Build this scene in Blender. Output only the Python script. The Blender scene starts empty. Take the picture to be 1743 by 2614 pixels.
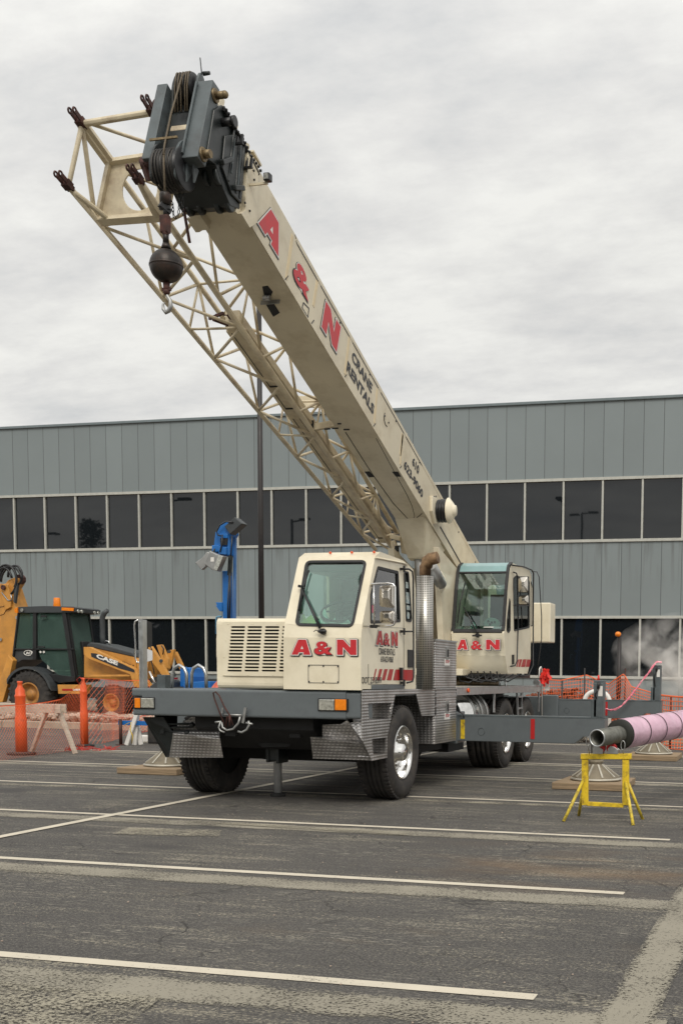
import bpy, bmesh, math, random
from mathutils import Vector, Matrix, noise
from mathutils.geometry import tessellate_polygon
random.seed(7)
S = bpy.context.scene
COL = S.collection
PI = math.pi
# ------------------------------------------------------------------ camera model (fitted to the photograph's vanishing points)
PPX, PPY, FOC, EYE = 1205.869, 1774.831, 2602.126, 1.52
def _n(v): v = Vector(v); v.normalize(); return v
AX = -_n((-9420-PPX, 1430-PPY, FOC)); AY = _n((1850-PPX, 1562-PPY, FOC)); AZ = AX.cross(AY)
if AZ.y > 0: AZ = -AZ
def ray(p):
    c = Vector((p[0]-PPX, p[1]-PPY, FOC)); return Vector((c.dot(AX), c.dot(AY), c.dot(AZ)))
EYEV = Vector((0, 0, EYE))
def onY(p, Y): r = ray(p); return EYEV + r*(Y/r.y)
def onX(p, X): r = ray(p); return EYEV + r*(X/r.x)
def onZ(p, Z=0.0): r = ray(p); return EYEV + r*((Z-EYE)/r.z)
def Reg(x0, y0, x1):
    s = (x1-x0)/1568/1.11161
    return lambda x, y: (x0/1.11161+x*s, y0/1.11161+y*s)
RA=Reg(500,400,900);RB=Reg(700,780,1100);RC=Reg(860,1080,1260);RD=Reg(340,160,640);RE=Reg(440,340,740);RF=Reg(120,240,420)
R1=Reg(740,1390,1080);R2=Reg(320,1560,760);R3=Reg(780,1740,1200);R4=Reg(1140,1420,1440);R5=Reg(0,1430,300);R6=Reg(480,1300,680)
R7=Reg(1443,1560,1743);R8=Reg(1243,1500,1743);R9=Reg(900,1400,1500);R10=Reg(0,1400,560);RW=Reg(100,150,760)
def sx(X, R, pts): return [(lambda q: (q.y, q.z))(onX(R(*p), X)) for p in pts]
def sy(Y, R, pts): return [(lambda q: (q.x, q.z))(onY(R(*p), Y)) for p in pts]
def gz(R, x, y, Z=0.0): return onZ(R(x, y), Z)

# ------------------------------------------------------------------ materials
MATS = {}
def nodes(m):
    m.use_nodes = True; nt = m.node_tree; return nt, nt.nodes, nt.links, nt.nodes['Principled BSDF']
def mat(name, col, rough=0.5, metal=0.0, var=0.12, scale=6.0, bump=0.0, bscale=40.0, dirt=None, dirtamt=0.0, dscale=3.0, spec=0.5, coat=0.0, emit=None, stretch=(1,1,1)):
    m = bpy.data.materials.new(name); nt, N, L, P = nodes(m)
    tc = N.new('ShaderNodeTexCoord'); mp = N.new('ShaderNodeMapping'); mp.inputs['Scale'].default_value = stretch
    L.new(tc.outputs['Object'], mp.inputs['Vector'])
    nz = N.new('ShaderNodeTexNoise'); nz.inputs['Scale'].default_value = scale; nz.inputs['Detail'].default_value = 5
    L.new(mp.outputs['Vector'], nz.inputs['Vector'])
    rmp = N.new('ShaderNodeMapRange'); rmp.inputs['From Min'].default_value = 0.3; rmp.inputs['From Max'].default_value = 0.7
    rmp.inputs['To Min'].default_value = 1-var; rmp.inputs['To Max'].default_value = 1+var*0.6
    L.new(nz.outputs['Fac'], rmp.inputs['Value'])
    mul = N.new('ShaderNodeMix'); mul.data_type = 'RGBA'; mul.blend_type = 'MULTIPLY'; mul.inputs['Factor'].default_value = 1
    mul.inputs['A'].default_value = (*col, 1); L.new(rmp.outputs['Result'], mul.inputs['B'])
    out = mul.outputs['Result']
    if dirt:
        n2 = N.new('ShaderNodeTexNoise'); n2.inputs['Scale'].default_value = dscale; n2.inputs['Detail'].default_value = 8; n2.inputs['Roughness'].default_value = 0.7
        L.new(mp.outputs['Vector'], n2.inputs['Vector'])
        r2 = N.new('ShaderNodeMapRange'); r2.inputs['From Min'].default_value = 0.48; r2.inputs['From Max'].default_value = 0.72; r2.inputs['To Max'].default_value = dirtamt
        L.new(n2.outputs['Fac'], r2.inputs['Value'])
        mx = N.new('ShaderNodeMix'); mx.data_type = 'RGBA'; mx.inputs['B'].default_value = (*dirt, 1)
        L.new(r2.outputs['Result'], mx.inputs['Factor']); L.new(out, mx.inputs['A']); out = mx.outputs['Result']
    L.new(out, P.inputs['Base Color'])
    P.inputs['Roughness'].default_value = rough; P.inputs['Metallic'].default_value = metal
    P.inputs['Specular IOR Level'].default_value = spec
    P.inputs['Coat Weight'].default_value = coat
    r3 = N.new('ShaderNodeMapRange'); r3.inputs['To Min'].default_value = max(0.02, rough-0.1); r3.inputs['To Max'].default_value = min(1, rough+0.12)
    L.new(nz.outputs['Fac'], r3.inputs['Value']); L.new(r3.outputs['Result'], P.inputs['Roughness'])
    if bump:
        n3 = N.new('ShaderNodeTexNoise'); n3.inputs['Scale'].default_value = bscale; n3.inputs['Detail'].default_value = 4
        L.new(mp.outputs['Vector'], n3.inputs['Vector'])
        b = N.new('ShaderNodeBump'); b.inputs['Strength'].default_value = bump; b.inputs['Distance'].default_value = 0.01
        L.new(n3.outputs['Fac'], b.inputs['Height']); L.new(b.outputs['Normal'], P.inputs['Normal'])
    if emit:
        P.inputs['Emission Color'].default_value = (*emit[0], 1); P.inputs['Emission Strength'].default_value = emit[1]
    MATS[name] = m; return m
def math_node(N, L, op, a, b=None, clamp=False):
    n = N.new('ShaderNodeMath'); n.operation = op; n.use_clamp = clamp
    for i, v in enumerate((a, b)):
        if v is None: continue
        if isinstance(v, (int, float)): n.inputs[i].default_value = v
        else: L.new(v, n.inputs[i])
    return n.outputs[0]

CREAM = mat('cream_paint', (0.76, 0.69, 0.53), 0.38, var=0.07, scale=2.5, dirt=(0.42, 0.34, 0.2), dirtamt=0.28, dscale=2.2, coat=0.25)
CREAMB = mat('boom_cream_paint', (0.63, 0.56, 0.415), 0.42, var=0.08, scale=1.6, dirt=(0.34, 0.26, 0.15), dirtamt=0.5, dscale=2.3, coat=0.1)
WELD = mat('yellowed_paint', (0.66, 0.54, 0.34), 0.5, var=0.1)
JIB = mat('jib_cream_paint', (0.62, 0.54, 0.39), 0.5, var=0.15, scale=5, dirt=(0.25, 0.16, 0.1), dirtamt=0.6, dscale=4)
GREY = mat('grey_enamel', (0.112, 0.128, 0.135), 0.42, var=0.12, scale=3, dirt=(0.05, 0.055, 0.06), dirtamt=0.5, dscale=3, coat=0.1)
HGREY = mat('head_grey_enamel', (0.088, 0.106, 0.112), 0.45, var=0.22, scale=5, dirt=(0.05, 0.05, 0.05), dirtamt=0.7, dscale=4)
DARK = mat('dark_weldment_paint', (0.014, 0.018, 0.018), 0.4, var=0.4, scale=6, bump=0.3, bscale=12)
BLACK = mat('black_enamel', (0.012, 0.012, 0.013), 0.4, var=0.2)
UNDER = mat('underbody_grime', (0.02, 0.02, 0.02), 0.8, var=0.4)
RUBBER = mat('tyre_rubber', (0.030, 0.027, 0.025), 0.85, var=0.3, scale=8, dirt=(0.09, 0.075, 0.06), dirtamt=0.7, dscale=5, bump=0.5, bscale=45)
SEAL = mat('window_seal_rubber', (0.014, 0.014, 0.015), 0.5)
CHROME = mat('chrome', (0.75, 0.74, 0.72), 0.12, 1.0, var=0.1, scale=10)
MCHROME = mat('mirror_chrome', (0.62, 0.58, 0.52), 0.2, 1.0, var=0.25, scale=8)
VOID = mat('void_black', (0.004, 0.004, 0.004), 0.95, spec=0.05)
ALU = mat('brushed_aluminium', (0.55, 0.56, 0.56), 0.35, 1.0, var=0.15, scale=14)
STEEL = mat('dull_steel', (0.36, 0.36, 0.35), 0.45, 0.8, var=0.2)
RUSTP = mat('rusty_exhaust', (0.17, 0.10, 0.055), 0.7, 0.3, var=0.4, scale=12, dirt=(0.42, 0.28, 0.14), dirtamt=0.7)
BRASS = mat('worn_brass', (0.24, 0.18, 0.10), 0.5, 0.6, var=0.4, scale=20, dirt=(0.05, 0.03, 0.02), dirtamt=0.9, dscale=18)
RUSTBR = mat('rust_brown_iron', (0.06, 0.025, 0.02), 0.6, 0.3, var=0.5, scale=14, dirt=(0.2, 0.06, 0.04), dirtamt=0.5, dscale=10)
BALLM = mat('worn_black_iron', (0.03, 0.025, 0.022), 0.42, 0.5, var=0.5, scale=9, dirt=(0.1, 0.05, 0.035), dirtamt=0.5, dscale=8, bump=0.3, bscale=14)
WIRE = mat('greased_wire_rope', (0.11, 0.085, 0.055), 0.55, 0.4, var=0.3, scale=60)
WIRED = mat('dark_wire_rope', (0.05, 0.045, 0.04), 0.5, 0.5, var=0.3, scale=60)
RED = mat('red_lettering', (0.52, 0.022, 0.03), 0.45, var=0.12, scale=8)
WHITE = mat('white_paint', (0.72, 0.7, 0.66), 0.5, var=0.08)
INK = mat('black_lettering', (0.018, 0.019, 0.024), 0.5)
STRIPER = mat('red_stripe_decal', (0.42, 0.015, 0.015), 0.35)
YELLOW = mat('yellow_paint', (0.72, 0.5, 0.02), 0.45, var=0.12, scale=9, dirt=(0.14, 0.07, 0.03), dirtamt=0.9, dscale=14)
YELLOWW = mat('chipped_yellow_paint', (0.62, 0.46, 0.04), 0.5, var=0.2, scale=12, dirt=(0.05, 0.035, 0.02), dirtamt=1.0, dscale=26)
AMBER = mat('amber_lens', (0.8, 0.22, 0.01), 0.2, var=0.15, scale=30)
LENS = mat('clear_lens', (0.55, 0.55, 0.5), 0.12, 0.6, var=0.4, scale=35)
CASEY = mat('construction_orange_yellow', (0.56, 0.26, 0.05), 0.45, var=0.15, scale=3, dirt=(0.22, 0.12, 0.05), dirtamt=0.5, dscale=2.5)
CASEG = mat('dark_grey_plastic', (0.04, 0.045, 0.048), 0.5, var=0.15)
BLUE = mat('blue_enamel', (0.008, 0.13, 0.42), 0.4, var=0.15, scale=6, dirt=(0.01, 0.05, 0.14), dirtamt=0.6)
ORANGE = mat('orange_plastic', (0.78, 0.10, 0.018), 0.5, var=0.2, scale=9, dirt=(0.3, 0.06, 0.03), dirtamt=0.7, dscale=9)
NETM = mat('orange_netting', (0.88, 0.16, 0.045), 0.5, var=0.1)
NETR = mat('red_netting', (0.5, 0.035, 0.025), 0.5, var=0.2)
PINKT = mat('pink_flagging_tape', (0.85, 0.2, 0.28), 0.4, var=0.3, scale=30, dirt=(0.9, 0.7, 0.7), dirtamt=0.9, dscale=20)
WOODP = mat('pale_barricade_wood', (0.55, 0.45, 0.36), 0.75, var=0.2, scale=8, dirt=(0.3, 0.2, 0.13), dirtamt=0.5, stretch=(1, 1, 4))
WOODM = mat('weathered_timber', (0.30, 0.215, 0.13), 0.85, var=0.3, scale=7, dirt=(0.14, 0.1, 0.06), dirtamt=0.6, dscale=5, bump=0.4, bscale=30, stretch=(0.4, 4, 6))
PADM = mat('cast_float_metal', (0.20, 0.17, 0.12), 0.6, 0.3, var=0.25, scale=9)
PADR = mat('worn_rib_metal', (0.48, 0.45, 0.38), 0.5, 0.4, var=0.2)
PIPEM = mat('grey_pipe_steel', (0.16, 0.16, 0.14), 0.5, 0.5, var=0.25, scale=14, dirt=(0.05, 0.05, 0.04), dirtamt=0.8, dscale=8)
PINK = mat('pink_foil_wrap', (0.66, 0.43, 0.53), 0.3, 0.2, var=0.2, scale=3, bump=1.0, bscale=9, dirt=(0.48, 0.25, 0.34), dirtamt=0.6, dscale=2.5)
BLKFOAM = mat('black_foam_end', (0.015, 0.016, 0.012), 0.7)
KERBM = mat('kerb_concrete', (0.36, 0.31, 0.24), 0.85, var=0.2, scale=3, bump=0.3)
DIRTM = mat('packed_dirt', (0.22, 0.165, 0.12), 0.95, var=0.35, scale=1.5, dirt=(0.3, 0.24, 0.18), dirtamt=0.8, dscale=3, bump=0.8, bscale=8)
ROCKM = mat('pale_rubble_stone', (0.42, 0.33, 0.26), 0.9, var=0.3, scale=3)
LEAFR = mat('rusty_leaf_litter', (0.20, 0.055, 0.025), 0.9, var=0.5, scale=9, dirt=(0.1, 0.05, 0.03), dirtamt=0.7, dscale=9)
CAPM = mat('parapet_flashing', (0.14, 0.17, 0.18), 0.5, var=0.1)
FRAMEM = mat('pale_window_aluminium', (0.42, 0.42, 0.38), 0.45, 0.1, var=0.1)
POLEM = mat('dark_bronze_pole', (0.018, 0.014, 0.013), 0.5, var=0.2)
SEAT = mat('grey_seat_fabric', (0.10, 0.12, 0.12), 0.9)
CLOTH = mat('white_rag_cloth', (0.6, 0.68, 0.64), 0.9, var=0.25, scale=14, bump=0.6, bscale=12)
HIVIS = mat('hi_vis_vest_cloth', (0.45, 0.6, 0.05), 0.8, var=0.2, scale=12)
TREEM = mat('dark_foliage', (0.04, 0.06, 0.025), 0.9, var=0.4, scale=3)
BARK = mat('bark', (0.05, 0.04, 0.03), 0.9)
REDFLAG = mat('red_flag_cloth', (0.75, 0.03, 0.02), 0.6, var=0.3, scale=18)
TARP = mat('salmon_tarp', (0.75, 0.2, 0.14), 0.6, var=0.3, scale=8)
STICK = mat('pink_sticker', (0.6, 0.1, 0.2), 0.4, var=0.4, scale=30)
STICK2 = mat('mixed_stickers', (0.5, 0.55, 0.5), 0.4, var=0.6, scale=40, dirt=(0.1, 0.3, 0.45), dirtamt=1.0, dscale=25)

def mat_plate():
    m = bpy.data.materials.new('diamond_plate'); nt, N, L, P = nodes(m)
    g = N.new('ShaderNodeNewGeometry'); sp = N.new('ShaderNodeSeparateXYZ'); L.new(g.outputs['Position'], sp.inputs[0])
    hy = math_node(N, L, 'ADD', sp.outputs['X'], sp.outputs['Y'])
    a = math_node(N, L, 'SINE', math_node(N, L, 'MULTIPLY', sp.outputs['Z'], 2*PI/0.034))
    b = math_node(N, L, 'SINE', math_node(N, L, 'ADD', math_node(N, L, 'MULTIPLY', hy, 2*PI/0.05), math_node(N, L, 'MULTIPLY', a, 1.2)))
    c = math_node(N, L, 'MULTIPLY', math_node(N, L, 'ADD', a, 1.0), math_node(N, L, 'ADD', math_node(N, L, 'MULTIPLY', b, 0.4), 0.6))
    h = math_node(N, L, 'MULTIPLY', c, 0.5)
    bp = N.new('ShaderNodeBump'); bp.inputs['Strength'].default_value = 0.8; bp.inputs['Distance'].default_value = 0.006; L.new(h, bp.inputs['Height']); L.new(bp.outputs[0], P.inputs['Normal'])
    nz = N.new('ShaderNodeTexNoise'); nz.inputs['Scale'].default_value = 2.5; nz.inputs['Detail'].default_value = 4
    tc = N.new('ShaderNodeTexCoord'); L.new(tc.outputs['Object'], nz.inputs['Vector'])
    cr = N.new('ShaderNodeValToRGB'); cr.color_ramp.elements[0].position = 0.35; cr.color_ramp.elements[0].color = (0.40, 0.38, 0.36, 1)
    cr.color_ramp.elements[1].position = 0.68; cr.color_ramp.elements[1].color = (0.72, 0.70, 0.69, 1); L.new(nz.outputs['Fac'], cr.inputs[0])
    mx = N.new('ShaderNodeMix'); mx.data_type = 'RGBA'; mx.blend_type = 'MULTIPLY'; mx.inputs['Factor'].default_value = 1
    L.new(cr.outputs[0], mx.inputs['A']); L.new(math_node(N, L, 'ADD', math_node(N, L, 'MULTIPLY', h, 0.6), 0.62), mx.inputs['B'])
    L.new(mx.outputs['Result'], P.inputs['Base Color']); P.inputs['Metallic'].default_value = 0.85; P.inputs['Roughness'].default_value = 0.34
    return m
PLATE = mat_plate()
def mat_perf():
    m = bpy.data.materials.new('perforated_heat_shield'); nt, N, L, P = nodes(m)
    g = N.new('ShaderNodeTexCoord'); mp = N.new('ShaderNodeMapping'); L.new(g.outputs['UV'], mp.inputs[0]); 
    vo = N.new('ShaderNodeTexVoronoi'); vo.inputs['Scale'].default_value = 1; vo.inputs['Randomness'].default_value = 0.0
    L.new(mp.outputs[0], vo.inputs['Vector'])
    cr = N.new('ShaderNodeValToRGB'); cr.color_ramp.elements[0].position = 0.26; cr.color_ramp.elements[0].color = (0.02, 0.02, 0.02, 1)
    cr.color_ramp.elements[1].position = 0.34; cr.color_ramp.elements[1].color = (0.5, 0.48, 0.44, 1); L.new(vo.outputs['Distance'], cr.inputs[0])
    L.new(cr.outputs[0], P.inputs['Base Color']); P.inputs['Metallic'].default_value = 0.8; P.inputs['Roughness'].default_value = 0.35
    return m
PERF = mat_perf()
def mat_glass(name, tint, gloss=0.09, dark=None):
    m = bpy.data.materials.new(name); m.use_nodes = True; nt = m.node_tree; N, L = nt.nodes, nt.links; N.clear()
    o = N.new('ShaderNodeOutputMaterial'); t = N.new('ShaderNodeBsdfTransparent'); t.inputs[0].default_value = (*tint, 1)
    gl = N.new('ShaderNodeBsdfGlossy'); gl.inputs['Roughness'].default_value = 0.03
    fr = N.new('ShaderNodeFresnel'); fr.inputs[0].default_value = 1.5
    mr = math_node(N, L, 'ADD', math_node(N, L, 'MULTIPLY', fr.outputs[0], 1.2), gloss-0.04, True)
    mx = N.new('ShaderNodeMixShader'); L.new(mr, mx.inputs[0]); L.new(t.outputs[0], mx.inputs[1]); L.new(gl.outputs[0], mx.inputs[2])
    L.new(mx.outputs[0], o.inputs[0]); return m
GLASS = mat_glass('green_tinted_glass', (0.70, 0.88, 0.815), 0.10)
GLASSD = mat_glass('dark_green_tinted_glass', (0.58, 0.74, 0.69), 0.09)
def mat_sheen_glass(name, tint, sheen, amt):
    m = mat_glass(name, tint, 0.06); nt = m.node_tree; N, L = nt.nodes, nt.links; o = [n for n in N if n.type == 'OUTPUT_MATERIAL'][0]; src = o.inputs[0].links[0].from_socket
    d = N.new('ShaderNodeBsdfDiffuse'); d.inputs[0].default_value = (*sheen, 1); mx = N.new('ShaderNodeMixShader'); nz = N.new('ShaderNodeTexNoise'); nz.inputs['Scale'].default_value = 2.5; nz.inputs['Detail'].default_value = 5
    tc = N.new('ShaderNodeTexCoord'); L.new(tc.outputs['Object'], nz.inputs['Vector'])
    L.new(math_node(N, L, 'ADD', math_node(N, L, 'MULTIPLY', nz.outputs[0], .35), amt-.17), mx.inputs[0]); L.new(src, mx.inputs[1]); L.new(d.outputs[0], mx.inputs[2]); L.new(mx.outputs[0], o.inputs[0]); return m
GLASSC = mat_sheen_glass('painted_sheen_green_glass', (0.45, 0.6, 0.54), (0.085, 0.14, 0.12), 0.5)  # diffuse green share paints the sky's reflection into the glass
def mat_bglass(name, base):
    m = bpy.data.materials.new(name); nt, N, L, P = nodes(m)
    P.inputs['Base Color'].default_value = (*base, 1); P.inputs['Roughness'].default_value = 0.02; P.inputs['Specular IOR Level'].default_value = 0.5
    nz = N.new('ShaderNodeTexNoise'); nz.inputs['Scale'].default_value = 0.35; g = N.new('ShaderNodeNewGeometry'); L.new(g.outputs['Position'], nz.inputs['Vector'])
    b = N.new('ShaderNodeBump'); b.inputs['Strength'].default_value = 0.04; b.inputs['Distance'].default_value = 0.05; L.new(nz.outputs[0], b.inputs['Height']); L.new(b.outputs[0], P.inputs['Normal'])
    return m
BGLASS = mat_bglass('smoked_window_glass', (0.008, 0.010, 0.012))
def mat_panel():
    m = bpy.data.materials.new('grey_metal_panel'); nt, N, L, P = nodes(m)
    g = N.new('ShaderNodeNewGeometry'); sp = N.new('ShaderNodeSeparateXYZ'); L.new(g.outputs['Position'], sp.inputs[0])
    # joints every half bay
    fr = math_node(N, L, 'FRACT', math_node(N, L, 'DIVIDE', math_node(N, L, 'ADD', sp.outputs['X'], 100*0.7395+JOFF), 0.7395))
    ab = math_node(N, L, 'ABSOLUTE', math_node(N, L, 'SUBTRACT', fr, 0.5))
    jm = math_node(N, L, 'LESS_THAN', ab, 0.016)
    # per panel tone
    fl = math_node(N, L, 'FLOOR', math_node(N, L, 'DIVIDE', math_node(N, L, 'ADD', sp.outputs['X'], 100.5*0.7395+JOFF), 0.7395))
    wn = N.new('ShaderNodeTexWhiteNoise'); wn.noise_dimensions = '1D'; L.new(fl, wn.inputs['W'])
    tone = math_node(N, L, 'ADD', math_node(N, L, 'MULTIPLY', wn.outputs['Value'], 0.11), 0.93)
    # vertical run-off stains
    cb = N.new('ShaderNodeCombineXYZ'); L.new(math_node(N, L, 'MULTIPLY', sp.outputs['X'], 5.0), cb.inputs[0]); L.new(math_node(N, L, 'MULTIPLY', sp.outputs['Z'], 0.35), cb.inputs[2])
    nz = N.new('ShaderNodeTexNoise'); nz.inputs['Scale'].default_value = 1.0; nz.inputs['Detail'].default_value = 6; L.new(cb.outputs[0], nz.inputs['Vector'])
    st = N.new('ShaderNodeMapRange'); st.inputs['From Min'].default_value = 0.5; st.inputs['From Max'].default_value = 0.75; L.new(nz.outputs['Fac'], st.inputs['Value'])
    # stains start under the ledges: fade with height below z = 6.6 and 3.9
    f1 = N.new('ShaderNodeMapRange'); f1.inputs['From Min'].default_value = 4.6; f1.inputs['From Max'].default_value = 6.4; L.new(sp.outputs['Z'], f1.inputs['Value'])
    f2 = math_node(N, L, 'LESS_THAN', sp.outputs['Z'], 6.75)
    sa = math_node(N, L, 'MULTIPLY', math_node(N, L, 'MULTIPLY', st.outputs[0], f1.outputs[0]), math_node(N, L, 'MULTIPLY', f2, 0.85))
    n2 = N.new('ShaderNodeTexNoise'); n2.inputs['Scale'].default_value = 0.5; n2.inputs['Detail'].default_value = 5; L.new(g.outputs['Position'], n2.inputs['Vector'])
    t2 = math_node(N, L, 'ADD', math_node(N, L, 'MULTIPLY', n2.outputs['Fac'], 0.18), 0.91)
    mx = N.new('ShaderNodeMix'); mx.data_type = 'RGBA'; mx.blend_type = 'MULTIPLY'; mx.inputs['Factor'].default_value = 1
    mx.inputs['A'].default_value = (0.180, 0.208, 0.212, 1); L.new(math_node(N, L, 'MULTIPLY', tone, t2), mx.inputs['B'])
    m2 = N.new('ShaderNodeMix'); m2.data_type = 'RGBA'; m2.inputs['B'].default_value = (0.085, 0.09, 0.088, 1); L.new(sa, m2.inputs['Factor']); L.new(mx.outputs['Result'], m2.inputs['A'])
    m3 = N.new('ShaderNodeMix'); m3.data_type = 'RGBA'; m3.inputs['B'].default_value = (0.07, 0.08, 0.08, 1); L.new(jm, m3.inputs['Factor']); L.new(m2.outputs['Result'], m3.inputs['A'])
    L.new(m3.outputs['Result'], P.inputs['Base Color']); P.inputs['Roughness'].default_value = 0.5
    n4 = N.new('ShaderNodeTexNoise'); n4.inputs['Scale'].default_value = 25; L.new(g.outputs['Position'], n4.inputs['Vector'])
    b = N.new('ShaderNodeBump'); b.inputs['Strength'].default_value = 0.15; b.inputs['Distance'].default_value = 0.01; L.new(n4.outputs[0], b.inputs['Height']); L.new(b.outputs[0], P.inputs['Normal'])
    return m
def mat_asphalt():
    m = bpy.data.materials.new('weathered_asphalt'); nt, N, L, P = nodes(m)
    g = N.new('ShaderNodeNewGeometry'); sp = N.new('ShaderNodeSeparateXYZ'); L.new(g.outputs['Position'], sp.inputs[0])
    def nz(scale, det=5, sc=(1, 1, 1), rough=0.6, off=(0, 0, 0)):
        mp = N.new('ShaderNodeMapping'); mp.inputs['Scale'].default_value = sc; mp.inputs['Location'].default_value = off; L.new(g.outputs['Position'], mp.inputs[0])
        n = N.new('ShaderNodeTexNoise'); n.inputs['Scale'].default_value = scale; n.inputs['Detail'].default_value = det; n.inputs['Roughness'].default_value = rough
        L.new(mp.outputs[0], n.inputs['Vector']); return n.outputs['Fac']
    def mr(v, a, b, c=0.0, d=1.0):
        n = N.new('ShaderNodeMapRange'); n.inputs['From Min'].default_value = a; n.inputs['From Max'].default_value = b; n.inputs['To Min'].default_value = c; n.inputs['To Max'].default_value = d; L.new(v, n.inputs['Value']); return n.outputs[0]
    def mix(f, a, b):
        n = N.new('ShaderNodeMix'); n.data_type = 'RGBA'
        L.new(f, n.inputs['Factor'])
        for k, v in (('A', a), ('B', b)):
            if isinstance(v, tuple): n.inputs[k].default_value = (*v, 1)
            else: L.new(v, n.inputs[k])
        return n.outputs['Result']
    big = nz(0.5, 4)
    base = mix(mr(big, 0.35, 0.7), (0.034, 0.032, 0.0315), (0.054, 0.050, 0.047))
    grain = nz(70, 3, (.7, 1, 1), rough=0.85)
    base = mix(mr(grain, 0.46, 0.64, 0, 0.75), base, (0.15, 0.138, 0.12))
    # worn aggregate, in broad patches and traffic-direction streaks
    patch = nz(1.1, 6, (0.55, 1.3, 1), 0.65, (3.1, 1.7, 0))
    streak = nz(4.0, 6, (0.22, 1.7, 1), 0.7)
    fine = nz(55, 3, (0.7, 1.2, 1), 0.8)
    pm = math_node(N, L, 'ADD', mr(patch, 0.40, 0.68, 0, 0.15), mr(streak, 0.45, 0.67, 0, 0.13))
    # the surface round the aisle edge and the near corner is worn furthest
    nearw = math_node(N, L, 'MULTIPLY', mr(sp.outputs['Y'], 5.2, 3.8), mr(sp.outputs['X'], -2.0, -4.2))
    pm = math_node(N, L, 'ADD', pm, math_node(N, L, 'MULTIPLY', nearw, 0.20))
    th = math_node(N, L, 'SUBTRACT', 0.69, pm)
    spk = mr(math_node(N, L, 'SUBTRACT', fine, th), -0.02, 0.05, 0, 0.9)
    base = mix(spk, base, (0.30, 0.27, 0.205))
    tr = nz(130, 2, (.5, 1.4, 1), .8, (1, 2, 0)); base = mix(mr(tr, .60, .66, 0, .8), base, (0.26, 0.245, 0.215)); base = mix(mr(tr, .40, .34, 0, .7), base, (0.022, 0.021, 0.02))
    stk = nz(26, 5, (.28, 1.5, 1), .75, (6, 3, 0)); stm = mr(nz(.75, 5, (.6, 1.3, 1), .6, (2, 9, 0)), .42, .62)
    base = mix(math_node(N, L, 'MULTIPLY', mr(stk, .565, .60, 0, .85), stm), base, (0.27, 0.25, 0.205))
    # brown stains
    stx = math_node(N, L, 'MULTIPLY', mr(sp.outputs['X'], -3.6, -2.2), mr(sp.outputs['Y'], 7.4, 8.6)); stx = math_node(N, L, 'MULTIPLY', stx, mr(sp.outputs['Y'], 10.2, 9.2))
    stn = mr(nz(1.3, 5, (0.5, 1.2, 1)), 0.45, 0.7)
    base = mix(math_node(N, L, 'MULTIPLY', math_node(N, L, 'MULTIPLY', stx, stn), 0.55), base, (0.16, 0.095, 0.045))
    st2 = mr(nz(0.9, 5, (0.6, 1.6, 1), 0.6, (9, 4, 0)), 0.62, 0.78, 0, 0.35)
    base = mix(st2, base, (0.14, 0.10, 0.06))
    oil = mr(nz(0.8, 3, (0.8, 1.5, 1), 0.5, (5, 12, 0)), 0.6, 0.72, 0, 0.6)
    base = mix(oil, base, (0.035, 0.033, 0.032))
    # cracks
    wv = N.new('ShaderNodeMapping'); L.new(g.outputs['Position'], wv.inputs[0])
    dn = N.new('ShaderNodeTexNoise'); dn.inputs['Scale'].default_value = 3; dn.inputs['Detail'].default_value = 5; L.new(g.outputs['Position'], dn.inputs['Vector'])
    va = N.new('ShaderNodeVectorMath'); va.operation = 'MULTIPLY_ADD'; L.new(dn.outputs['Color'], va.inputs[0]); va.inputs[1].default_value = (0.5, 0.5, 0); L.new(wv.outputs[0], va.inputs[2])
    vo = N.new('ShaderNodeTexVoronoi'); vo.feature = 'DISTANCE_TO_EDGE'; vo.inputs['Scale'].default_value = 0.5; L.new(va.outputs[0], vo.inputs['Vector'])
    ck = math_node(N, L, 'MULTIPLY', mr(vo.outputs['Distance'], 0.006, 0.001), mr(nz(0.7, 2, off=(2, 8, 0)), 0.48, 0.60, 0, .8))
    base = mix(ck, base, (0.022, 0.02, 0.018))
    vo2 = N.new('ShaderNodeTexVoronoi'); vo2.feature = 'DISTANCE_TO_EDGE'; vo2.inputs['Scale'].default_value = 1.7; L.new(va.outputs[0], vo2.inputs['Vector'])
    ck2 = math_node(N, L, 'MULTIPLY', mr(vo2.outputs['Distance'], 0.010, 0.002), mr(nz(0.55, 3, off=(7, 3, 0)), 0.50, 0.60, 0, .75)); base = mix(ck2, base, (0.02, 0.018, 0.016))
    L.new(base, P.inputs['Base Color']); P.inputs['Roughness'].default_value = 0.82; P.inputs['Specular IOR Level'].default_value = 0.35
    b = N.new('ShaderNodeBump'); b.inputs['Strength'].default_value = 0.7; b.inputs['Distance'].default_value = 0.006
    L.new(math_node(N, L, 'SUBTRACT', math_node(N, L, 'ADD', grain, math_node(N, L, 'MULTIPLY', spk, 0.3)), math_node(N, L, 'MULTIPLY', ck, 2.0)), b.inputs['Height']); L.new(b.outputs[0], P.inputs['Normal'])
    return m
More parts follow.
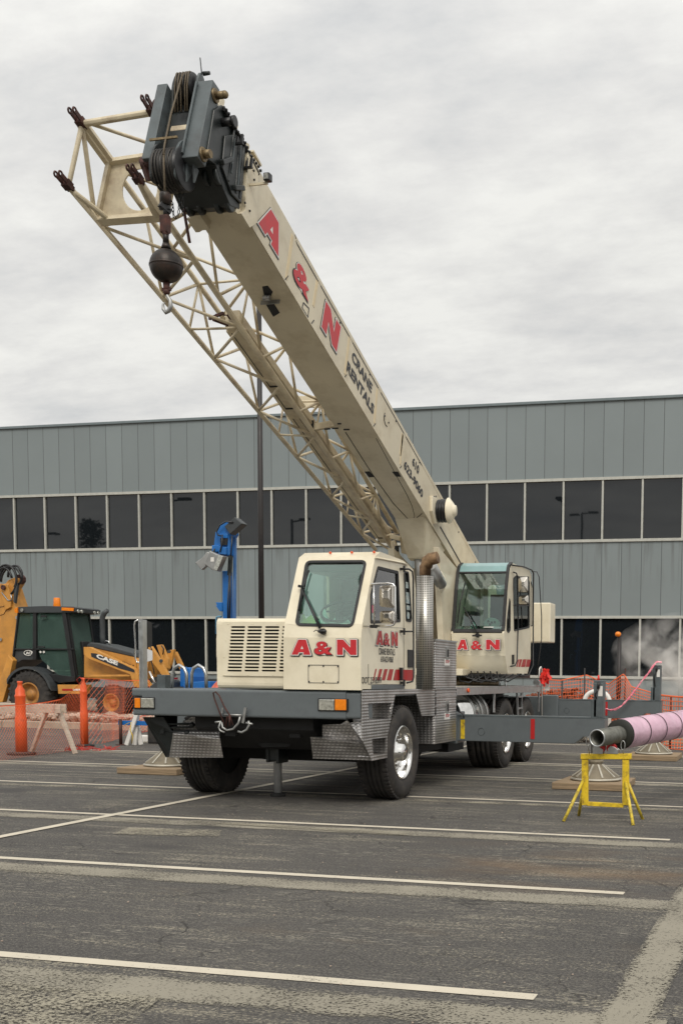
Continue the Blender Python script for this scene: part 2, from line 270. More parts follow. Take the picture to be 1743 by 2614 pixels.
def mat_worn(name, col, lo, hi, scale=45, big=1.5, vmin=0.0):
    m = bpy.data.materials.new(name); m.use_nodes = True; nt = m.node_tree; N, L = nt.nodes, nt.links; P = N['Principled BSDF']; o = N['Material Output']
    g = N.new('ShaderNodeNewGeometry')
    a = N.new('ShaderNodeTexNoise'); a.inputs['Scale'].default_value = scale; a.inputs['Detail'].default_value = 4; a.inputs['Roughness'].default_value = 0.75; L.new(g.outputs['Position'], a.inputs['Vector'])
    b = N.new('ShaderNodeTexNoise'); b.inputs['Scale'].default_value = big; b.inputs['Detail'].default_value = 6; L.new(g.outputs['Position'], b.inputs['Vector'])
    s = math_node(N, L, 'ADD', math_node(N, L, 'MULTIPLY', a.outputs[0], 0.72), math_node(N, L, 'MULTIPLY', b.outputs[0], 0.28))
    # ragged edges from the sheet's own UVs
    tc = N.new('ShaderNodeTexCoord'); sp = N.new('ShaderNodeSeparateXYZ'); L.new(tc.outputs['UV'], sp.inputs[0])
    ev = math_node(N, L, 'MULTIPLY', math_node(N, L, 'ABSOLUTE', math_node(N, L, 'SUBTRACT', sp.outputs['Y'], 0.5)), 2.0)
    er = N.new('ShaderNodeMapRange'); er.inputs['From Min'].default_value = 0.6; er.inputs['From Max'].default_value = 1.0; er.inputs['To Max'].default_value = EDGE[0]; L.new(ev, er.inputs['Value'])
    s = math_node(N, L, 'SUBTRACT', s, er.outputs[0])
    mr = N.new('ShaderNodeMapRange'); mr.inputs['From Min'].default_value = lo; mr.inputs['From Max'].default_value = hi; mr.inputs['To Min'].default_value = vmin; L.new(s, mr.inputs['Value'])
    t = N.new('ShaderNodeBsdfTransparent'); mx = N.new('ShaderNodeMixShader'); L.new(mr.outputs[0], mx.inputs[0]); L.new(t.outputs[0], mx.inputs[1]); L.new(P.outputs[0], mx.inputs[2]); L.new(mx.outputs[0], o.inputs[0])
    cr = N.new('ShaderNodeMix'); cr.data_type = 'RGBA'; cr.inputs['A'].default_value = (*[c*0.7 for c in col], 1); cr.inputs['B'].default_value = (*col, 1); L.new(b.outputs[0], cr.inputs['Factor']); L.new(cr.outputs['Result'], P.inputs['Base Color'])
    P.inputs['Roughness'].default_value = 0.8
    return m
EDGE = [0.0]
LINEM = mat_worn('parking_line_paint', (0.62, 0.56, 0.45), 0.37, 0.41, 60, 3.0)
EDGE[0] = 0.10
GHOSTM = mat_worn('worn_stripe_ghost', (0.28, 0.255, 0.20), 0.42, 0.47, 60, 2.0)
EDGE[0] = 0.25
FAINTM = mat_worn('faint_worn_patch', (0.32, 0.29, 0.22), 0.48, 0.53, 60, 2.0)
YB = 42.0
_m0 = onY((34, 1200), YB).x
JOFF = -(_m0 % 0.7395) + 0.7395/2

# ------------------------------------------------------------------ mesh builder
class MB:
    def __init__(s): s.v = []; s.f = []; s.m = []; s.sm = []; s.cur = 0; s.smooth = False
    def add(s, vs, fs, smooth=None):
        b = len(s.v); s.v += [Vector(v) for v in vs]
        for f in fs: s.f.append([i+b for i in f]); s.m.append(s.cur); s.sm.append(s.smooth if smooth is None else smooth)
        return s
    def mat(s, i): s.cur = i; return s
    def box(s, x0, x1, y0, y1, z0, z1, rot=None, c=None):
        vs = [(x, y, z) for x in (x0, x1) for y in (y0, y1) for z in (z0, z1)]
        if rot: cc = Vector(((x0+x1)/2, (y0+y1)/2, (z0+z1)/2)) if c is None else Vector(c); vs = [cc + rot @ (Vector(v)-cc) for v in vs]
        return s.add(vs, [(0,1,3,2),(4,6,7,5),(0,4,5,1),(2,3,7,6),(0,2,6,4),(1,5,7,3)])
    def hexa(s, q): # 8 points: bottom 4 (ccw), top 4
        return s.add(q, [(3,2,1,0),(4,5,6,7),(0,1,5,4),(1,2,6,5),(2,3,7,6),(3,0,4,7)])
    def prism(s, poly, fn, a, b):
        n = len(poly); vs = [fn(p, a) for p in poly]+[fn(p, b) for p in poly]
        tri = tessellate_polygon([[Vector((p[0], p[1], 0)) for p in poly]])
        fs = [tuple(t) for t in tri]+[tuple(i+n for i in reversed(t)) for t in tri]
        fs += [(i, (i+1) % n, n+(i+1) % n, n+i) for i in range(n)]
        return s.add(vs, fs, False)
    def px(s, poly, a, b): return s.prism(poly, lambda p, t: (t, p[0], p[1]), a, b)
    def py(s, poly, a, b): return s.prism(poly, lambda p, t: (p[0], t, p[1]), a, b)
    def pz(s, poly, a, b): return s.prism(poly, lambda p, t: (p[0], p[1], t), a, b)
    def pb(s, poly, a, b): return s.prism(poly, lambda p, t: BP(t, p[0], p[1]), a, b)
    def panel(s, o, u, v, outer, holes=(), th=0.02):
        o, u, v = Vector(o), Vector(u), Vector(v); n = u.cross(v).normalized()
        loops = [outer]+list(holes); flat = [p for l in loops for p in l]
        tri = tessellate_polygon([[Vector((p[0], p[1], 0)) for p in l] for l in loops])
        A = [o+u*p[0]+v*p[1] for p in flat]; B = [q-n*th for q in A]; k = len(A)
        fs = [tuple(t) for t in tri]+[tuple(i+k for i in reversed(t)) for t in tri]
        i0 = 0
        for l in loops:
            m = len(l); fs += [(i0+i, i0+(i+1) % m, k+i0+(i+1) % m, k+i0+i) for i in range(m)]; i0 += m
        return s.add(A+B, fs, False)
    def cyl(s, p0, p1, r0, r1=None, n=20, cap=True):
        p0, p1 = Vector(p0), Vector(p1); r1 = r0 if r1 is None else r1; d = (p1-p0).normalized()
        a = d.orthogonal().normalized(); b = d.cross(a)
        vs = [p0+(a*math.cos(2*PI*i/n)+b*math.sin(2*PI*i/n))*r0 for i in range(n)]+[p1+(a*math.cos(2*PI*i/n)+b*math.sin(2*PI*i/n))*r1 for i in range(n)]
        s.add(vs, [(i, (i+1) % n, n+(i+1) % n, n+i) for i in range(n)], True)
        if cap: s.add(vs, [tuple(reversed(range(n))), tuple(range(n, 2*n))], False)
        return s
    def tube(s, pts, r, n=8, closed=False):
        pts = [Vector(p) for p in pts]; m = len(pts); rings = []; pa = None
        for i, p in enumerate(pts):
            if closed: d = pts[(i+1) % m]-pts[i-1]
            else: d = pts[min(i+1, m-1)]-pts[max(i-1, 0)]
            d.normalize()
            if pa is None: a = d.orthogonal().normalized()
            else: a = (pa-d*pa.dot(d)); a = a.normalized() if a.length > 1e-5 else d.orthogonal().normalized()
            pa = a; b = d.cross(a); rr = r[i] if isinstance(r, (list, tuple)) else r
            rings.append([p+(a*math.cos(2*PI*k/n)+b*math.sin(2*PI*k/n))*rr for k in range(n)])
        vs = [v for rg in rings for v in rg]; fs = []
        for i in range(m if closed else m-1):
            j = (i+1) % m
            fs += [(i*n+k, i*n+(k+1) % n, j*n+(k+1) % n, j*n+k) for k in range(n)]
        s.add(vs, fs, True)
        if not closed: s.add(rings[0], [tuple(reversed(range(n)))], False); s.add(rings[-1], [tuple(range(n))], False)
        return s
    def bar(s, p0, p1, w, h=None, up=(0, 0, 1)):
        p0, p1 = Vector(p0), Vector(p1); h = w if h is None else h; d = (p1-p0).normalized(); upv = Vector(up)
        a = d.cross(upv); a = a.normalized() if a.length > 1e-4 else d.orthogonal().normalized(); b = a.cross(d)
        q = [p+a*x*w/2+b*y*h/2 for p in (p0, p1) for x, y in ((-1,-1),(1,-1),(1,1),(-1,1))]
        return s.hexa(q)
    def lathe(s, prof, o, axis, n=32, closed=False):
        o = Vector(o); d = Vector(axis).normalized(); a = d.orthogonal().normalized(); b = d.cross(a); m = len(prof)
        vs = [o+d*h+(a*math.cos(2*PI*i/n)+b*math.sin(2*PI*i/n))*r for i in range(n) for r, h in prof]
        fs = [(i*m+k, ((i+1) % n)*m+k, ((i+1) % n)*m+k+1, i*m+k+1) for i in range(n) for k in range(m-1)]
        if closed: fs += [(i*m+m-1, ((i+1) % n)*m+m-1, ((i+1) % n)*m, i*m) for i in range(n)]
        return s.add(vs, fs, True)
    def ball(s, c, r, n=20, sc=(1, 1, 1)):
        c = Vector(c); vs = []; k = n//2
        for j in range(k+1):
            for i in range(n):
                t = PI*j/k; ph = 2*PI*i/n; vs.append(c+Vector((math.sin(t)*math.cos(ph)*sc[0], math.sin(t)*math.sin(ph)*sc[1], math.cos(t)*sc[2]))*r)
        return s.add(vs, [(j*n+i, j*n+(i+1) % n, (j+1)*n+(i+1) % n, (j+1)*n+i) for j in range(k) for i in range(n)], True)
    def build(s, name, mats, parent=None, bevel=0.0, seg=2, uv=False, subs=0):
        me = bpy.data.meshes.new(name); off = Vector((0, 0, 0))
        if parent is not None:
            q = parent
            while q is not None: off += q.location; q = q.parent
        me.from_pydata([v-off for v in s.v], [], s.f)
        if not isinstance(mats, (list, tuple)): mats = [mats]
        for m in mats: me.materials.append(m)
        me.polygons.foreach_set('material_index', s.m); me.polygons.foreach_set('use_smooth', s.sm)
        bm = bmesh.new(); bm.from_mesh(me)
        bmesh.ops.remove_doubles(bm, verts=bm.verts, dist=1e-5)
        bmesh.ops.recalc_face_normals(bm, faces=bm.faces); bm.to_mesh(me); bm.free()
        o = bpy.data.objects.new(name, me); COL.objects.link(o)
        if parent is not None: o.parent = parent
        if bevel:
            b = o.modifiers.new('b', 'BEVEL'); b.width = bevel; b.segments = seg; b.limit_method = 'ANGLE'; b.angle_limit = math.radians(35)
        if subs: q = o.modifiers.new('s', 'SUBSURF'); q.levels = subs; q.render_levels = subs
        return o
def thing(name, label, cat, loc=(0, 0, 0), group=None):
    o = bpy.data.objects.new(name, None); COL.objects.link(o); o.location = loc; o.empty_display_size = 0.2
    o['label'] = label; o['category'] = cat
    if group: o['group'] = group
    return o
def tag(o, label, cat, group=None):
    o['label'] = label; o['category'] = cat
    if group: o['group'] = group
    return o
def rr(x0, x1, y0, y1, r=0.05, k=5):
    out = []
    for cx, cy, a0 in ((x1-r, y0+r, -90), (x1-r, y1-r, 0), (x0+r, y1-r, 90), (x0+r, y0+r, 180)):
        for i in range(k+1): a = math.radians(a0+90*i/k); out.append((cx+r*math.cos(a), cy+r*math.sin(a)))
    return out
def roundpoly(pts, r=0.05, k=4):
    out = []; n = len(pts)
    for i in range(n):
        p0, p, p1 = Vector(pts[i-1]), Vector(pts[i]), Vector(pts[(i+1) % n])
        a = (p0-p); b = (p1-p); rad = min(r, a.length*0.45, b.length*0.45); a = p+a.normalized()*rad; b = p+b.normalized()*rad
        for j in range(k+1):
            t = j/k; q = a*(1-t)**2+p*2*t*(1-t)+b*t*t; out.append((q.x, q.y))
    return out
def offp(pts, d):
    n = len(pts); area = sum(pts[i-1][0]*pts[i][1]-pts[i][0]*pts[i-1][1] for i in range(n)); sg = 1 if area > 0 else -1; out = []
    for i in range(n):
        p0, p, p1 = Vector(pts[i-1]), Vector(pts[i]), Vector(pts[(i+1) % n])
        e0 = (p-p0).normalized(); e1 = (p1-p).normalized(); n0 = Vector((e0.y, -e0.x))*sg; n1 = Vector((e1.y, -e1.x))*sg
        b = (n0+n1); c = max(0.35, 1+n0.dot(n1)); q = p+b*d/c; out.append((q.x, q.y))
    return out
def text2d(body, off=0.02, xs=1.0, space=1.0, align='LEFT'):
    cu = bpy.data.curves.new('t', 'FONT'); cu.body = body; cu.size = 1; cu.offset = off; cu.space_character = space; cu.align_x = align; cu.resolution_u = 4
    ob = bpy.data.objects.new('t', cu); COL.objects.link(ob)
    dg = bpy.context.evaluated_depsgraph_get(); dg.update(); me = bpy.data.meshes.new_from_object(ob.evaluated_get(dg))
    vs = [(v.co.x*xs, v.co.y) for v in me.vertices]; fs = [tuple(p.vertices) for p in me.polygons]
    bpy.data.objects.remove(ob); bpy.data.meshes.remove(me); bpy.data.curves.remove(cu)
    return vs, fs
def fit(vf, x0, x1, y0, y1):
    vs, fs = vf; ax = min(v[0] for v in vs); bx = max(v[0] for v in vs); ay = min(v[1] for v in vs); by = max(v[1] for v in vs)
    return [(x0+(v[0]-ax)/(bx-ax)*(x1-x0), y0+(v[1]-ay)/(by-ay)*(y1-y0)) for v in vs], fs
def lay(mb, vf, o, u, v, lift=0.0):
    o, u, v = Vector(o), Vector(u), Vector(v); n = u.cross(v).normalized()
    mb.add([o+u*p[0]+v*p[1]+n*lift for p in vf[0]], vf[1], False)
def fillp(loops):
    flat = [p for l in loops for p in l]; tri = tessellate_polygon([[Vector((p[0], p[1], 0)) for p in l] for l in loops]); return flat, [tuple(t) for t in tri]
LA = [(0, 0), (.45, 0), (.52, .16), (.86, .16), (.83, 0), (1.34, 0), (1.02, 1), (.48, 1)]; LAH = [(.64, .38), (.84, .38), (.745, .6)]
LN = [(0, 0), (.38, 0), (.38, .52), (.86, 0), (1.25, 0), (1.25, 1), (.86, 1), (.86, .48), (.40, 1), (0, 1)]
def logo(mb, which, x0, x1, y0, y1, o, u, v, lift=0.004, e=0.03, sh=(0.03, -0.03)):
    """one big block letter: red face (slot 0), pale outline (slot 1), black drop shade (slot 2)"""
    def sc(P, w, h): return [(x0+p[0]/w*(x1-x0), y0+p[1]/h*(y1-y0)) for p in P]
    k = (y1-y0)
    if which == '&':
        for slot, off, dx, dy, lf in ((2, .075, sh[0], sh[1], 0), (2, .075, 0, 0, 0.0005), (1, .06, 0, 0, .002), (0, .032, 0, 0, .004)):
            g = text2d('&', off); m = (off-.032)*k; q = fit(g, x0-m+dx*k, x1+m+dx*k, y0-m+dy*k, y1+m+dy*k); mb.mat(slot); lay(mb, q, o, u, v, lift+lf)
        return
    P, H, w = (LA, LAH, 1.34) if which == 'A' else (LN, None, 1.25); P = sc(P, w, 1); H = sc(H, w, 1) if H else None
    for slot, d, dx, dy, lf in ((2, e*1.35*k, sh[0]*k, sh[1]*k, 0), (2, e*1.35*k, 0, 0, .0005), (1, e*k, 0, 0, .002), (0, 0, 0, 0, .004)):
        Q = [(p[0]+dx, p[1]+dy) for p in (offp(P, d) if d else P)]; loops = [Q]
        if H and slot == 0: loops.append(H)
        mb.mat(slot); lay(mb, fillp(loops), o, u, v, lift+lf)
def words(mb, body, x0, x1, y0, y1, o, u, v, lift=0.004, off=0.03, slot=0, space=1.0):
    mb.mat(slot); lay(mb, fit(text2d(body, off, space=space), x0, x1, y0, y1), o, u, v, lift)
EA = math.radians(21.27); BO = Vector((-5.85, 11.387, 6.236)); BF = Vector((0, -math.cos(EA), math.sin(EA))); BN = Vector((0, math.sin(EA), math.cos(EA)))
def BP(X, s, t): q = BO+BF*s+BN*t; return Vector((X, q.y, q.z))
def bst(X, p): q = onX(p, X)-BO; return (q.dot(BF), q.dot(BN))
XR, XL, XC = -5.85, -6.39, -6.145
# ------------------------------------------------------------------ camera, light, sky
cam = bpy.data.cameras.new('camera'); co = bpy.data.objects.new('camera', cam); COL.objects.link(co); S.camera = co
right = Vector((AX.x, AY.x, AZ.x)); up = -Vector((AX.y, AY.y, AZ.y)); back = -Vector((AX.z, AY.z, AZ.z))
co.matrix_world = Matrix(((right.x, up.x, back.x, 0), (right.y, up.y, back.y, 0), (right.z, up.z, back.z, EYE), (0, 0, 0, 1)))
cam.sensor_fit = 'VERTICAL'; cam.sensor_height = 36; cam.lens = FOC/2352*36
cam.shift_x = (784-PPX)/2352; cam.shift_y = (PPY-1176)/2352; cam.clip_start = 0.1; cam.clip_end = 3000
S.view_settings.view_transform = 'Standard'; S.view_settings.look = 'None'; S.view_settings.exposure = 0.28; S.view_settings.gamma = 1
SUN_EL, SUN_AZ = math.radians(46), math.radians(158)   # from behind the camera
W = bpy.data.worlds.new('World'); S.world = W; W.use_nodes = True; nt = W.node_tree; N, L = nt.nodes, nt.links; bg = N['Background']
sk = N.new('ShaderNodeTexSky'); sk.sky_type = 'NISHITA'; sk.sun_disc = False; sk.sun_elevation = SUN_EL; sk.sun_rotation = SUN_AZ; sk.air_density = 1.5; sk.dust_density = 3
tc = N.new('ShaderNodeTexCoord'); sp = N.new('ShaderNodeSeparateXYZ'); L.new(tc.outputs['Generated'], sp.inputs[0])
zz = math_node(N, L, 'ADD', math_node(N, L, 'MAXIMUM', sp.outputs['Z'], 0.0), 0.22)
cb = N.new('ShaderNodeCombineXYZ'); L.new(math_node(N, L, 'DIVIDE', sp.outputs['X'], zz), cb.inputs[0]); L.new(math_node(N, L, 'DIVIDE', sp.outputs['Y'], zz), cb.inputs[1])
def wn(scale, loc, det, dist=0.0, rough=0.5):
    mp = N.new('ShaderNodeMapping'); mp.inputs['Location'].default_value = loc; mp.inputs['Scale'].default_value = (0.8, 1.25, 1); L.new(cb.outputs[0], mp.inputs[0])
    n = N.new('ShaderNodeTexNoise'); n.inputs['Scale'].default_value = scale; n.inputs['Detail'].default_value = det; n.inputs['Distortion'].default_value = dist; n.inputs['Roughness'].default_value = rough; L.new(mp.outputs[0], n.inputs['Vector']); return n.outputs['Fac']
cl = math_node(N, L, 'ADD', math_node(N, L, 'MULTIPLY', wn(1.7, (3.3, 1.2, 0), 8, 0.1, .58), 0.5), math_node(N, L, 'MULTIPLY', wn(5.5, (0.4, 7.7, 0), 8, 0.0, .62), 0.5))
cr = N.new('ShaderNodeValToRGB'); e = cr.color_ramp.elements; e[0].position = 0.37; e[0].color = (0.49, 0.495, 0.495, 1); e[1].position = 0.60; e[1].color = (0.695, 0.69, 0.66, 1)
m_ = e.new(0.48); m_.color = (0.59, 0.585, 0.57, 1)
L.new(cl, cr.inputs[0])
# the cloud deck is brightest overhead and behind the viewer, where the sun stands
gr = math_node(N, L, 'ADD', math_node(N, L, 'MULTIPLY', math_node(N, L, 'MAXIMUM', math_node(N, L, 'ADD', math_node(N, L, 'MULTIPLY', sp.outputs['Y'], -0.30), math_node(N, L, 'MULTIPLY', sp.outputs['Z'], 0.95)), 0.0), 0.75), 1.0)
hor = N.new('ShaderNodeMapRange'); hor.inputs['From Min'].default_value = 0.0; hor.inputs['From Max'].default_value = 0.35; hor.inputs['To Min'].default_value = 1.16; hor.inputs['To Max'].default_value = 1.0; L.new(sp.outputs['Z'], hor.inputs['Value'])
k = math_node(N, L, 'MULTIPLY', math_node(N, L, 'MULTIPLY', gr, hor.outputs[0]), 10.0)
mc = N.new('ShaderNodeVectorMath'); mc.operation = 'SCALE'; L.new(cr.outputs[0], mc.inputs[0]); L.new(k, mc.inputs['Scale'])
mx = N.new('ShaderNodeMix'); mx.data_type = 'RGBA'; mx.inputs['Factor'].default_value = 0.97; L.new(sk.outputs[0], mx.inputs['A']); L.new(mc.outputs[0], mx.inputs['B'])
L.new(mx.outputs['Result'], bg.inputs['Color']); bg.inputs['Strength'].default_value = 0.1
sl = bpy.data.lights.new('sun', 'SUN'); sl.energy = 1.5; sl.angle = math.radians(24); sl.color = (1.0, 0.95, 0.86)
so = bpy.data.objects.new('sun', sl); COL.objects.link(so)
sd = Vector((math.sin(SUN_AZ)*math.cos(SUN_EL), math.cos(SUN_AZ)*math.cos(SUN_EL), math.sin(SUN_EL)))
so.rotation_euler = sd.to_track_quat('Z', 'Y').to_euler()

# ------------------------------------------------------------------ ground
ASPH = mat_asphalt()
def struct(o): o['kind'] = 'structure'; return o
def sheetb(name, m, quads, parent=None):
    me = bpy.data.meshes.new(name); vs = [p for q in quads for p in q]; me.from_pydata(vs, [], [tuple(range(4*i, 4*i+4)) for i in range(len(quads))]); me.materials.append(m)
    uv = me.uv_layers.new(name='UVMap')
    for i in range(len(quads)):
        for j, c in enumerate(((0, 0), (1, 0), (1, 1), (0, 1))): uv.data[4*i+j].uv = c
    o = bpy.data.objects.new(name, me); COL.objects.link(o)
    if parent: o.parent = parent
    return o
ground = struct(sheetb('ground', ASPH, [[(-600, -600, 0), (600, -600, 0), (600, 600, 0), (-600, 600, 0)]]))
rows = [5.14, 7.85, 10.62, 13.42, 16.45, 19.38, 22.3, 25.1]
for i, y in enumerate(rows):
    xe = -1.2 if i < 3 else 3.0
    sheetb('parking_line', LINEM, [[(-13.5 if i > 3 else -14.5, y-.05, .004), (xe, y-.05, .004), (xe+.0, y+.05, .004), (-14.5, y+.05, .004)]], ground)
    if i < 7:
        for a, b, zz_, mm in ((.42, .17, .004, GHOSTM),) if i != 3 else ((.40, .2, .004, FAINTM),):
            sheetb('worn_stripe', mm, [[(-14, y-a-.13 if i == 0 else y-a-.12, zz_), (-.55, y-a-.12, zz_), (-.55, y-b, zz_), (-14, y-b, zz_)]], ground)
    if i in (3, 4, 5):
        for dy, w in ((.9, .05), (1.6, .06), (2.1, .05)): sheetb('worn_stripe', FAINTM, [[(-12, y+dy-w, .004), (2, y+dy-w, .004), (2, y+dy+w, .004), (-12, y+dy+w, .004)]], ground)
sheetb('aisle_line', LINEM, [[(-7.16, 8.2, .008), (-7.05, 8.2, .008), (-7.05, 24.5, .008), (-7.16, 24.5, .008)]], ground)
sheetb('worn_stripe', GHOSTM, [[(-.60, 3.2, .008), (-.60, 8.2, .008), (-.86, 8.2, .008), (-.86, 3.2, .008)]], ground)
sheetb('worn_patch', FAINTM, [[(-6.25, 9.2, .008), (-5.2, 9.35, .008), (-5.5, 10.0, .008), (-6.4, 9.85, .008)]], ground)
sheetb('worn_patch', FAINTM, [[(-6.1, 10.25, .012), (-3.6, 10.05, .012), (-3.7, 10.3, .012), (-6.0, 10.5, .012)]], ground)
sheetb('worn_patch', FAINTM, [[(-4.8, 4.0, .012), (-2.7, 3.9, .012), (-2.9, 4.75, .012), (-4.8, 4.95, .012)]], ground)
# kerb and dirt bed in front of the building
KY = 26.3; DZ = 0.16
def bumpy(name, m, x0, x1, y0, y1, nx, ny, z0, amp, sc, lab=None):
    vs = []; 
    for j in range(ny+1):
        for i in range(nx+1):
            x = x0+(x1-x0)*i/nx; y = y0+(y1-y0)*j/ny; vs.append((x, y, z0+max(0.0, min(1.0, (y-27.0)/1.5))*.15+amp*noise.noise(Vector((x*sc, y*sc, 3)))+0.4*amp*noise.noise(Vector((x*sc*3, y*sc*3, 9)))))
    mb = MB(); mb.smooth = True; mb.add(vs, [(j*(nx+1)+i, j*(nx+1)+i+1, (j+1)*(nx+1)+i+1, (j+1)*(nx+1)+i) for j in range(ny) for i in range(nx)]); return mb.build(name, m)
struct(bumpy('dirt_bed', DIRTM, -60, 30, KY+.16, YB+3, 180, 40, DZ, 0.05, 0.7))
kb = MB()
x = -60.0
while x < 30: kb.box(x, x+2.98, KY, KY+.18, -.1, DZ+.02); x += 3.0
struct(kb.build('kerb', KERBM, None, 0.02))
# ------------------------------------------------------------------ office building
def yz(p): return onY(p, YB).z
GL=Reg(0,1040,300); GR=Reg(1443,980,1743)
Zcap = (yz(GL(800,235))+yz(GR(800,170)))/2; Zcapb = Zcap-.11
Zuh = (yz(GL(800,1168))+yz(GR(800,1262)))/2; Zus = (yz(GL(800,1905))+yz(GR(1400,2078)))/2
Zlh = (yz((250.6,1419))+yz(R8(560,238)))/2; Zls = yz(R8(560,715))
print('levels', Zcap, Zuh, Zus, Zlh, Zls)
PANEL = mat_panel()
bx0, bx1 = _m0-8*1.479, _m0+26*1.479
bld = thing('office_building', 'long grey metal panel office building with two bands of dark windows behind the crane', 'building', ((bx0+bx1)/2, YB+6, 0))
for z0, z1 in ((Zuh+.05, Zcapb), (Zlh+.05, Zus-.05), (-.2, Zls-.05)):
    MB().box(bx0, bx1, YB, YB+.3, z0, z1).build('wall_panel', PANEL, bld)
MB().box(bx0-.1, bx1+.1, YB-.08, YB+.5, Zcapb, Zcap).build('parapet_cap', CAPM, bld, 0.02)
MB().box(bx0, bx1, YB+.4, YB+14, -.2, Zcapb-.3).build('roof', CAPM, bld)
for z in (Zuh, Zus, Zlh, Zls):
    MB().box(bx0, bx1, YB-.06, YB+.2, z-.05, z+.05).build('window_ledge', FRAMEM, bld)
for zs, zh in ((Zus+.05, Zuh-.05), (Zls+.05, Zlh-.05)):
    for i in range(34):
        xx = bx0+i*1.479
        w = MB().box(xx-.035, xx+.035, YB-.03, YB+.12, zs, zh).build('window', FRAMEM, bld)
        j = [random.uniform(-.0012, .0012) for _ in range(4)]; a_, b_ = xx+.036, xx+1.443; Yp = YB+.055
        MB().hexa([(a_, Yp+j[0], zs), (b_, Yp+j[1], zs), (b_, Yp+.015, zs), (a_, Yp+.015, zs), (a_, Yp+j[2], zh), (b_, Yp+j[3], zh), (b_, Yp+.015, zh), (a_, Yp+.015, zh)]).build('pane', BGLASS, w)
# ------------------------------------------------------------------ lamp posts (one behind the crane; the others stand round the lot and show in the upper windows)
def lamp(name, X, Y, h, lab, arms=(1,), r=.075, grp='dark lamp posts reflected in the upper windows'):
    t = thing(name, lab, 'lamp post', (X, Y, 0), grp)
    MB().cyl((X, Y, 0.0), (X, Y, h), r*1.15, r*.9, 16).build('pole', POLEM, t)
    MB().cyl((X, Y, 0.0), (X, Y, .6), .28, .28, 20).build('footing', KERBM, t)
    for a in arms:
        if a == 9:
            MB().bar((X, Y, h-.15), (X, Y+.6, h-.05), .08).build('arm', POLEM, t); MB().box(X-.16, X+.16, Y+.4, Y+1.1, h-.12, h+.03).build('lamp_head', POLEM, t, 0.03); continue
        MB().bar((X, Y, h-.15), (X+a*.9, Y, h-.05), .08).build('arm', POLEM, t)
        MB().box(X+a*.9-.38, X+a*.9+.38, Y-.16, Y+.16, h-.12, h+.03).build('lamp_head', POLEM, t, 0.03)
    return t
p0 = onY((600.5, 1418), 25.0)
lamp('lamp_post', p0.x, 25, 10.75, 'black lamp post standing behind the crane boom', (9,), .062, None)
for (px_, py_, arms, lab) in (((390), 1145, (1,), 'dark lamp post reflected in the upper windows above the blue drill mast'), (668, 1192, (1,), 'small dark lamp post reflected just right of the tall black pole'),
                              (98, 1225, (1,), 'dark lamp post reflected beside the reflected tree'), (1338, 1180, (-1, 1), 'two armed dark lamp post reflected in the upper windows right of the boom')):
    yv = 92.0 if len(arms) == 2 else (10.5-EYE)/((1545-py_)/2602.0); q = onY((px_, py_), yv); lamp('lamp_post', q.x, 2*YB-yv, q.z, lab, arms, .09)
    print('lamp', q.x, 2*YB-yv)
# reflected tree
def leaf_cloud(mb, c, r, n, size, rnd):
    for _ in range(n):
        while True:
            d = Vector((rnd.uniform(-1, 1), rnd.uniform(-1, 1), rnd.uniform(-1, 1)))
            if d.length < 1: break
        d = d.normalized()*(d.length**0.5); p = Vector(c)+Vector((d.x*r[0], d.y*r[1], d.z*r[2]))
        a = Vector((rnd.uniform(-1, 1), rnd.uniform(-1, 1), rnd.uniform(-1, 1))).normalized(); b = a.orthogonal().normalized(); s = size*rnd.uniform(.6, 1.4)
        mb.add([p-a*s-b*s*.5, p+a*s-b*s*.5, p+a*s+b*s*.5, p-a*s+b*s*.5], [(0, 1, 2, 3)], False)
TY = -12.0; tq = onY((205, 1200), 2*YB-TY)
t = thing('broadleaf_tree', 'dark leafy tree reflected in the upper windows at the left', 'tree', (tq.x, TY, 0))
MB().tube([(tq.x, TY, 0), (tq.x+.1, TY, 4), (tq.x, TY, 8), (tq.x-.1, TY, 13)], [.28, .2, .14, .05]).build('trunk', BARK, t)
tb = MB(); rnd = random.Random(3)
for _ in range(70):
    h = rnd.uniform(5.5, 15.5); w = max(.4, 3.4*(1-(h-5.5)/11.5)); a = rnd.uniform(0, 2*PI); rad = w*rnd.uniform(.2, 1)
    leaf_cloud(tb, (tq.x+math.cos(a)*rad, TY+math.sin(a)*rad, h), (.75, .75, .6), 42, .14, rnd)
tb.build('crown', TREEM, t)
wd = MB(); rnd = random.Random(9)
for i in range(240):
    xx = -150+i*.9*1.0; leaf_cloud(wd, (xx, -62+rnd.uniform(-3, 3), rnd.uniform(1, 9.5)), (3.5, 2, 4.2+rnd.random()*2), 80, 1.1, rnd)
w = wd.build('far_wood', TREEM); w['kind'] = 'stuff'; tag(w, 'far dark tree line reflected along the lower windows', 'trees')
# ------------------------------------------------------------------ the mobile crane
crane = thing('mobile_crane', 'cream and grey truck crane with raised boom and red letters on its cab', 'mobile crane', (XC, 16.0, 0))
XS, XLS = -4.77, -7.53          # right and left side planes of the carrier
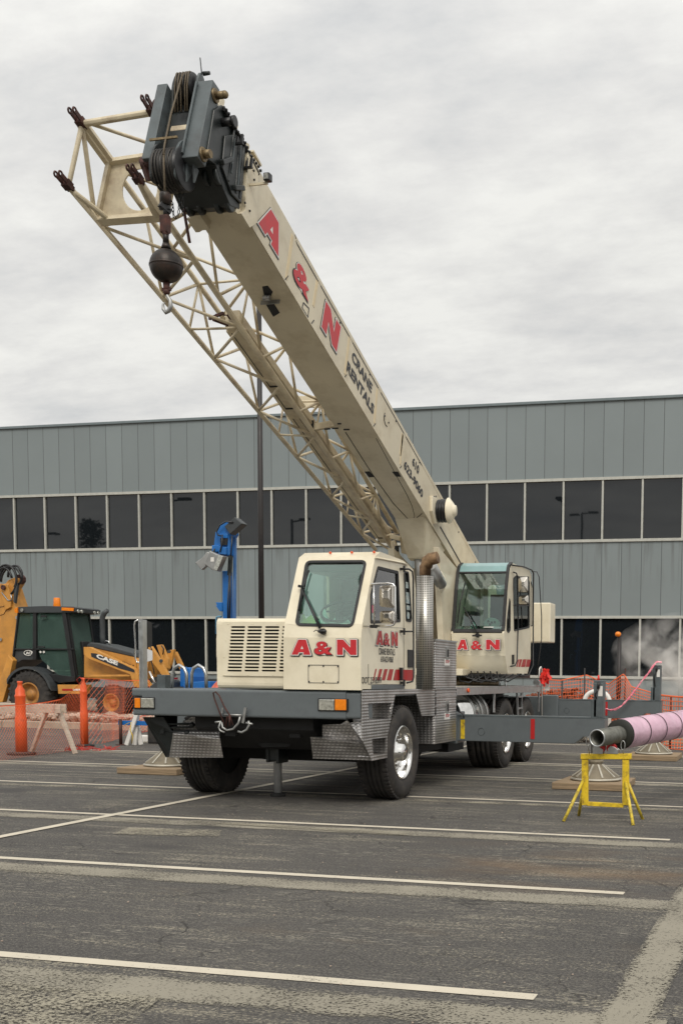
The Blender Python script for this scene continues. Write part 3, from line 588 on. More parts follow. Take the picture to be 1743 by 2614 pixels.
# --- wheels
def wheel(xo, Y, wdt, sgn, dual=False, parent=crane):
    """xo = outer face x, sgn = +1 when the outer face looks to +x"""
    R_ = .575; ax = Vector((sgn, 0, 0)); o = Vector((xo, Y, R_))
    w = wdt
    prof = [(.33, -.03), (.38, .0), (.45, .012), (.515, .0), (.55, -.022), (.568, -.05), (.575, -.075)]
    for i in range(1, 5):
        h = -.075-(w-.15)*i/5; prof += [(.575, h+.012), (.560, h+.010), (.560, h-.010), (.575, h-.012)]
    prof += [(.575, -w+.075), (.55, -w+.02), (.515, -w), (.33, -w+.03)]
    mb = MB().lathe(prof, o, ax, 72)
    for i in range(60):   # shoulder lugs
        a = 2*PI*i/60; c, s_ = math.cos(a), math.sin(a)
        for hh in (-.06, -w+.06):
            p = o+ax*hh+Vector((0, c, s_))*.562; mb.bar(p-ax*.035, p+ax*.035, .03, .036, up=(0, c, s_))
    t = mb.build('wheel', RUBBER, parent)
    rp = [(.335, -.02), (.325, -.012), (.31, -.02), (.30, -.06), (.295, -.13), (.27, -.15), (.15, -.145 if not dual else -.24)] if not dual else [(.335, -.01), (.32, -.0), (.305, -.02), (.30, -.1), (.29, -.19), (.25, -.215), (.15, -.22)]
    dep = rp[-1][1]
    hub = [(.15, dep), (.14, dep+.06), (.115, dep+.07), (.11, dep+.13), (.08, dep+.155), (.0, dep+.16)]
    MB().lathe([(0, -w+.06), (.34, -w+.05), (.34, -w+.10), (0, -w+.12)], o, ax, 32).build('brake_drum', UNDER, t)
    r = MB().lathe(rp+hub[1:], o, ax, 40)
    for i in range(10):
        a = 2*PI*i/10+.2; p = o+ax*(dep+.0)+Vector((0, math.cos(a), math.sin(a)))*.205; r.cyl(p, p+ax*.055, .022, .018, 8)
        for k_ in range(1):
            a2 = a+PI/10; p = o+ax*(dep+.005)+Vector((0, math.cos(a2), math.sin(a2)))*.26; r.ball(p, .022, 8)
    r.build('rim', CHROME, t)
    return t
wheel(-4.76, 13.15, .42, 1); wheel(XLS, 13.15, .42, -1)
for Y in (18.3, 19.78): wheel(-4.82, Y, .56, 1, True); wheel(-7.47, Y, .56, -1, True)
# --- chassis
c = MB()
for xa in (-6.62, -5.80): c.box(xa, xa+.14, 12.1, 21.6, .78, 1.16)
c.box(-7.3, -5.0, 13.05, 13.25, .45, .62); c.box(-7.1, -5.2, 18.2, 18.4, .5, .64); c.box(-7.1, -5.2, 19.7, 19.85, .5, .64)
c.box(-6.7, -5.6, 14.2, 17.2, .42, .98)
c.px([(12.0, 1.02), (12.0, .88), (12.5, .62), (13.6, .62), (13.9, 1.02)], -6.95, -5.45)
c.box(-6.9, -5.4, 13.6, 17.6, .40, .55)
c.box(-7.0, -5.3, 16.6, 17.4, .35, .9)
c.build('chassis', UNDER, crane, .01)
MB().py(sy(12.35, R2, [(600, 960), (860, 1060), (1000, 1085), (1120, 1160), (1240, 1240), (1480, 1240), (1565, 1165), (1600, 960)]), 12.35, 12.7).build('front_crossmember', UNDER, crane, .01)
# --- bumper with headlights
b = MB(); b.px(roundpoly([(11.78, 1.02), (11.78, 1.335), (12.02, 1.335), (12.02, 1.02)], .03), -7.50, -4.96)
b.px(roundpoly([(11.79, 1.03), (11.79, 1.325), (12.15, 1.325), (12.15, 1.03)], .03), -4.965, -4.79)
b.px(roundpoly([(11.78, 1.235), (11.78, 1.335), (12.15, 1.335), (12.15, 1.235)], .03), -7.63, -7.499)
b.px(roundpoly([(11.78, 1.02), (11.78, 1.105), (12.15, 1.105), (12.15, 1.02)], .03), -7.62, -7.499)
bo = b.build('bumper', GREY, crane, .006)
MB().box(-7.60, -7.5, 11.83, 12.1, 1.10, 1.24).build('lamp_recess', BLACK, bo)
for (R, fx, fy, lx0, lx1, ax0, ax1) in ((R2, (72, 268), (782, 892), 142, 260, 84, 136), (R3, (116, 402), (160, 286), 126, 270, 278, 386)):
    (x0, z1), (x1, z0) = sy(11.77, R, [(fx[0], fy[0]), (fx[1], fy[1])])
    h = MB().box(x0, x1, 11.765, 11.80, z0, z1).build('headlight', BLACK, crane, .006)
    (xa, za), (xb, zb) = sy(11.76, R, [(lx0, fy[0]+10), (lx1, fy[1]-10)])
    MB().box(xa, xb, 11.757, 11.77, zb, za).build('lens', LENS, h, .008)
    (xa, za), (xb, zb) = sy(11.76, R, [(ax0, fy[0]+10), (ax1, fy[1]-10)])
    MB().box(xa, xb, 11.757, 11.77, zb, za).build('turn_signal', AMBER, h, .008)
# --- tow shackles and sling
sh = MB()
def arc(c0, r, a0, a1, k, pl='xz', yv=0):
    return [Vector((c0[0]+r*math.cos(math.radians(a0+(a1-a0)*i/k)), yv, c0[1]+r*math.sin(math.radians(a0+(a1-a0)*i/k)))) for i in range(k+1)]
Yh = 11.70
def P2(*pts, Y=Yh, R=R2): return [onY(R(*p), Y) for p in pts]
sh.tube(P2((870, 1000), (850, 1060), (865, 1090), (905, 1105)), .011)
sh.tube(P2((880, 1010), (885, 1060), (925, 1085), (980, 1075), (1030, 1020), (1045, 960)), .013)
sh.tube(P2((1120, 1000), (1130, 1030), (1105, 1080), (1060, 1105), (1025, 1095)), .013)
sh.tube(P2((820, 1012), (865, 1008)), .012); sh.tube(P2((1100, 1018), (1158, 1030)), .013); sh.tube(P2((900, 945), (1060, 948)), .012)
sh.bar(*P2((1095, 880), (1070, 1020), Y=11.73), .03, .02, up=(0, 1, 0)); sh.bar(*P2((890, 880), (882, 930), Y=11.74), .02, .02, up=(0, 1, 0))
sh.build('tow_shackle', STEEL, crane)
MB().tube(P2((905, 1040), (850, 900), (812, 800), (800, 745), (822, 735), (855, 770), (900, 870), (950, 950), (980, 1040), Y=11.68), .009, 8).tube(P2((915, 1060), (930, 960), (950, 960), (950, 1050), Y=11.67), .012).build('wire_sling', RUSTBR, crane)
# --- side plates (diamond plate), right side
sp_ = sx(XS, R3, [(540, 72), (1242, 72), (1242, 322), (1104, 328), (1052, 118), (853, 124), (836, 215), (800, 420), (780, 530), (777, 727), (632, 757), (540, 560)])
hole1 = sx(XS, R3, [(592, 208), (818, 201), (800, 356), (606, 366)]); hole2 = sx(XS, R3, [(633, 547), (764, 534), (757, 686), (642, 690)])
side = MB(); side.panel((XS, 0, 0), (0, 1, 0), (0, 0, 1), sp_, [hole1, hole2], .012)
for h in (hole1, hole2):
    y0, y1 = min(p[0] for p in h), max(p[0] for p in h); z0, z1 = min(p[1] for p in h), max(p[1] for p in h)
    side.box(XS-.16, XS-.014, y0-.02, y1+.02, z0-.012, z0-.002); side.box(XS-.17, XS-.16, y0-.02, y1+.02, z0-.012, z1+.02); side.box(XS-.16, XS-.014, y1+.01, y1+.02, z0, z1)
side.build('fender_plate', PLATE, crane)
q = [onY(R3(418, 396), 11.9), Vector((XS, sp_[10][0], sp_[10][1])), Vector((XS, sp_[11][0], sp_[11][1])), Vector((XS, 11.86, 1.02))]
g_ = MB(); g_.add([*q, *[v+Vector((-.012, .012, 0)) for v in q]], [(0, 1, 2, 3), (7, 6, 5, 4), (0, 4, 5, 1), (1, 5, 6, 2), (2, 6, 7, 3), (3, 7, 4, 0)], False)
g_.build('fender_gusset', PLATE, crane)
def guard(flip):
    fx = (lambda x: 2*XC-x) if flip else (lambda x: x)
    A = [onY(R3(*p), 11.92) for p in ((160, 412), (340, 405), (395, 365), (418, 396))]+[onY(R3(*p), 12.04) for p in ((525, 572), (160, 525))]
    B = [onY(R3(*p), 11.98) for p in ((45, 527), (525, 612), (620, 752), (70, 735))]; B = [onY(R3(45, 527), 11.98), onY(R3(540, 600), 11.98), onY(R3(618, 752), 12.1), onY(R3(70, 735), 12.1)]
    T = [onY(R3(45, 527), 11.98), onY(R3(540, 600), 11.98), onY(R3(525, 572), 12.04), onY(R3(160, 525), 12.04)]
    m = MB()
    for P_ in (A, B, T):
        P_ = [Vector((fx(p.x), p.y, p.z)) for p in P_]; n = len(P_); bk = [p+Vector((0, .012, 0)) for p in P_]
        m.add(P_+bk, [tuple(range(n)), tuple(reversed(range(n, 2*n)))]+[(i, (i+1) % n, n+(i+1) % n, n+i) for i in range(n)], False)
    m.build('mud_guard', PLATE, crane)
guard(False)
def slab3(mb, pts, d=(0, .012, 0)):
    n = len(pts); d = Vector(d); mb.add(pts+[p+d for p in pts], [tuple(range(n)), tuple(reversed(range(n, 2*n)))]+[(i, (i+1) % n, n+(i+1) % n, n+i) for i in range(n)], False)
lg_ = MB()
def q2(x, y, Y): return onY(R2(x, y), Y)
slab3(lg_, [q2(435, 1112, 12.02), q2(860, 1160, 12.02), q2(888, 1333, 12.12), q2(400, 1333, 12.12)])
slab3(lg_, [q2(600, 965, 12.10), q2(850, 965, 12.10), q2(852, 1075, 12.09), q2(435, 1070, 12.09)])
slab3(lg_, [q2(435, 1112, 12.02), q2(860, 1160, 12.02), q2(852, 1075, 12.10), q2(435, 1070, 12.10)], (0, 0, -.012))
lg_.build('mud_guard', PLATE, crane)
lg_ = MB(); slab3(lg_, [q2(158, 965, 11.95), q2(350, 965, 12.02), q2(436, 1105, 12.04), q2(432, 1325, 12.12), q2(370, 1333, 12.2)]); lg_.build('fender_side', DARK, crane)
# left hand side plate (its inner face is seen under the bumper)
lp = [(2*XC-XS, p[0], p[1]) for p in sp_]
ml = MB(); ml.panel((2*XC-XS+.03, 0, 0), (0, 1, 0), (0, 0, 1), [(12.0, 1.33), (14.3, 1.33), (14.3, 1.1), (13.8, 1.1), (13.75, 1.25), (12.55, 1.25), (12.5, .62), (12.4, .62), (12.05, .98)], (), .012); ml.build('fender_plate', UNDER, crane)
st = MB(); st.tube(P2((365, 1030), (600, 1025), Y=12.05), .012).tube(P2((365, 1060), (600, 1055), Y=12.05), .012).tube(P2((365, 1095), (575, 1100), Y=12.05), .012).bar(*P2((345, 1010), (345, 1115), Y=12.05), .05).ball(P2((608, 1035), Y=12.05)[0], .035, 10).ball(P2((565, 1110), Y=12.05)[0], .035, 10)
st.build('steering_linkage', DARK, crane)
# --- front deck, mirror post, hand loops
dk = MB().box(-7.56, -4.79, 12.03, 14.33, 1.27, 1.33); dk.build('front_deck', GREY, crane, .004)
Yd = 12.05
for xa in (424, 600):
    a0 = P2((xa, 700), (xa+10, 545), Y=Yd); rr_ = P2((xa+68, 500), Y=Yd)[0]; pts = P2((xa+2, 700), (xa+6, 570), (xa+22, 520), (xa+66, 492), (xa+112, 520), (xa+134, 570), (xa+138, 700), Y=Yd)
    MB().tube(pts, .02, 10).build('grab_loop', ALU, crane)
lm = MB(); p = P2((140, 78), (148, 703), Y=11.98); w_ = (P2((165, 400), Y=11.98)[0].x-P2((122, 400), Y=11.98)[0].x)
lm.box(p[0].x-w_/2, p[0].x+w_/2, 11.98, 12.06, 1.33, p[0].z)
for i in range(3): lm.box(p[0].x-w_/2+.012+i*w_*.3, p[0].x-w_/2+.02+i*w_*.3, 11.974, 11.98, 1.34, p[0].z-.02)
lmo = lm.build('mirror_post', ALU, crane, .004)
MB().tube(P2((120, 80), (92, 95), (85, 130), (95, 300), (92, 430), (110, 470), (160, 465), Y=12.02), .01).build('mirror_loop', CHROME, crane)
for (x0, x1, y0, y1) in ((150, 210, 88, 335), (160, 215, 345, 462)):
    q = P2((x0, y1), (x1, y0), Y=12.12); m_ = MB().px(roundpoly([(12.08, q[0].z), (12.08, q[1].z), (12.2, q[1].z-.02), (12.2, q[0].z+.02)], .02), q[0].x, q[1].x).build('mirror', BLACK if y0 < 100 else CHROME, crane, .01)
# --- engine hood with louvred grille
hx0 = P2((838, 600), Y=11.87)[0].x; hz1 = P2((1100, 66), Y=11.87)[0].z
HX1 = -5.705
MB().px(roundpoly([(11.86, 1.345), (11.86, hz1), (13.6, hz1+.02), (13.6, 1.345)], .07), hx0, HX1-.002).build('hood', CREAM, crane, .06, 4)
gr_ = []; (gx0, gz1), (gx1, gz0) = sy(11.845, R2, [(884, 98), (1496, 596)]); gx1 = min(gx1, HX1)
for i in range(14):
    y = 146+30.55*i; f = i/13
    for (a, b_, c_, d_) in ((962, 1092, 928, 1060), (1112, 1245, 1083, 1215), (1270, 1403, 1240, 1372), (1430, 1492, 1396, 1478)):
        (xa, za), (xb, zb) = sy(11.845, R2, [(a+(c_-a)*f, y-8.5), (b_+(d_-b_)*f, y+8.5)]); gr_.append(rr(xa, min(xb, gx1-.01), zb, za, .0115, 3))
gm = MB().panel((0, 11.843, 0), (1, 0, 0), (0, 0, 1), rr(gx0, gx1, gz0, gz1, .03), gr_, .014)
for px_, py_ in ((935, 118), (1155, 118), (1380, 118), (893, 580), (1115, 580), (1340, 580), (910, 268), (897, 420)): p = P2((px_, py_), Y=11.843)[0]; gm.cyl(p, p+Vector((0, -.004, 0)), .009, .007, 8)
gm.build('grille', CREAM, crane)
MB().box(gx0+.01, gx1-.01, 11.8575, 11.8595, gz0+.01, gz1-.01).build('grille_dark_backing', VOID, crane)  # black sheet painted in for the shaded depth behind the louvres
ht = MB().tube(P2((868, 130), (845, 170), (835, 250), (835, 400), (845, 480), (860, 520), Y=11.93), .008); ht.build('hood_handle', CREAM, crane)
# --- driver cab
CX0, CX1 = -5.70, XS
prof = [(11.76, 1.35), (11.765, 1.93), (11.80, 2.08), (12.18, 2.855), (12.34, 2.925), (13.10, 2.905), (13.31, 2.865), (13.47, 2.825), (13.56, 2.6), (13.577, 1.35)]
cabm = MB(); TH = .035
# right side wall with door window and quarter light
win = roundpoly(sx(CX1, R1, [(1030, 258), (1272, 318), (1296, 912), (948, 930), (945, 590)]), .03)
qw = roundpoly(sx(CX1, R1, [(1352, 318), (1392, 325), (1432, 880), (1420, 912), (1362, 905), (1342, 340)]), .035)
cabm.panel((CX1, 0, 0), (0, 1, 0), (0, 0, 1), prof, [win, qw], TH)
lwin = rr(12.2, 12.95, 2.15, 2.72, .05); cabm.panel((CX0, 0, 0), (0, -1, 0), (0, 0, 1), [(-a, b_) for a, b_ in prof], [[(-a, b_) for a, b_ in lwin]], TH)
# front lower, slanted windscreen wall, roof, back
def face(i, j, holes=()):
    a, b_ = Vector((0, *prof[i])), Vector((0, *prof[j])); Lh = (b_-a).length; v = (b_-a)/Lh
    cabm.panel((CX0+TH, a.y, a.z), (1, 0, 0), v, [(0, 0), (CX1-CX0-2*TH, 0), (CX1-CX0-2*TH, Lh), (0, Lh)], holes, TH)
Wd = CX1-CX0-2*TH
for i, j in ((0, 1), (1, 2), (3, 4), (4, 5), (5, 6), (6, 7), (7, 8)): face(i, j)
a_, b2_ = Vector(prof[2]), Vector(prof[3]); SL = (b2_-a_).length; sv = Vector((0, (b2_-a_).x/SL, (b2_-a_).y/SL)); so_ = Vector((CX0+TH, a_.x, a_.y))
def onface(R, p):  # intersect a sight line with the windscreen plane
    n = Vector((1, 0, 0)).cross(sv); r = ray(R(*p)); t = (so_-EYEV).dot(n)/r.dot(n); q = EYEV+r*t-so_; return (q.x, q.dot(sv))
ws = roundpoly([onface(R1, p) for p in ((62, 955), (745, 970), (905, 190), (190, 195))], .07, 6)
wsi = offp(ws, -.028)
face(2, 3, [ws])
bkh = rr(.1, Wd-.1, .75, 1.15, .05)
a_, b_ = Vector((0, *prof[9])), Vector((0, *prof[8])); v = (b_-a_).normalized(); cabm.panel((CX1-TH, a_.y, a_.z), (-1, 0, 0), v, [(0, 0), (Wd, 0), (Wd, (b_-a_).length), (0, (b_-a_).length)], [bkh], TH)
cab = cabm.build('driver_cab', CREAM, crane, .012, 2)
fw = MB().panel(so_+Vector((0, -.008, .004)), (1, 0, 0), sv, offp(ws, .004), [wsi], .05); ws_o = MB().panel(so_+sv.cross(Vector((1, 0, 0)))*.0+Vector((0, .012, 0)), (1, 0, 0), sv, offp(ws, -.002), (), .006)
wso = ws_o.build('windscreen', GLASS, crane); fw.build('window_seal', SEAL, wso, .006)
def sidewin(name, poly, mt, sealw=.022, X=CX1):
    o = MB().panel((X-.012, 0, 0), (0, 1, 0), (0, 0, 1), poly, (), .006).build(name, mt, crane)
    MB().panel((X+.006, 0, 0), (0, 1, 0), (0, 0, 1), offp(poly, .004), [offp(poly, -sealw)], .03).build('window_seal', SEAL, o); return o
sidewin('door_window', win, GLASS, .03); sidewin('quarter_window', qw, GLASSD, .016)
sk_ = MB()
for (a, b_, c_, d_) in ((1362, 1400, 440, 520), (1366, 1408, 560, 700), (1372, 1412, 715, 775)): (ya, za), (yb, zb) = sx(CX1-.008, R1, [(a, c_), (b_, d_)]); sk_.box(CX1-.009, CX1-.006, ya, yb, zb, za)
p = onX(R1(1390, 838), CX1-.008); sk_.cyl(p, p+Vector((.003, 0, 0)), .045, .045, 20); sk_.build('stickers', STICK2, crane)
(ya, za), (yb, zb) = sx(CX1-.01, R1, [(952, 710), (992, 808)]); MB().box(CX1-.011, CX1-.008, ya, yb, zb, za).build('stickers', STICK, crane)
(ya, za), (yb, zb) = sx(CX1-.01, R1, [(962, 812), (994, 890)]); MB().box(CX1-.011, CX1-.008, ya, yb, zb, za).build('stickers', STICK2, crane)
# roof rail, door outline, step, vent, access panel
tr = MB(); pr = [Vector((CX1+.012, *q)) for q in sx(CX1+.012, R1, [(1005, 155), (1330, 218), (1385, 240)])]; tr.tube(pr, .011, 6); tr.build('drip_rail', CREAM, cab)
dr = MB()
dl = sx(CX1, R1, [(920, 1410), (922, 1645), (1330, 1650)]); pts = [Vector((CX1+.001, *q)) for q in dl]
for a, b_ in zip(pts, pts[1:]): dr.bar(a, b_, .006, .004)
pts = [Vector((CX1+.001, *q)) for q in sx(CX1, R1, [(1335, 310), (1338, 1650)])]; dr.bar(pts[0], pts[1], .006, .004)
pts = [Vector((CX1+.001, *q)) for q in sx(CX1, R1, [(860, 962), (1335, 985)])]; dr.bar(pts[0], pts[1], .003, .003)
dr.build('door_seam', INK, cab)
(ya, za), (yb, zb) = sx(CX1, R1, [(955, 1655), (1338, 1698)]); MB().box(CX1-.02, CX1+.012, ya, yb, zb, za).build('door_sill', GREY, crane)
(ya, za), (yb, zb) = sx(CX1, R1, [(1380, 1238), (1448, 1450)]); MB().box(CX1-.01, CX1+.01, ya, yb, zb, za).build('door_vent', SEAL, crane)
dh = [Vector((CX1+.02, *q)) for q in sx(CX1+.02, R1, [(1310, 1450), (1310, 1600)])]; MB().bar(dh[0], dh[1], .03, .05, up=(0, 1, 0)).build('door_handle', BLACK, crane)
gb = [Vector((CX1+.06, *q)) for q in sx(CX1+.06, R1, [(1345, 290), (1400, 290), (1440, 320), (1450, 400), (1455, 1560), (1440, 1615), (1375, 1630)])]
gr2 = MB().tube(gb, .011, 8); a = [Vector((CX1+.06, *q)) for q in sx(CX1+.06, R1, [(1352, 1025), (1453, 1025)])]; gr2.tube(a, .01)
for yy in (290, 1025, 1630): p = Vector((CX1+.05, *sx(CX1+.06, R1, [(1352, yy)])[0])); gr2.bar(p+Vector((-.05, 0, 0)), p+Vector((.01, 0, 0)), .03); gr2.bar(p+Vector((0, 0, -.04)), p+Vector((0, 0, .04)), .02)
gr2.build('grab_rail', BLACK, crane)
ap = MB(); (x0, z1), (x1, z0) = sy(11.755, R1, [(215, 1418), (572, 1632)])
for a, b_ in (((x0, z0), (x1, z0)), ((x1, z0), (x1, z1)), ((x1, z1), (x0, z1)), ((x0, z1), (x0, z0))): ap.bar((a[0], 11.757, a[1]), (b_[0], 11.757, b_[1]), .004, .004)
for fx in (.02, .5, .98):
    for fz in (.06, .94): p = Vector((x0+(x1-x0)*fx, 11.76, z0+(z1-z0)*fz)); ap.cyl(p, p+Vector((0, -.006, 0)), .009, .009, 8)
ap.build('access_panel', INK, cab)
# lettering on the cab
LM = [RED, WHITE, INK]
def L2(R, y0, Yp, pts): return [sy(Yp, R, [p])[0] for p in pts]
lt = MB(); Yf = 11.757
for ch, xa, xb, ya, yb in (('A', 22, 245, 1298, 1122), ('&', 288, 500, 1296, 1142), ('N', 556, 785, 1300, 1122)):
    (x0, z0), (x1, z1) = sy(Yf, R1, [(xa, ya), (xb, yb)]); logo(lt, ch, x0, x1, z0, z1, (0, Yf, 0), (1, 0, 0), (0, 0, 1), .003, .055, (.06, -.045))
lt.build('lettering', LM, cab)
lt = MB()
for ch, xa, xb, ya, yb in (('A', 1008, 1092, 1180, 1024), ('&', 1100, 1170, 1185, 1048), ('N', 1190, 1262, 1192, 1036)):
    (y0, z0), (y1, z1) = sx(CX1, R1, [(xa, ya), (xb, yb)]); logo(lt, ch, y0, y1, z0, z1, (CX1, 0, 0), (0, 1, 0), (0, 0, 1), .003, .05, (-.03, -.05))
lt.build('lettering', [STRIPER, WHITE, INK], cab); lt = MB()
for tx, xa, xb, ya, yb in (('CRANE RENTALS', 1042, 1232, 1297, 1232), ('610-623-9060', 1066, 1212, 1386, 1322), ('DOT 2518599', 845, 1072, 1638, 1562)):
    lt = MB()
    (y0, z0), (y1, z1) = sx(CX1, R1, [(xa, ya), (xb, yb)]); words(lt, tx, y0, y1, z0, z1, (CX1, 0, 0), (0, 1, 0), (0, 0, 1), .004 if 'DOT' not in tx else .006, .014 if 'DOT' not in tx else .008, 2); lt.build('lettering', [STRIPER, WHITE, INK], cab)
lt = MB()
for q in (((975, 1600), (990, 1600), (1018, 1465), (1004, 1465)), ((1020, 1600), (1050, 1600), (1085, 1468), (1052, 1468)), ((1078, 1598), (1115, 1600), (1148, 1468), (1110, 1468)), ((1138, 1598), (1190, 1600), (1215, 1470), (1170, 1468)), ((1212, 1600), (1450, 1605), (1452, 1478), (1240, 1472))):
    lt.mat(0); lay(lt, fillp([sx(CX1, R1, q)]), (CX1, 0, 0), (0, 1, 0), (0, 0, 1), .003)
lt.build('door_stripes', [STRIPER, WHITE, INK], cab)
# roof marker lights
for xm in (475, 728, 990): p = onY(R1(xm, 92), 12.25); MB().ball((p.x, 12.25, 2.912), .017, 12, (1, 1, .9)).build('marker_light', ORANGE, crane)
# wiper
wp = MB(); f_ = lambda p, d=.02: (lambda q: so_+Vector((1, 0, 0))*q[0]+sv*q[1]+Vector((0, -d, d*.4)))(onface(R1, p))
wp.tube([f_((365, 1000), .03), f_((265, 770), .05), f_((160, 545), .04)], .013); wp.tube([f_((380, 985), .03), f_((235, 690), .05), f_((160, 545), .05)], .008)
wp.tube([f_((232, 315), .02), f_((160, 545), .03), f_((118, 790), .02)], .011); wp.bar(f_((125, 515), .05), f_((180, 525), .05), .03)
p = onY(R1(388, 1025), 11.75); wp.cyl(p+Vector((0, .02, 0)), p+Vector((0, -.03, 0)), .035, .03, 16); wp.ball(p+Vector((0, -.02, 0)), .04, 12, (1.4, .6, .6)); wp.tube([onY(R1(340, 1025), 11.74), onY(R1(305, 1008), 11.73), onY(R1(280, 1028), 11.73)], .005)
wp.build('wiper', BLACK, crane)
# interior
MB().box(CX0+.05, CX1-.05, 12.32, 13.4, 2.70, 2.86).box(CX0+.05, CX1-.05, 13.1, 13.45, 1.5, 2.12).build('headliner', CASEG, cab)
it = MB(); it.box(CX0+.05, CX1-.05, 12.0, 12.22, 1.7, 2.08); it.build('dashboard', BLACK, cab, .03)
se = MB(); se.box(CX0+.16, CX1-.3, 12.95, 13.4, 1.75, 1.95); se.px(roundpoly([(13.28, 1.9), (13.2, 2.55), (13.34, 2.58), (13.44, 1.9)], .05), CX0+.12, CX0+.50); se.build('seat', SEAT, cab, .04)
pc = onface(R1, (650, 780)); cst = so_+Vector((pc[0], .32, 0)); cst.z = onY(R1(650, 800), 12.3).z; cst.x = onY(R1(650, 800), 12.3).x
wsd = MB(); ring = [cst+Vector((.21*math.cos(2*PI*i/28), .21*math.sin(2*PI*i/28)*.62, .21*math.sin(2*PI*i/28)*.55)) for i in range(28)]
wsd.tube(ring, .016, 8, True); wsd.bar(ring[0], ring[14], .03, .02); wsd.bar(cst, ring[7], .03, .02); wsd.cyl(cst, cst+Vector((0, -.08, -.25)), .03, .03, 10); wsd.build('steering_wheel', BLACK, cab)
pl = MB(); 
for xp in (425, 680): a = onY(R1(xp, 900), 13.3); pl.bar((a.x, 13.3, 1.9), (a.x, 13.3, 2.85), .05 if xp == 425 else .16, .04, up=(0, 1, 0))
pl.build('cab_post', SEAT, cab)
rnd = random.Random(5)
def cloth(c0, sx_, sz_, m, nm, par):
    mb = MB(); mb.smooth = True; n = 14; vs = []
    for j in range(n+1):
        for i in range(n+1):
            u, v = i/n, j/n; h = math.sin(PI*u)*math.sin(PI*v)
            vs.append((c0[0]+(u-.5)*sx_, c0[1]+(v-.5)*.2, c0[2]+h*sz_*(0.65+.8*noise.noise(Vector((u*5+c0[0]*7, v*5, 1))))))
    mb.add(vs, [(j*(n+1)+i, j*(n+1)+i+1, (j+1)*(n+1)+i+1, (j+1)*(n+1)+i) for j in range(n) for i in range(n)]); return mb.build(nm, m, par)
def dashz(xp, yp, Y=12.1): p = onY(R1(xp, yp), Y); return p
for xp, w_, h_, m, nm in ((190, .28, .14, HIVIS, 'vest'), (410, .2, .16, CLOTH, 'rag'), (600, .3, .1, CLOTH, 'rag')):
    p = dashz(xp, 925); cloth((p.x, 12.1, 2.085), w_, h_, m, nm, cab)
# mirrors on the right
Ym = 11.98
MB().tube([onX(R1(958, 490), CX1+.01)]+P2((962, 465), (1150, 455), (1215, 470), (1236, 500), (1240, 900), (1222, 945), (1190, 958), (1010, 958), Y=Ym, R=R1), .011, 8).tube(P2((985, 465), (992, 950), Y=Ym, R=R1), .009).build('mirror_loop', CHROME, crane)
MB().bar(*P2((945, 965), (1020, 968), Y=Ym, R=R1), .035).build('mirror_bracket', BLACK, crane)
for (x0, x1, y0, y1) in ((1052, 1212, 478, 748), (1058, 1222, 780, 936)):
    a = P2((x0, y1), (x1, y0), Y=Ym+.03, R=R1); cx, cz = (a[0].x+a[1].x)/2, (a[0].z+a[1].z)/2; hw, hh = (a[1].x-a[0].x)/2, (a[1].z-a[0].z)/2
    o1 = roundpoly([(cx-hw, cz-hh*.86), (cx+hw, cz-hh), (cx+hw, cz+hh), (cx-hw, cz+hh*.94)], .03); mb = MB(); n = len(o1)
    k2 = [(cx+hw*.15+(p[0]-cx)*.35, cz+hh*.15+(p[1]-cz)*.35) for p in o1]
    vs = [(p[0], Ym+.08, p[1]) for p in o1]+[(p[0], Ym+.03, p[1]) for p in o1]+[(p[0], Ym-.02, p[1]) for p in k2]
    mb.add(vs, [(i, (i+1) % n, n+(i+1) % n, n+i) for i in range(n)]+[(n+i, n+(i+1) % n, 2*n+(i+1) % n, 2*n+i) for i in range(n)]+[tuple(range(2*n, 3*n)), tuple(reversed(range(n)))], False)
    mb.build('mirror', MCHROME, crane, .004)
# --- front jack
jx = onY(R2(1388, 1500), 12.9).x; jt = onY(R2(1388, 1285), 12.9).z
MB().cyl((jx, 12.9, .05), (jx, 12.9, 1.0), .05, .05, 24).build('front_jack_ram', mat('pale_ram_steel', (.55, .55, .54), .35, .4, var=.15), crane)
MB().cyl((jx, 12.9, 0), (jx, 12.9, .03), .09, .09, 28).cyl((jx, 12.9, .03), (jx, 12.9, .05), .065, .055, 28).build('front_jack_float', UNDER, crane, .004)
(x0, z1), (x1, z0) = sy(12.6, R2, [(1290, 1195), (1395, 1365)]); MB().box(x0, x1, 12.6, 12.85, z0, z1+.1).box(x0-.01, x0+.03, 12.58, 12.85, z0-.02, z1).box(x1-.03, x1+.01, 12.58, 12.85, z0-.03, z1).build('front_jack_housing', DARK, crane, .008)
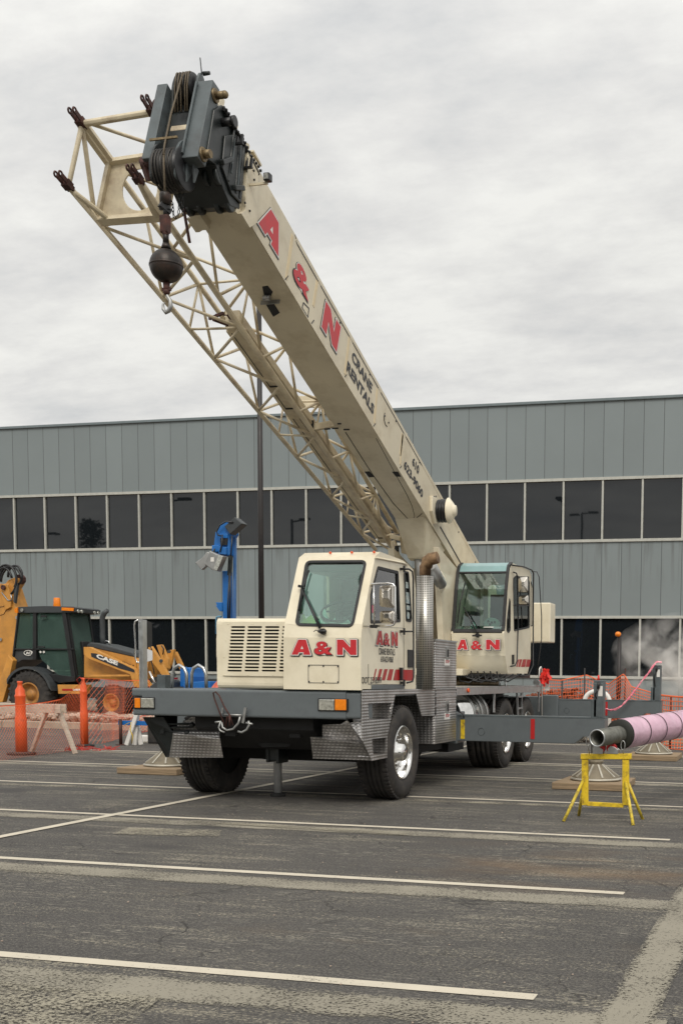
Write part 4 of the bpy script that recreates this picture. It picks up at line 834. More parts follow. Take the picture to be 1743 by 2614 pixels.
# --- tool boxes behind the cab
ty0, ty1 = 14.34, 15.28; fxl = onY(R9(425, 700), ty0).x
tb = MB(); tb.box(fxl, XS, ty0, ty1, 1.36, 2.0); tb.box(-5.35, XS, ty0, ty1, .61, 1.33); tbo = tb.build('tool_box', PLATE, crane, .004)
for za_, zb_ in ((1.335, 1.355), (1.985, 2.005)): MB().box(fxl-.01, XS+.012, ty0-.012, ty1+.012, za_, zb_).build('tool_box_lid', ALU, tbo)
for zz_ in (1.30, 1.25, 1.115): MB().box(XS, XS+.008, ty0, ty1, zz_-.008, zz_+.008).build('tool_box_trim', ALU, tbo)
for yy in (700, 1060):
    p = onX(R9(627, yy), XS); la = MB().box(XS, XS+.014, p.y-.045, p.y+.045, p.z-.085, p.z+.085); la.build('latch', STEEL, tbo, .004)
    MB().box(XS+.014, XS+.024, p.y-.02, p.y+.02, p.z-.05, p.z+.05).build('latch_paddle', BLACK, tbo)
    p = onX(R9(629, yy+60), XS); d_ = MB(); d_.box(XS, XS+.004, p.y-.11, p.y+.11, p.z-.045, p.z+.045); d_.mat(1); words(d_, 'STOP', p.y-.08, p.y+.08, p.z-.012, p.z+.028, (XS, 0, 0), (0, 1, 0), (0, 0, 1), .006, .03, 1); d_.build('decal', [WHITE, RED], tbo)
# wheel well behind the front tyre
ww = MB(); ww.box(-5.35, XS-.012, 14.30, 14.335, .62, 1.12); ww.build('wheel_well', PLATE, crane)
# --- exhaust
ex = onY(R9(482, 400), 13.95).x; et = onY(R9(482, 185), 13.95).z
eh = MB().cyl((ex, 13.95, 1.34), (ex, 13.95, et), .108, .108, 32); eo = eh.build('exhaust_shield', PERF, crane)
uv = eo.data.uv_layers.new(name='UVMap')
for lp_ in eo.data.loops:
    v = eo.data.vertices[lp_.vertex_index].co; w3 = v+crane.location; a = math.atan2(w3.y-13.95, w3.x-ex); uv.data[lp_.index].uv = (a/PI*15, w3.z/.0225)
pts = [Vector((ex, 13.95, et-.1)), Vector((ex, 13.95, et+.12))]+[onY(R9(*p), 13.95) for p in ((492, 118), (500, 85), (520, 72), (545, 66), (568, 60))]
MB().tube(pts, [.075, .075, .078, .08, .08, .078, .075], 18).build('exhaust_pipe', RUSTP, crane)
# --- main deck, tank, fenders, ladder
dz = 1.362
d_ = MB().box(-7.5, XS, 15.3, 20.5, dz-.02, dz); d_.box(XS-.03, XS+.004, 15.3, 20.5, dz-.115, dz-.021)
d_.box(XS-.03, XS, 17.32, 17.36, .95, dz-.12); d_.box(XS-.03, XS, 20.42, 20.46, .88, dz-.12)
d_.build('main_deck', ALU, crane, .003)
MB().box(-7.4, -5.45, 15.3, 20.4, .6, dz-.03).build('carrier_frame', UNDER, crane)
tk = MB().lathe([(0, 0), (.30, 0), (.34, .03), (.34, 1.45), (.30, 1.48), (0, 1.48)], (-5.16, 15.75, .93), (0, 1, 0), 40); tk.build('fuel_tank', CHROME, crane)
st_ = MB()
for yy in (16.35, 16.75, 17.05): st_.lathe([(.341, 0), (.352, .0), (.352, .07), (.341, .07)], (-5.16, yy, .93), (0, 1, 0), 40)
st_.build('tank_strap', STEEL, crane)
MB().cyl((-5.16, 15.735, .93), (-5.16, 15.76, .93), .32, .32, 36).build('tank_end', DARK, crane)
ld = MB(); 
for yy in (18.82, 19.12): ld.bar((XS+.01, yy, .72), (XS-.02, yy, dz-.12), .03)
for zz_ in (.75, .98, 1.18): ld.bar((XS, 18.82, zz_), (XS, 19.12, zz_), .03)
ld.build('ladder', ALU, crane)
p = onX(R9(768, 948), XS+.006); MB().cyl(p, p+Vector((.02, 0, 0)), .035, .03, 14).build('marker_light', ORANGE, crane)
# rear grab post and small lamp
gp_ = [Vector((XS+.02, *q)) for q in sx(XS+.02, R8, [(437, 1045), (437, 660), (428, 636), (418, 650), (414, 720)])]; MB().tube(gp_, .014).build('grab_rail', WHITE, crane)
p = onX(R8(395, 760), XS); MB().cyl(p, p+Vector((0, -.04, 0)), .06, .06, 16).build('work_lamp', ALU, crane)
# --- superstructure
MB().lathe([(0, 0), (.95, 0), (.95, .08), (.85, .1), (.85, .2), (0, .2)], (XC, 19.0, dz), (0, 0, 1), 48).build('slew_ring', BRASS, crane)
ss = MB()
for x0, x1 in ((-5.80, -5.70), (-6.56, -6.46)): ss.px([(17.75, 1.56), (17.55, 2.1), (17.3, 3.55), (18.2, 3.32), (20.7, 3.2), (21.4, 2.2), (21.4, 1.56)], x0, x1)
ss.box(-6.75, -5.45, 17.8, 21.4, 1.53, 1.64)
ss.build('turntable_frame', CREAMB, crane, .01)
fl = onX(R9(590, 225), -5.68); MB().lathe([(0, 0), (.17, 0), (.17, .02), (.13, .03), (.11, .06), (0, .06)], (-5.70, fl.y, fl.z), (1, 0, 0), 30).build('pivot_flange', CREAM, crane)
lc0, lc1 = BP(XC, -6.8, -.25), Vector((XC, 17.9, 1.9)); mid = lc0.lerp(lc1, .45)
MB().cyl(lc0, mid, .09, .09, 24).build('lift_cylinder_rod', STEEL, crane); MB().cyl(mid, lc1, .15, .15, 24).build('lift_cylinder', GREY, crane)
gc = [onX(R9(*p), -5.66) for p in ((520, 110), (590, 240))]; MB().cyl(gc[0], gc[1], .09, .09, 18).build('hydraulic_cylinder', STEEL, crane)
MB().box(-5.68, -4.80, 18.1, 19.8, 1.5, 1.56).build('cab_platform', BLACK, crane)
# counterweight at the rear
cwx = onY(R4(1380, 800), 21.0).x; (x_, z1), (x2, z0) = sy(21.0, R4, [(1380, 620), (1380, 1150)]); yb_ = onX(R4(1446, 800), cwx).y
MB().box(-6.9, cwx, 21.0, max(yb_, 21.4), z0, z1).build('counterweight', CREAM, crane, .02)
# --- operator cab
OX0, OX1 = -5.69, -4.79; OY = 17.98
op = [(18.20, 1.575), (18.02, 1.86), (17.92, 2.22), (17.99, 2.34), (18.12, 2.95), (18.22, 3.25), (18.42, 3.40), (19.62, 3.385), (19.76, 3.32), (19.78, 1.80), (19.56, 1.575)]
(ya, za) = sx(OX1, R4, [(850, 1560)])[0]
ow = roundpoly(sx(OX1, R4, [(925, 255), (1100, 330), (1100, 955), (893, 1000), (880, 300)]), .05)
oq = roundpoly(sx(OX1, R4, [(832, 555), (845, 600), (845, 990), (820, 1025), (795, 1000), (798, 850)]), .04)
orw = roundpoly(sx(OX1, R4, [(1118, 335), (1142, 420), (1140, 930), (1115, 935)]), .02)
om = MB(); om.panel((OX1, 0, 0), (0, 1, 0), (0, 0, 1), op, [ow, oq, orw], .035)
om.panel((OX0, 0, 0), (0, -1, 0), (0, 0, 1), [(-a, b_) for a, b_ in op], [[(-a, b_) for a, b_ in rr(18.35, 19.55, 2.3, 3.2, .06)]], .035)
def oface(i, j, holes=()):
    a, b_ = Vector((0, *op[i])), Vector((0, *op[j])); Lh = (b_-a).length; v = (b_-a)/Lh
    om.panel((OX0+.035, a.y, a.z), (1, 0, 0), v, [(0, 0), (OX1-OX0-.07, 0), (OX1-OX0-.07, Lh), (0, Lh)], holes, .035)
for i, j in ((0, 1), (1, 2), (7, 8), (9, 10), (6, 7)): oface(i, j)
a, b_ = Vector((0, *op[9])), Vector((0, *op[8])); om.panel((OX1-.035, a.y, a.z), (-1, 0, 0), (b_-a).normalized(), [(0, 0), (OX1-OX0-.07, 0), (OX1-OX0-.07, (b_-a).length), (0, (b_-a).length)], [rr(.08, OX1-OX0-.15, .55, 1.35, .06)], .035)
ocab = om.build('operator_cab', CREAM, crane, .02, 2)
# wrap-over front glass with a seal
gl_ = MB(); sl_ = MB(); xa, xb = OX0+.03, OX1-.03
gp2 = [(17.935, 2.27), (17.985, 2.34), (18.11, 2.95), (18.21, 3.24)]
def strip(mb, P_, x0, x1, th=.006):
    for (a, b_) in zip(P_, P_[1:]):
        A, B = Vector((0, *a)), Vector((0, *b_)); v = (B-A); Lh = v.length; mb.panel((x0, A.y, A.z), (1, 0, 0), v/Lh, [(0, 0), (x1-x0, 0), (x1-x0, Lh), (0, Lh)], (), th)
strip(gl_, gp2, xa, xb); go = gl_.build('windscreen', GLASSD, ocab)
tg = MB(); strip(tg, [(18.205, 3.24), (18.27, 3.34), (18.42, 3.405), (18.7, 3.41)], xa-.02, xb+.02, .01); tg.build('roof_glass', mat('pale_blue_green_roof_glass', (0.22, 0.36, 0.36), .15, var=.1, spec=.6), ocab)
gp3 = [(a-.012, b_) for a, b_ in gp2]
for x0, x1 in ((xa-.03, xa+.02), (xb-.02, xb+.03)): strip(sl_, gp3+[(18.26, 3.35), (18.42, 3.417)], x0, x1, .03)
strip(sl_, [(17.918, 2.24), (17.94, 2.29)], xa, xb, .03); strip(sl_, [(18.185, 3.22), (18.195, 3.245)], xa, xb, .03); sl_.build('windscreen_seal', SEAL, ocab)
def osw(name, poly, mt, sw=.016):
    o = MB().panel((OX1-.012, 0, 0), (0, 1, 0), (0, 0, 1), poly, (), .006).build(name, mt, ocab)
osw('door_window', ow, GLASS); osw('quarter_window', oq, GLASSD); osw('rear_side_window', orw, GLASS)
sm_ = MB()
for poly, sw in ((ow, .02), (oq, .014), (orw, .01)): sm_.panel((OX1+.006, 0, 0), (0, 1, 0), (0, 0, 1), offp(poly, .004), [offp(poly, -sw)], .03)
a = sx(OX1, R4, [(885, 660), (1100, 655)]); sm_.bar((OX1-.005, *a[0]), (OX1-.005, *a[1]), .03)
sm_.build('side_window_seal', SEAL, ocab)
def opf(p, Y=17.93, R=R4): return onY(R(*p), Y)
lt = MB()
for ch, xa_, xb_, ya, yb in (('A', 145, 285, 1248, 1115), ('&', 330, 475, 1245, 1130), ('N', 530, 712, 1248, 1115)):
    (x0, z0), (x1, z1) = sy(17.94, R4, [(xa_, ya), (xb_, yb)]); logo(lt, ch, x0, x1, z0, z1, (0, 17.915, 0), (1, 0, 0), (0, 0.0, 1), .006, .05, (.06, -.04))
lt.build('lettering', LM, ocab)
lt = MB()
for q in (((922, 1478), (938, 1478), (962, 1378), (948, 1378)), ((950, 1478), (975, 1478), (1003, 1376), (968, 1376)), ((985, 1478), (1040, 1478), (1058, 1376), (1015, 1376)), ((1050, 1478), (1098, 1476), (1118, 1380), (1066, 1378))):
    lay(lt, fillp([sx(OX1, R4, q)]), (OX1, 0, 0), (0, 1, 0), (0, 0, 1), .003)
lt.build('door_stripes', STRIPER, ocab)
pl_ = MB(); (x0, z1), (x1, z0) = sy(17.98, R4, [(500, 1432), (735, 1480)]); pl_.panel((0, 17.975, 0), (1, 0, 0), (0, 0.35, 1), rr(x0, x1, z0, z1, .01), (), .006); pl_.build('maker_plate', ALU, ocab)
wm = MB(); wm.tube([opf((400, 1030), 17.85), opf((320, 860), 17.85), opf((225, 680), 17.95)], .012); wm.tube([opf((245, 355), 18.05), opf((180, 600), 17.95), opf((140, 890), 17.9)], .01)
q = opf((405, 1055), 17.9); wm.cyl(q+Vector((0, .03, 0)), q-Vector((0, .03, 0)), .04, .03, 12); wm.bar(opf((340, 1062), 17.87), opf((465, 1058), 17.87), .025); wm.build('wiper', BLACK, ocab)
ml_ = [Vector((OX1+.04, *q)) for q in sx(OX1+.04, R4, [(888, 215), (925, 225), (940, 270), (950, 900), (935, 1400), (910, 1460), (850, 1470)])]; gm_ = MB().tube(ml_, .012)
ml_ = [Vector((OX1+.03, *q)) for q in sx(OX1+.03, R4, [(870, 120), (1020, 140), (1130, 185), (1155, 230), (1150, 900), (1150, 1450), (1090, 1590), (980, 1605)])]; gm_.tube(ml_, .012)
ml_ = [Vector((OX1+.03+.14*t, *q)) for t, q in zip((0, .6, 1, 1, 1, .8, .4), [(lambda t: sx(OX1+.03+.14*t, R4, [pp])[0])(t) for t, pp in zip((0, .6, 1, 1, 1, .8, .4), ((1130, 205), (1200, 210), (1230, 280), (1262, 800), (1262, 1100), (1225, 1400), (1190, 1590)))])]; gm_.tube(ml_, .009)
gm_.build('grab_rail', BLACK, ocab)
for (x0, x1, y0, y1) in ((945, 1072, 268, 478), (950, 1078, 518, 640)):
    a = [onX(R4(x0, y1), OX1+.08), onX(R4(x1, y0), OX1+.08)]; Yy = 18.35; a = P2((x0, y1), (x1, y0), Y=Yy, R=R4); cx, cz = (a[0].x+a[1].x)/2, (a[0].z+a[1].z)/2
    o1 = roundpoly([(a[0].x, a[0].z), (a[1].x, a[0].z), (a[1].x, a[1].z), (a[0].x, a[1].z-.02)], .03); n = len(o1); k2 = [(cx+.01+(p[0]-cx)*.3, cz+(p[1]-cz)*.3) for p in o1]; mb = MB()
    vs = [(p[0], Yy+.09, p[1]) for p in o1]+[(p[0], Yy+.04, p[1]) for p in o1]+[(p[0], Yy-.02, p[1]) for p in k2]
    mb.add(vs, [(i, (i+1) % n, n+(i+1) % n, n+i) for i in range(n)]+[(n+i, n+(i+1) % n, 2*n+(i+1) % n, 2*n+i) for i in range(n)]+[tuple(range(2*n, 3*n)), tuple(reversed(range(n)))], False)
    mb.build('mirror', MCHROME, ocab, .004); MB().box(a[0].x-.008, a[1].x+.008, Yy+.085, Yy+.11, a[0].z-.008, a[1].z+.008).build('mirror_rim', BLACK, ocab, .01)
dh = [Vector((OX1+.015, *q)) for q in sx(OX1+.015, R4, [(882, 1315), (882, 1445)])]; MB().bar(dh[0], dh[1], .035, .05, up=(0, 1, 0)).build('door_handle', BLACK, ocab)
# interior of the operator cab
ic = MB(); ic.box(OX0+.3, OX1-.22, 18.9, 19.35, 2.0, 2.2); ic.px(roundpoly([(19.25, 2.15), (19.3, 2.95), (19.45, 2.95), (19.5, 2.15)], .05), OX0+.28, OX1-.2); ic.build('seat', BLACK, ocab, .05)
ic = MB(); ic.box(OX0+.06, OX1-.06, 18.05, 18.25, 1.9, 2.26); ic.box(OX0+.1, OX0+.3, 18.3, 18.6, 2.0, 2.6); ic.build('console', BLACK, ocab, .03)
for xp, w_, h_, m, nm in ((180, .2, .12, CLOTH, 'rag'), (350, .26, .14, CLOTH, 'rag')): p = onY(R4(xp, 980), 18.12); cloth((p.x, 18.13, 2.26), w_, h_, m, nm, ocab)
hp = onY(R4(595, 880), 18.15); hm = MB().ball((hp.x, 18.17, hp.z-.03), .13, 22, (1.1, .8, .8)); hm.cyl((hp.x, 18.1, hp.z-.1), (hp.x, 18.1, hp.z-.085), .16, .15, 24); hh_ = hm.build('hard_hat', WHITE, ocab)
hd = MB()
for dx_, dz_ in ((-.03, .02), (.03, .0), (.08, .01), (0, -.03)): hd.cyl((hp.x+dx_, 18.045, hp.z+dz_-.01), (hp.x+dx_, 18.07, hp.z+dz_-.01), .018, .018, 12)
hd.build('hat_vent', BLACK, ocab)
# hoses under the operator cab
hs = MB(); rnd = random.Random(2)
for i in range(7):
    x0 = -5.6+i*.11; hs.tube([(x0, 18.05, 1.6), (x0+.05, 18.0, 1.5-rnd.random()*.06), (x0+.2, 18.02, 1.46-rnd.random()*.05), (x0+.38, 18.1, 1.56)], .014, 6)
hs.build('hydraulic_hoses', BLACK, crane)
MB().tube([(-4.95, 18.3, 1.56), (-4.95, 18.3, dz)], .015).tube([(-4.85, 18.3, 1.56), (-4.85, 18.3, dz)], .015).build('cab_step', ALU, crane)
# ------------------------------------------------------------------ boom
bm_ = MB(); SB = -9.35
bm_.pb([(.30, 0), (.30, .66), (.27, .69), (SB, .69), (SB, 0)], XL, XR); boom = bm_.build('boom', CREAMB, crane, .018, 3)
tr = MB()
# edge strip along the top of the side, folded plates and dark joint lines
tr.pb([(-.9, .615), (-.9, .672), (SB+.1, .672), (SB+.1, .615)], XR, XR+.004)
tr.pb([(.0, 0.0), (.0, .015), (SB+.1, .015), (SB+.1, 0.0)], XR, XR+.005)
tr.build('boom_edge_strip', CREAMB, boom)
jl = MB()
segs = [((RA, 1010, 870), (RA, 1222, 1245)), ((RA, 1247, 1288), (RB, 755, 315)), ((RB, 785, 362), (RB, 1040, 815)), ((RB, 1066, 862), (RB, 1296, 1266)), ((RB, 1316, 1305), (RC, 850, 412))]
for (a, b_) in segs:
    p, q = bst(XR, a[0](a[1], a[2])), bst(XR, b_[0](b_[1], b_[2])); t_ = .6105; jl.pb([(p[0], t_-.005), (p[0], t_+.004), (q[0], t_+.004), (q[0], t_-.005)], XR, XR+.006); jl.build('boom_joint_line', INK, boom); jl = MB()
p = [bst(XR, RA(*q)) for q in ((995, 785), (1010, 870))]; jl.pb([(p[0][0], p[0][1]), (p[0][0]+.01, p[0][1]), (p[1][0]+.01, p[1][1]), (p[1][0], p[1][1])], XR, XR+.005)
for R_, a, b_ in ((RA, (890, 1235), (922, 1192)), (RB, (372, 180), (396, 146)), (RB, (705, 715), (722, 690)), (RB, (990, 1210), (1012, 1178)), (RC, (625, 452), (645, 430))):
    p, q = bst(XR, R_(*a)), bst(XR, R_(*b_)); d = .006; MB().pb([(p[0]-d, p[1]), (p[0]+d, p[1]), (q[0]+d, q[1]), (q[0]-d, q[1])], XR, XR+.005).build('panel_seam', INK, boom)
for R_, x, y in ((RB, 1103, 1105), (RB, 1141, 1173), (RB, 1215, 1157), (RB, 657, 172), (RB, 953, 690), (RC, 968, 738), (RC, 985, 735), (RC, 1213, 1092), (RC, 1380, 1392), (RC, 822, 395)):
    p = bst(XR, R_(x, y)); q = BP(XR, *p); MB().cyl(q, q+Vector((.01, 0, 0)), .013, .013, 10).build('boom_bolt', INK, boom)
cc = [BP(XR+.004, *bst(XR, RB(*p))) for p in ((1103, 1075), (1095, 1110), (1097, 1150), (1108, 1190), (1125, 1212))]; jl.tube(cc, .006, 5); jl.build('boom_mark', INK, boom); jl = MB()
a = bst(XR, RC(1030, 1040)); b_ = bst(XR, RC(1245, 1420)); jl.pb([(a[0], a[1]-.012), (a[0], a[1]+.012), (b_[0], b_[1]+.012), (b_[0], b_[1]-.012)], XR, XR+.008)
jl.build('boom_joint_line', INK, boom)
# lower face: weld bead, slot with a roller, wear pads
und = MB(); 
def bu(R, pts): # on the underside plane t=0
    out = []
    for p in pts:
        r = ray(R(*p)); t = (BO-EYEV).dot(BN)/r.dot(BN); q = EYEV+r*t; out.append((q.x, (q-BO).dot(BF)))
    return out
sl = bu(RA, [(700, 1468), (768, 1450), (838, 1568)]); 
h = bu(RA, [(665, 1300), (720, 1290), (770, 1350), (740, 1420), (690, 1415)])
und.prism(h, lambda p, t: BP(p[0], p[1], t), -.004, -.001); und.build('boom_slot', UNDER, boom); und = MB()
h = bu(RA, [(698, 1470), (770, 1452), (840, 1560), (775, 1600)]); und.prism(h, lambda p, t: BP(p[0], p[1], t), -.005, -.001); und.build('wear_pad_recess', UNDER, boom); und = MB()
h = bu(RC, [(275, 487), (325, 483), (370, 538), (320, 542)]); und.prism(h, lambda p, t: BP(p[0], p[1], t), -.005, -.001); und.build('wear_pad_recess', UNDER, boom); und = MB()
h = bu(RC, [(550, 487), (610, 487), (640, 535), (590, 535)]); und.prism(h, lambda p, t: BP(p[0], p[1], t), -.005, -.001); und.build('wear_pad_recess', UNDER, boom); pass
rl = MB(); h = bu(RA, [(640, 1450), (820, 1432), (815, 1360), (665, 1375)]); q = BP(h[0][0], h[0][1], 0); hx = [p[0] for p in h]; 
rl.pb([(h[0][1], 0), (h[0][1], -.05), (h[0][1]+.012, -.05), (h[0][1]+.012, 0)], min(hx)+.02, max(hx)-.02)
c0 = bu(RA, [(715, 1385)])[0]; rl.cyl(BP(c0[0]-.04, c0[1], -.04), BP(c0[0]+.04, c0[1], -.04), .032, .032, 14); rl.build('boom_roller', STEEL, boom)
wb = MB(); ln = bu(RC, [(85, 90), (360, 520), (560, 800), (700, 950), (770, 970), (850, 905)]); wb.tube([BP(p[0], p[1], -.002) for p in ln], .006, 5)
ln = bu(RC, [(390, 150), (600, 540), (700, 720), (750, 830), (775, 930), (760, 965)]); wb.tube([BP(p[0], p[1], -.002) for p in ln], .004, 5); wb.build('weld_bead', UNDER, boom)
# yellowed diagonal stiffener marks on the side
for R_, a, b_ in ((RA, (968, 785), (905, 1225)), (RA, (1215, 1245), (1175, 1500)), (RB, (752, 318), (706, 690)), (RB, (1030, 835), (1000, 1180)), (RB, (1285, 1290), (1258, 1500)), (RC, (655, 110), (632, 420))):
    p, q = bst(XR, R_(*a)), bst(XR, R_(*b_)); w = .028; wd = MB(); wd.pb([(p[0]-w, p[1]), (p[0]+w, p[1]), (q[0]+w, q[1]), (q[0]-w, q[1])], XR, XR+.003); wd.build('stiffener_mark', WELD, boom)
# lettering
def blet(mb, ch, R, quad):
    pts = [bst(XR, R(*p)) for p in quad]; s_ = [-p[0] for p in pts]; t_ = [p[1] for p in pts]
    logo(mb, ch, min(s_), max(s_), min(t_), max(t_), BP(XR, 0, 0), -BF, BN, .004, .045, (-.015, -.04))
lt = MB()
blet(lt, 'A', RA, [(730, 500), (625, 650), (820, 1000)]); lt.build('lettering', LM, boom); lt = MB(); blet(lt, '&', RA, [(1010, 1020), (975, 1120), (1120, 1460)]); lt.build('lettering', LM, boom); lt = MB(); blet(lt, 'N', RB, [(505, 20), (468, 212), (610, 440), (660, 215)])
lt.build('lettering', LM, boom)
lt = MB()
for tx, s0, s1, t0, t1 in (('CRANE', 2.76, 3.50, .385, .525), ('RENTALS', 2.66, 3.66, .155, .30), ('610', 5.27, 5.58, .385, .525), ('623-9060', 4.97, 5.87, .145, .285)):
    words(lt, tx, s0, s1, t0, t1, BP(XR, 0, 0), -BF, BN, .004, .04)
lt.build('lettering', INK, boom)
bd = MB(); q = [bst(XR, RA(*p)) for p in ((1075, 1462), (1062, 1510))]+[bst(XR, RB(*p)) for p in ((335, 118), (345, 30))]
bd.panel(BP(XR, 0, 0)+Vector((.004, 0, 0)), -BF, BN, offp([(-p[0], p[1]) for p in q], .008), [offp([(-p[0], p[1]) for p in q], -.006)], .003); bd.build('badge', INK, boom)
# boom foot bracket for the lift cylinder
br = MB(); br.hexa([BP(XL+.0, -6.2, 0), BP(XR-.03, -6.16, 0), BP(XR-.03, -7.3, 0), BP(XL+.0, -7.3, 0), BP(-6.31, -6.78, -.40), BP(-6.0, -6.70, -.42), BP(-6.0, -6.85, -.40), BP(-6.31, -6.9, -.38)]); br.build('lift_bracket', CREAMB, crane, .01)
wg = MB(); wp_ = [BP(XR-.02, -6.2, 0), BP(XR-.01, -6.98, -.02), BP(-5.97, -6.83, -.36), BP(-6.0, -6.70, -.42)]; wg.add(wp_+[p+Vector((-.03, 0, 0)) for p in wp_], [(0, 1, 2, 3), (7, 6, 5, 4), (0, 4, 5, 1), (1, 5, 6, 2), (2, 6, 7, 3), (3, 7, 4, 0)], False); wg.build('bracket_gusset', CREAMB, crane)
# cable reel on the boom side
ra = bst(-5.74, RC(1050, 880)); o = BP(XR, *ra)
rm = MB(); rm.lathe([(0, .05), (.17, .05), (.18, .06), (.18, .075), (.15, .08), (.16, .1), (.185, .105), (.185, .125), (.15, .13), (.16, .15), (.185, .155), (.185, .175), (.15, .18), (.16, .2), (.18, .205), (.18, .22), (0, .22)], o, (1, 0, 0), 40)
rm.build('cable_reel', BLACK, crane)
MB().lathe([(.19, .215), (.205, .222), (.205, .232), (.12, .30), (.09, .315), (.085, .34), (0, .345)], o, (1, 0, 0), 40).build('reel_dish', CREAM, crane)
rb = MB(); a = [bst(XR, RC(*p)) for p in ((925, 730), (975, 760), (965, 860), (1000, 1000), (960, 1010), (925, 880))]; rb.pb(a, XR, XR+.05); rb.build('reel_bracket', CREAM, crane, .008)
# collar at the boom tip
cl = MB(); cpoly = [(.40, .60), (.36, .40), (.24, .0), (.30, -.10), (.10, -.10), (-.02, .07), (-.0, .12), (.14, .56), (.18, .66)]
cl.pb(cpoly, XR, XR+.045); cl.pb(cpoly, XL-.045, XL); cl.pb([(.30, .69), (.30, .715), (.1, .715), (.1, .69)], XL-.04, XR+.04)
cl.pb([(.33, -.10), (.33, 0), (.12, 0), (.12, -.10)], XR-.16, XR); cl.pb([(.33, -.10), (.33, 0), (.12, 0), (.12, -.10)], XL, XL+.13)
for s_ in (.23, .50, .80): cl.pb(roundpoly([(s_-.03, .66), (s_+.07, .68), (s_+.02, .88), (s_-.045, .90)], .03), XR-.12, XR-.09)
cl.build('boom_collar', CREAMB, crane, .01)
cb_ = MB(); cb_.pb([(.38, .52), (.34, .38), (.36, .38), (.40, .52)], XR+.045, XR+.05); 
for s_, t_ in ((.28, .05), (.17, .05), (.2, .42), (.24, .5)): q = BP(XR+.045, s_, t_); cb_.cyl(q, q+Vector((.012, 0, 0)), .012, .012, 8)
cb_.build('collar_bolt', UNDER, crane)
# dark boom head weldment
hd = MB(); hd.pb([(.28, -.03), (.40, .60), (.5, .66), (.92, .66), (1.02, .5), (.98, -.06), (.82, .02), (.62, -.09), (.45, -.14)], XL-.02, XR+.005)
hd.pb([(.30, .02), (.42, .58), (.62, .60), (.80, .40), (.74, .06), (.5, -.04)], XR+.005, XR+.03)
for a, b_ in (((.44, .02), (.56, .60)), ((.60, .02), (.68, .60)), ((.36, .03), (.46, .60))): hd.bar(BP(XR+.03, *a), BP(XR+.03, *b_), .02, .03)
hd.bar(BP(XR+.05, .52, .02), BP(XR+.05, .36, .16), .05, .05); hd.bar(BP(XR+.05, .80, .06), BP(XR+.05, .66, .24), .05, .05)
for xx in (-6.35, -6.22, -6.02, -5.9): hd.cyl(BP(xx, .42, -.10), BP(xx+.05, .42, -.10), .07, .07, 18); hd.cyl(BP(xx, .70, .0), BP(xx+.05, .70, .0), .09, .09, 18)
hd.build('boom_head', DARK, crane, .012)
gp_ = MB()
for a, b_ in (((.44, .10), (.55, .55)), ((.60, .12), (.66, .5))): gp_.bar(BP(XR+.045, *a), BP(XR+.045, *b_), .012, .012)
gp_.build('boom_head_rib', HGREY, crane)
# grey sheave head in front
f0 = 1.09; HB, HT = -.14, .78
gh = MB(); gh.pb([(.93, HB+.02), (1.09, HB), (1.11, HT), (.97, HT+.02), (.92, HT-.3)], -6.045, -5.87); gh.build('sheave_head', HGREY, crane, .01)
gh = MB(); gh.pb([(.95, HB+.02), (1.13, HB), (1.15, HT-.02), (.97, HT-.02)], -6.455, -6.345); gh.build('sheave_head', HGREY, crane, .01)
PLT = [(.88, -.02), (.98, -.34), (1.10, -.38), (1.18, -.2), (1.15, .0), (1.05, .14), (1.04, .55), (1.10, .80), (1.08, .95), (.98, .92), (.9, .6)]
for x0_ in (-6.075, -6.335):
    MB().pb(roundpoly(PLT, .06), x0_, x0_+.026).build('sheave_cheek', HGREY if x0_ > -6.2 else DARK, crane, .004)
gh = MB(); gh.bar(BP(-6.03, 1.11, HB+.04), BP(-6.03, 1.13, HT-.03), .02, .02); gh.build('head_rib', HGREY, crane)
MB().pb([(.94, .30), (1.01, .30), (1.01, .47), (.94, .47)], -6.305, -6.08).build('sheave_head_block', JIB, crane, .01)  # darker jib paint puts the shade between the cheeks into the colour
bk_ = MB(); bk_.pb([(.88, HB), (.93, HB), (.93, HT-.02), (.88, HT-.02)], -6.31, -6.05); bk_.build('sheave_head_back', DARK, crane)
sv_ = MB()
for i in range(5):
    xx = -6.275+i*.048; prf = [(.05, 0), (.19, 0), (.20, .006), (.175, .02), (.175, .026), (.20, .04), (.19, .046), (.05, .046)]; sv_.lathe(prf, BP(xx, 1.0, -.19), (1, 0, 0), 40)
sv_.build('lower_sheave', BLACK, crane)
sv_ = MB()
for i in range(3): sv_.lathe([(.03, 0), (.13, 0), (.14, .006), (.12, .02), (.12, .026), (.14, .04), (.13, .046), (.03, .046)], BP(-6.27+i*.062, 1.03, .79), (1, 0, 0), 36)
sv_.build('upper_sheave', BLACK, crane)
wr = MB()
for i, xx in enumerate((-6.225, -6.195, -6.16, -6.115, -6.09)):
    pts = [BP(xx-.03+.014*math.sin(j), 1.03+.145*math.cos(a), .79+.145*math.sin(a)) for j, a in enumerate([math.radians(v) for v in range(-40, 200, 20)])]; wr.tube([BP(xx-.01, 1.08, .45)]+pts+[BP(xx+.0, .95, .5)], .008, 6)
wr.build('wire_rope', WIRE, crane)
wr = MB()
for i in range(7):
    xx = -6.292+i*.034; pts = [BP(xx, 1.0+.19*math.cos(a), -.19+.19*math.sin(a)) for a in [math.radians(v) for v in range(-110, 100, 15)]]; wr.tube(pts, .011, 6)
wr.build('rope_coil', WIRED, crane)
HX, HY = -6.145, 10.19
rp = MB(); top = BP(-6.18, 1.245, .80); rp.tube([BP(-6.17, 1.14, .88), BP(-6.18, 1.17, .78), BP(-6.19, 1.19, .3), BP(-6.17, 1.205, -.1), BP(-6.16, 1.20, -.2)], .0105, 8); rp.build('front_rope', WIRE, crane)
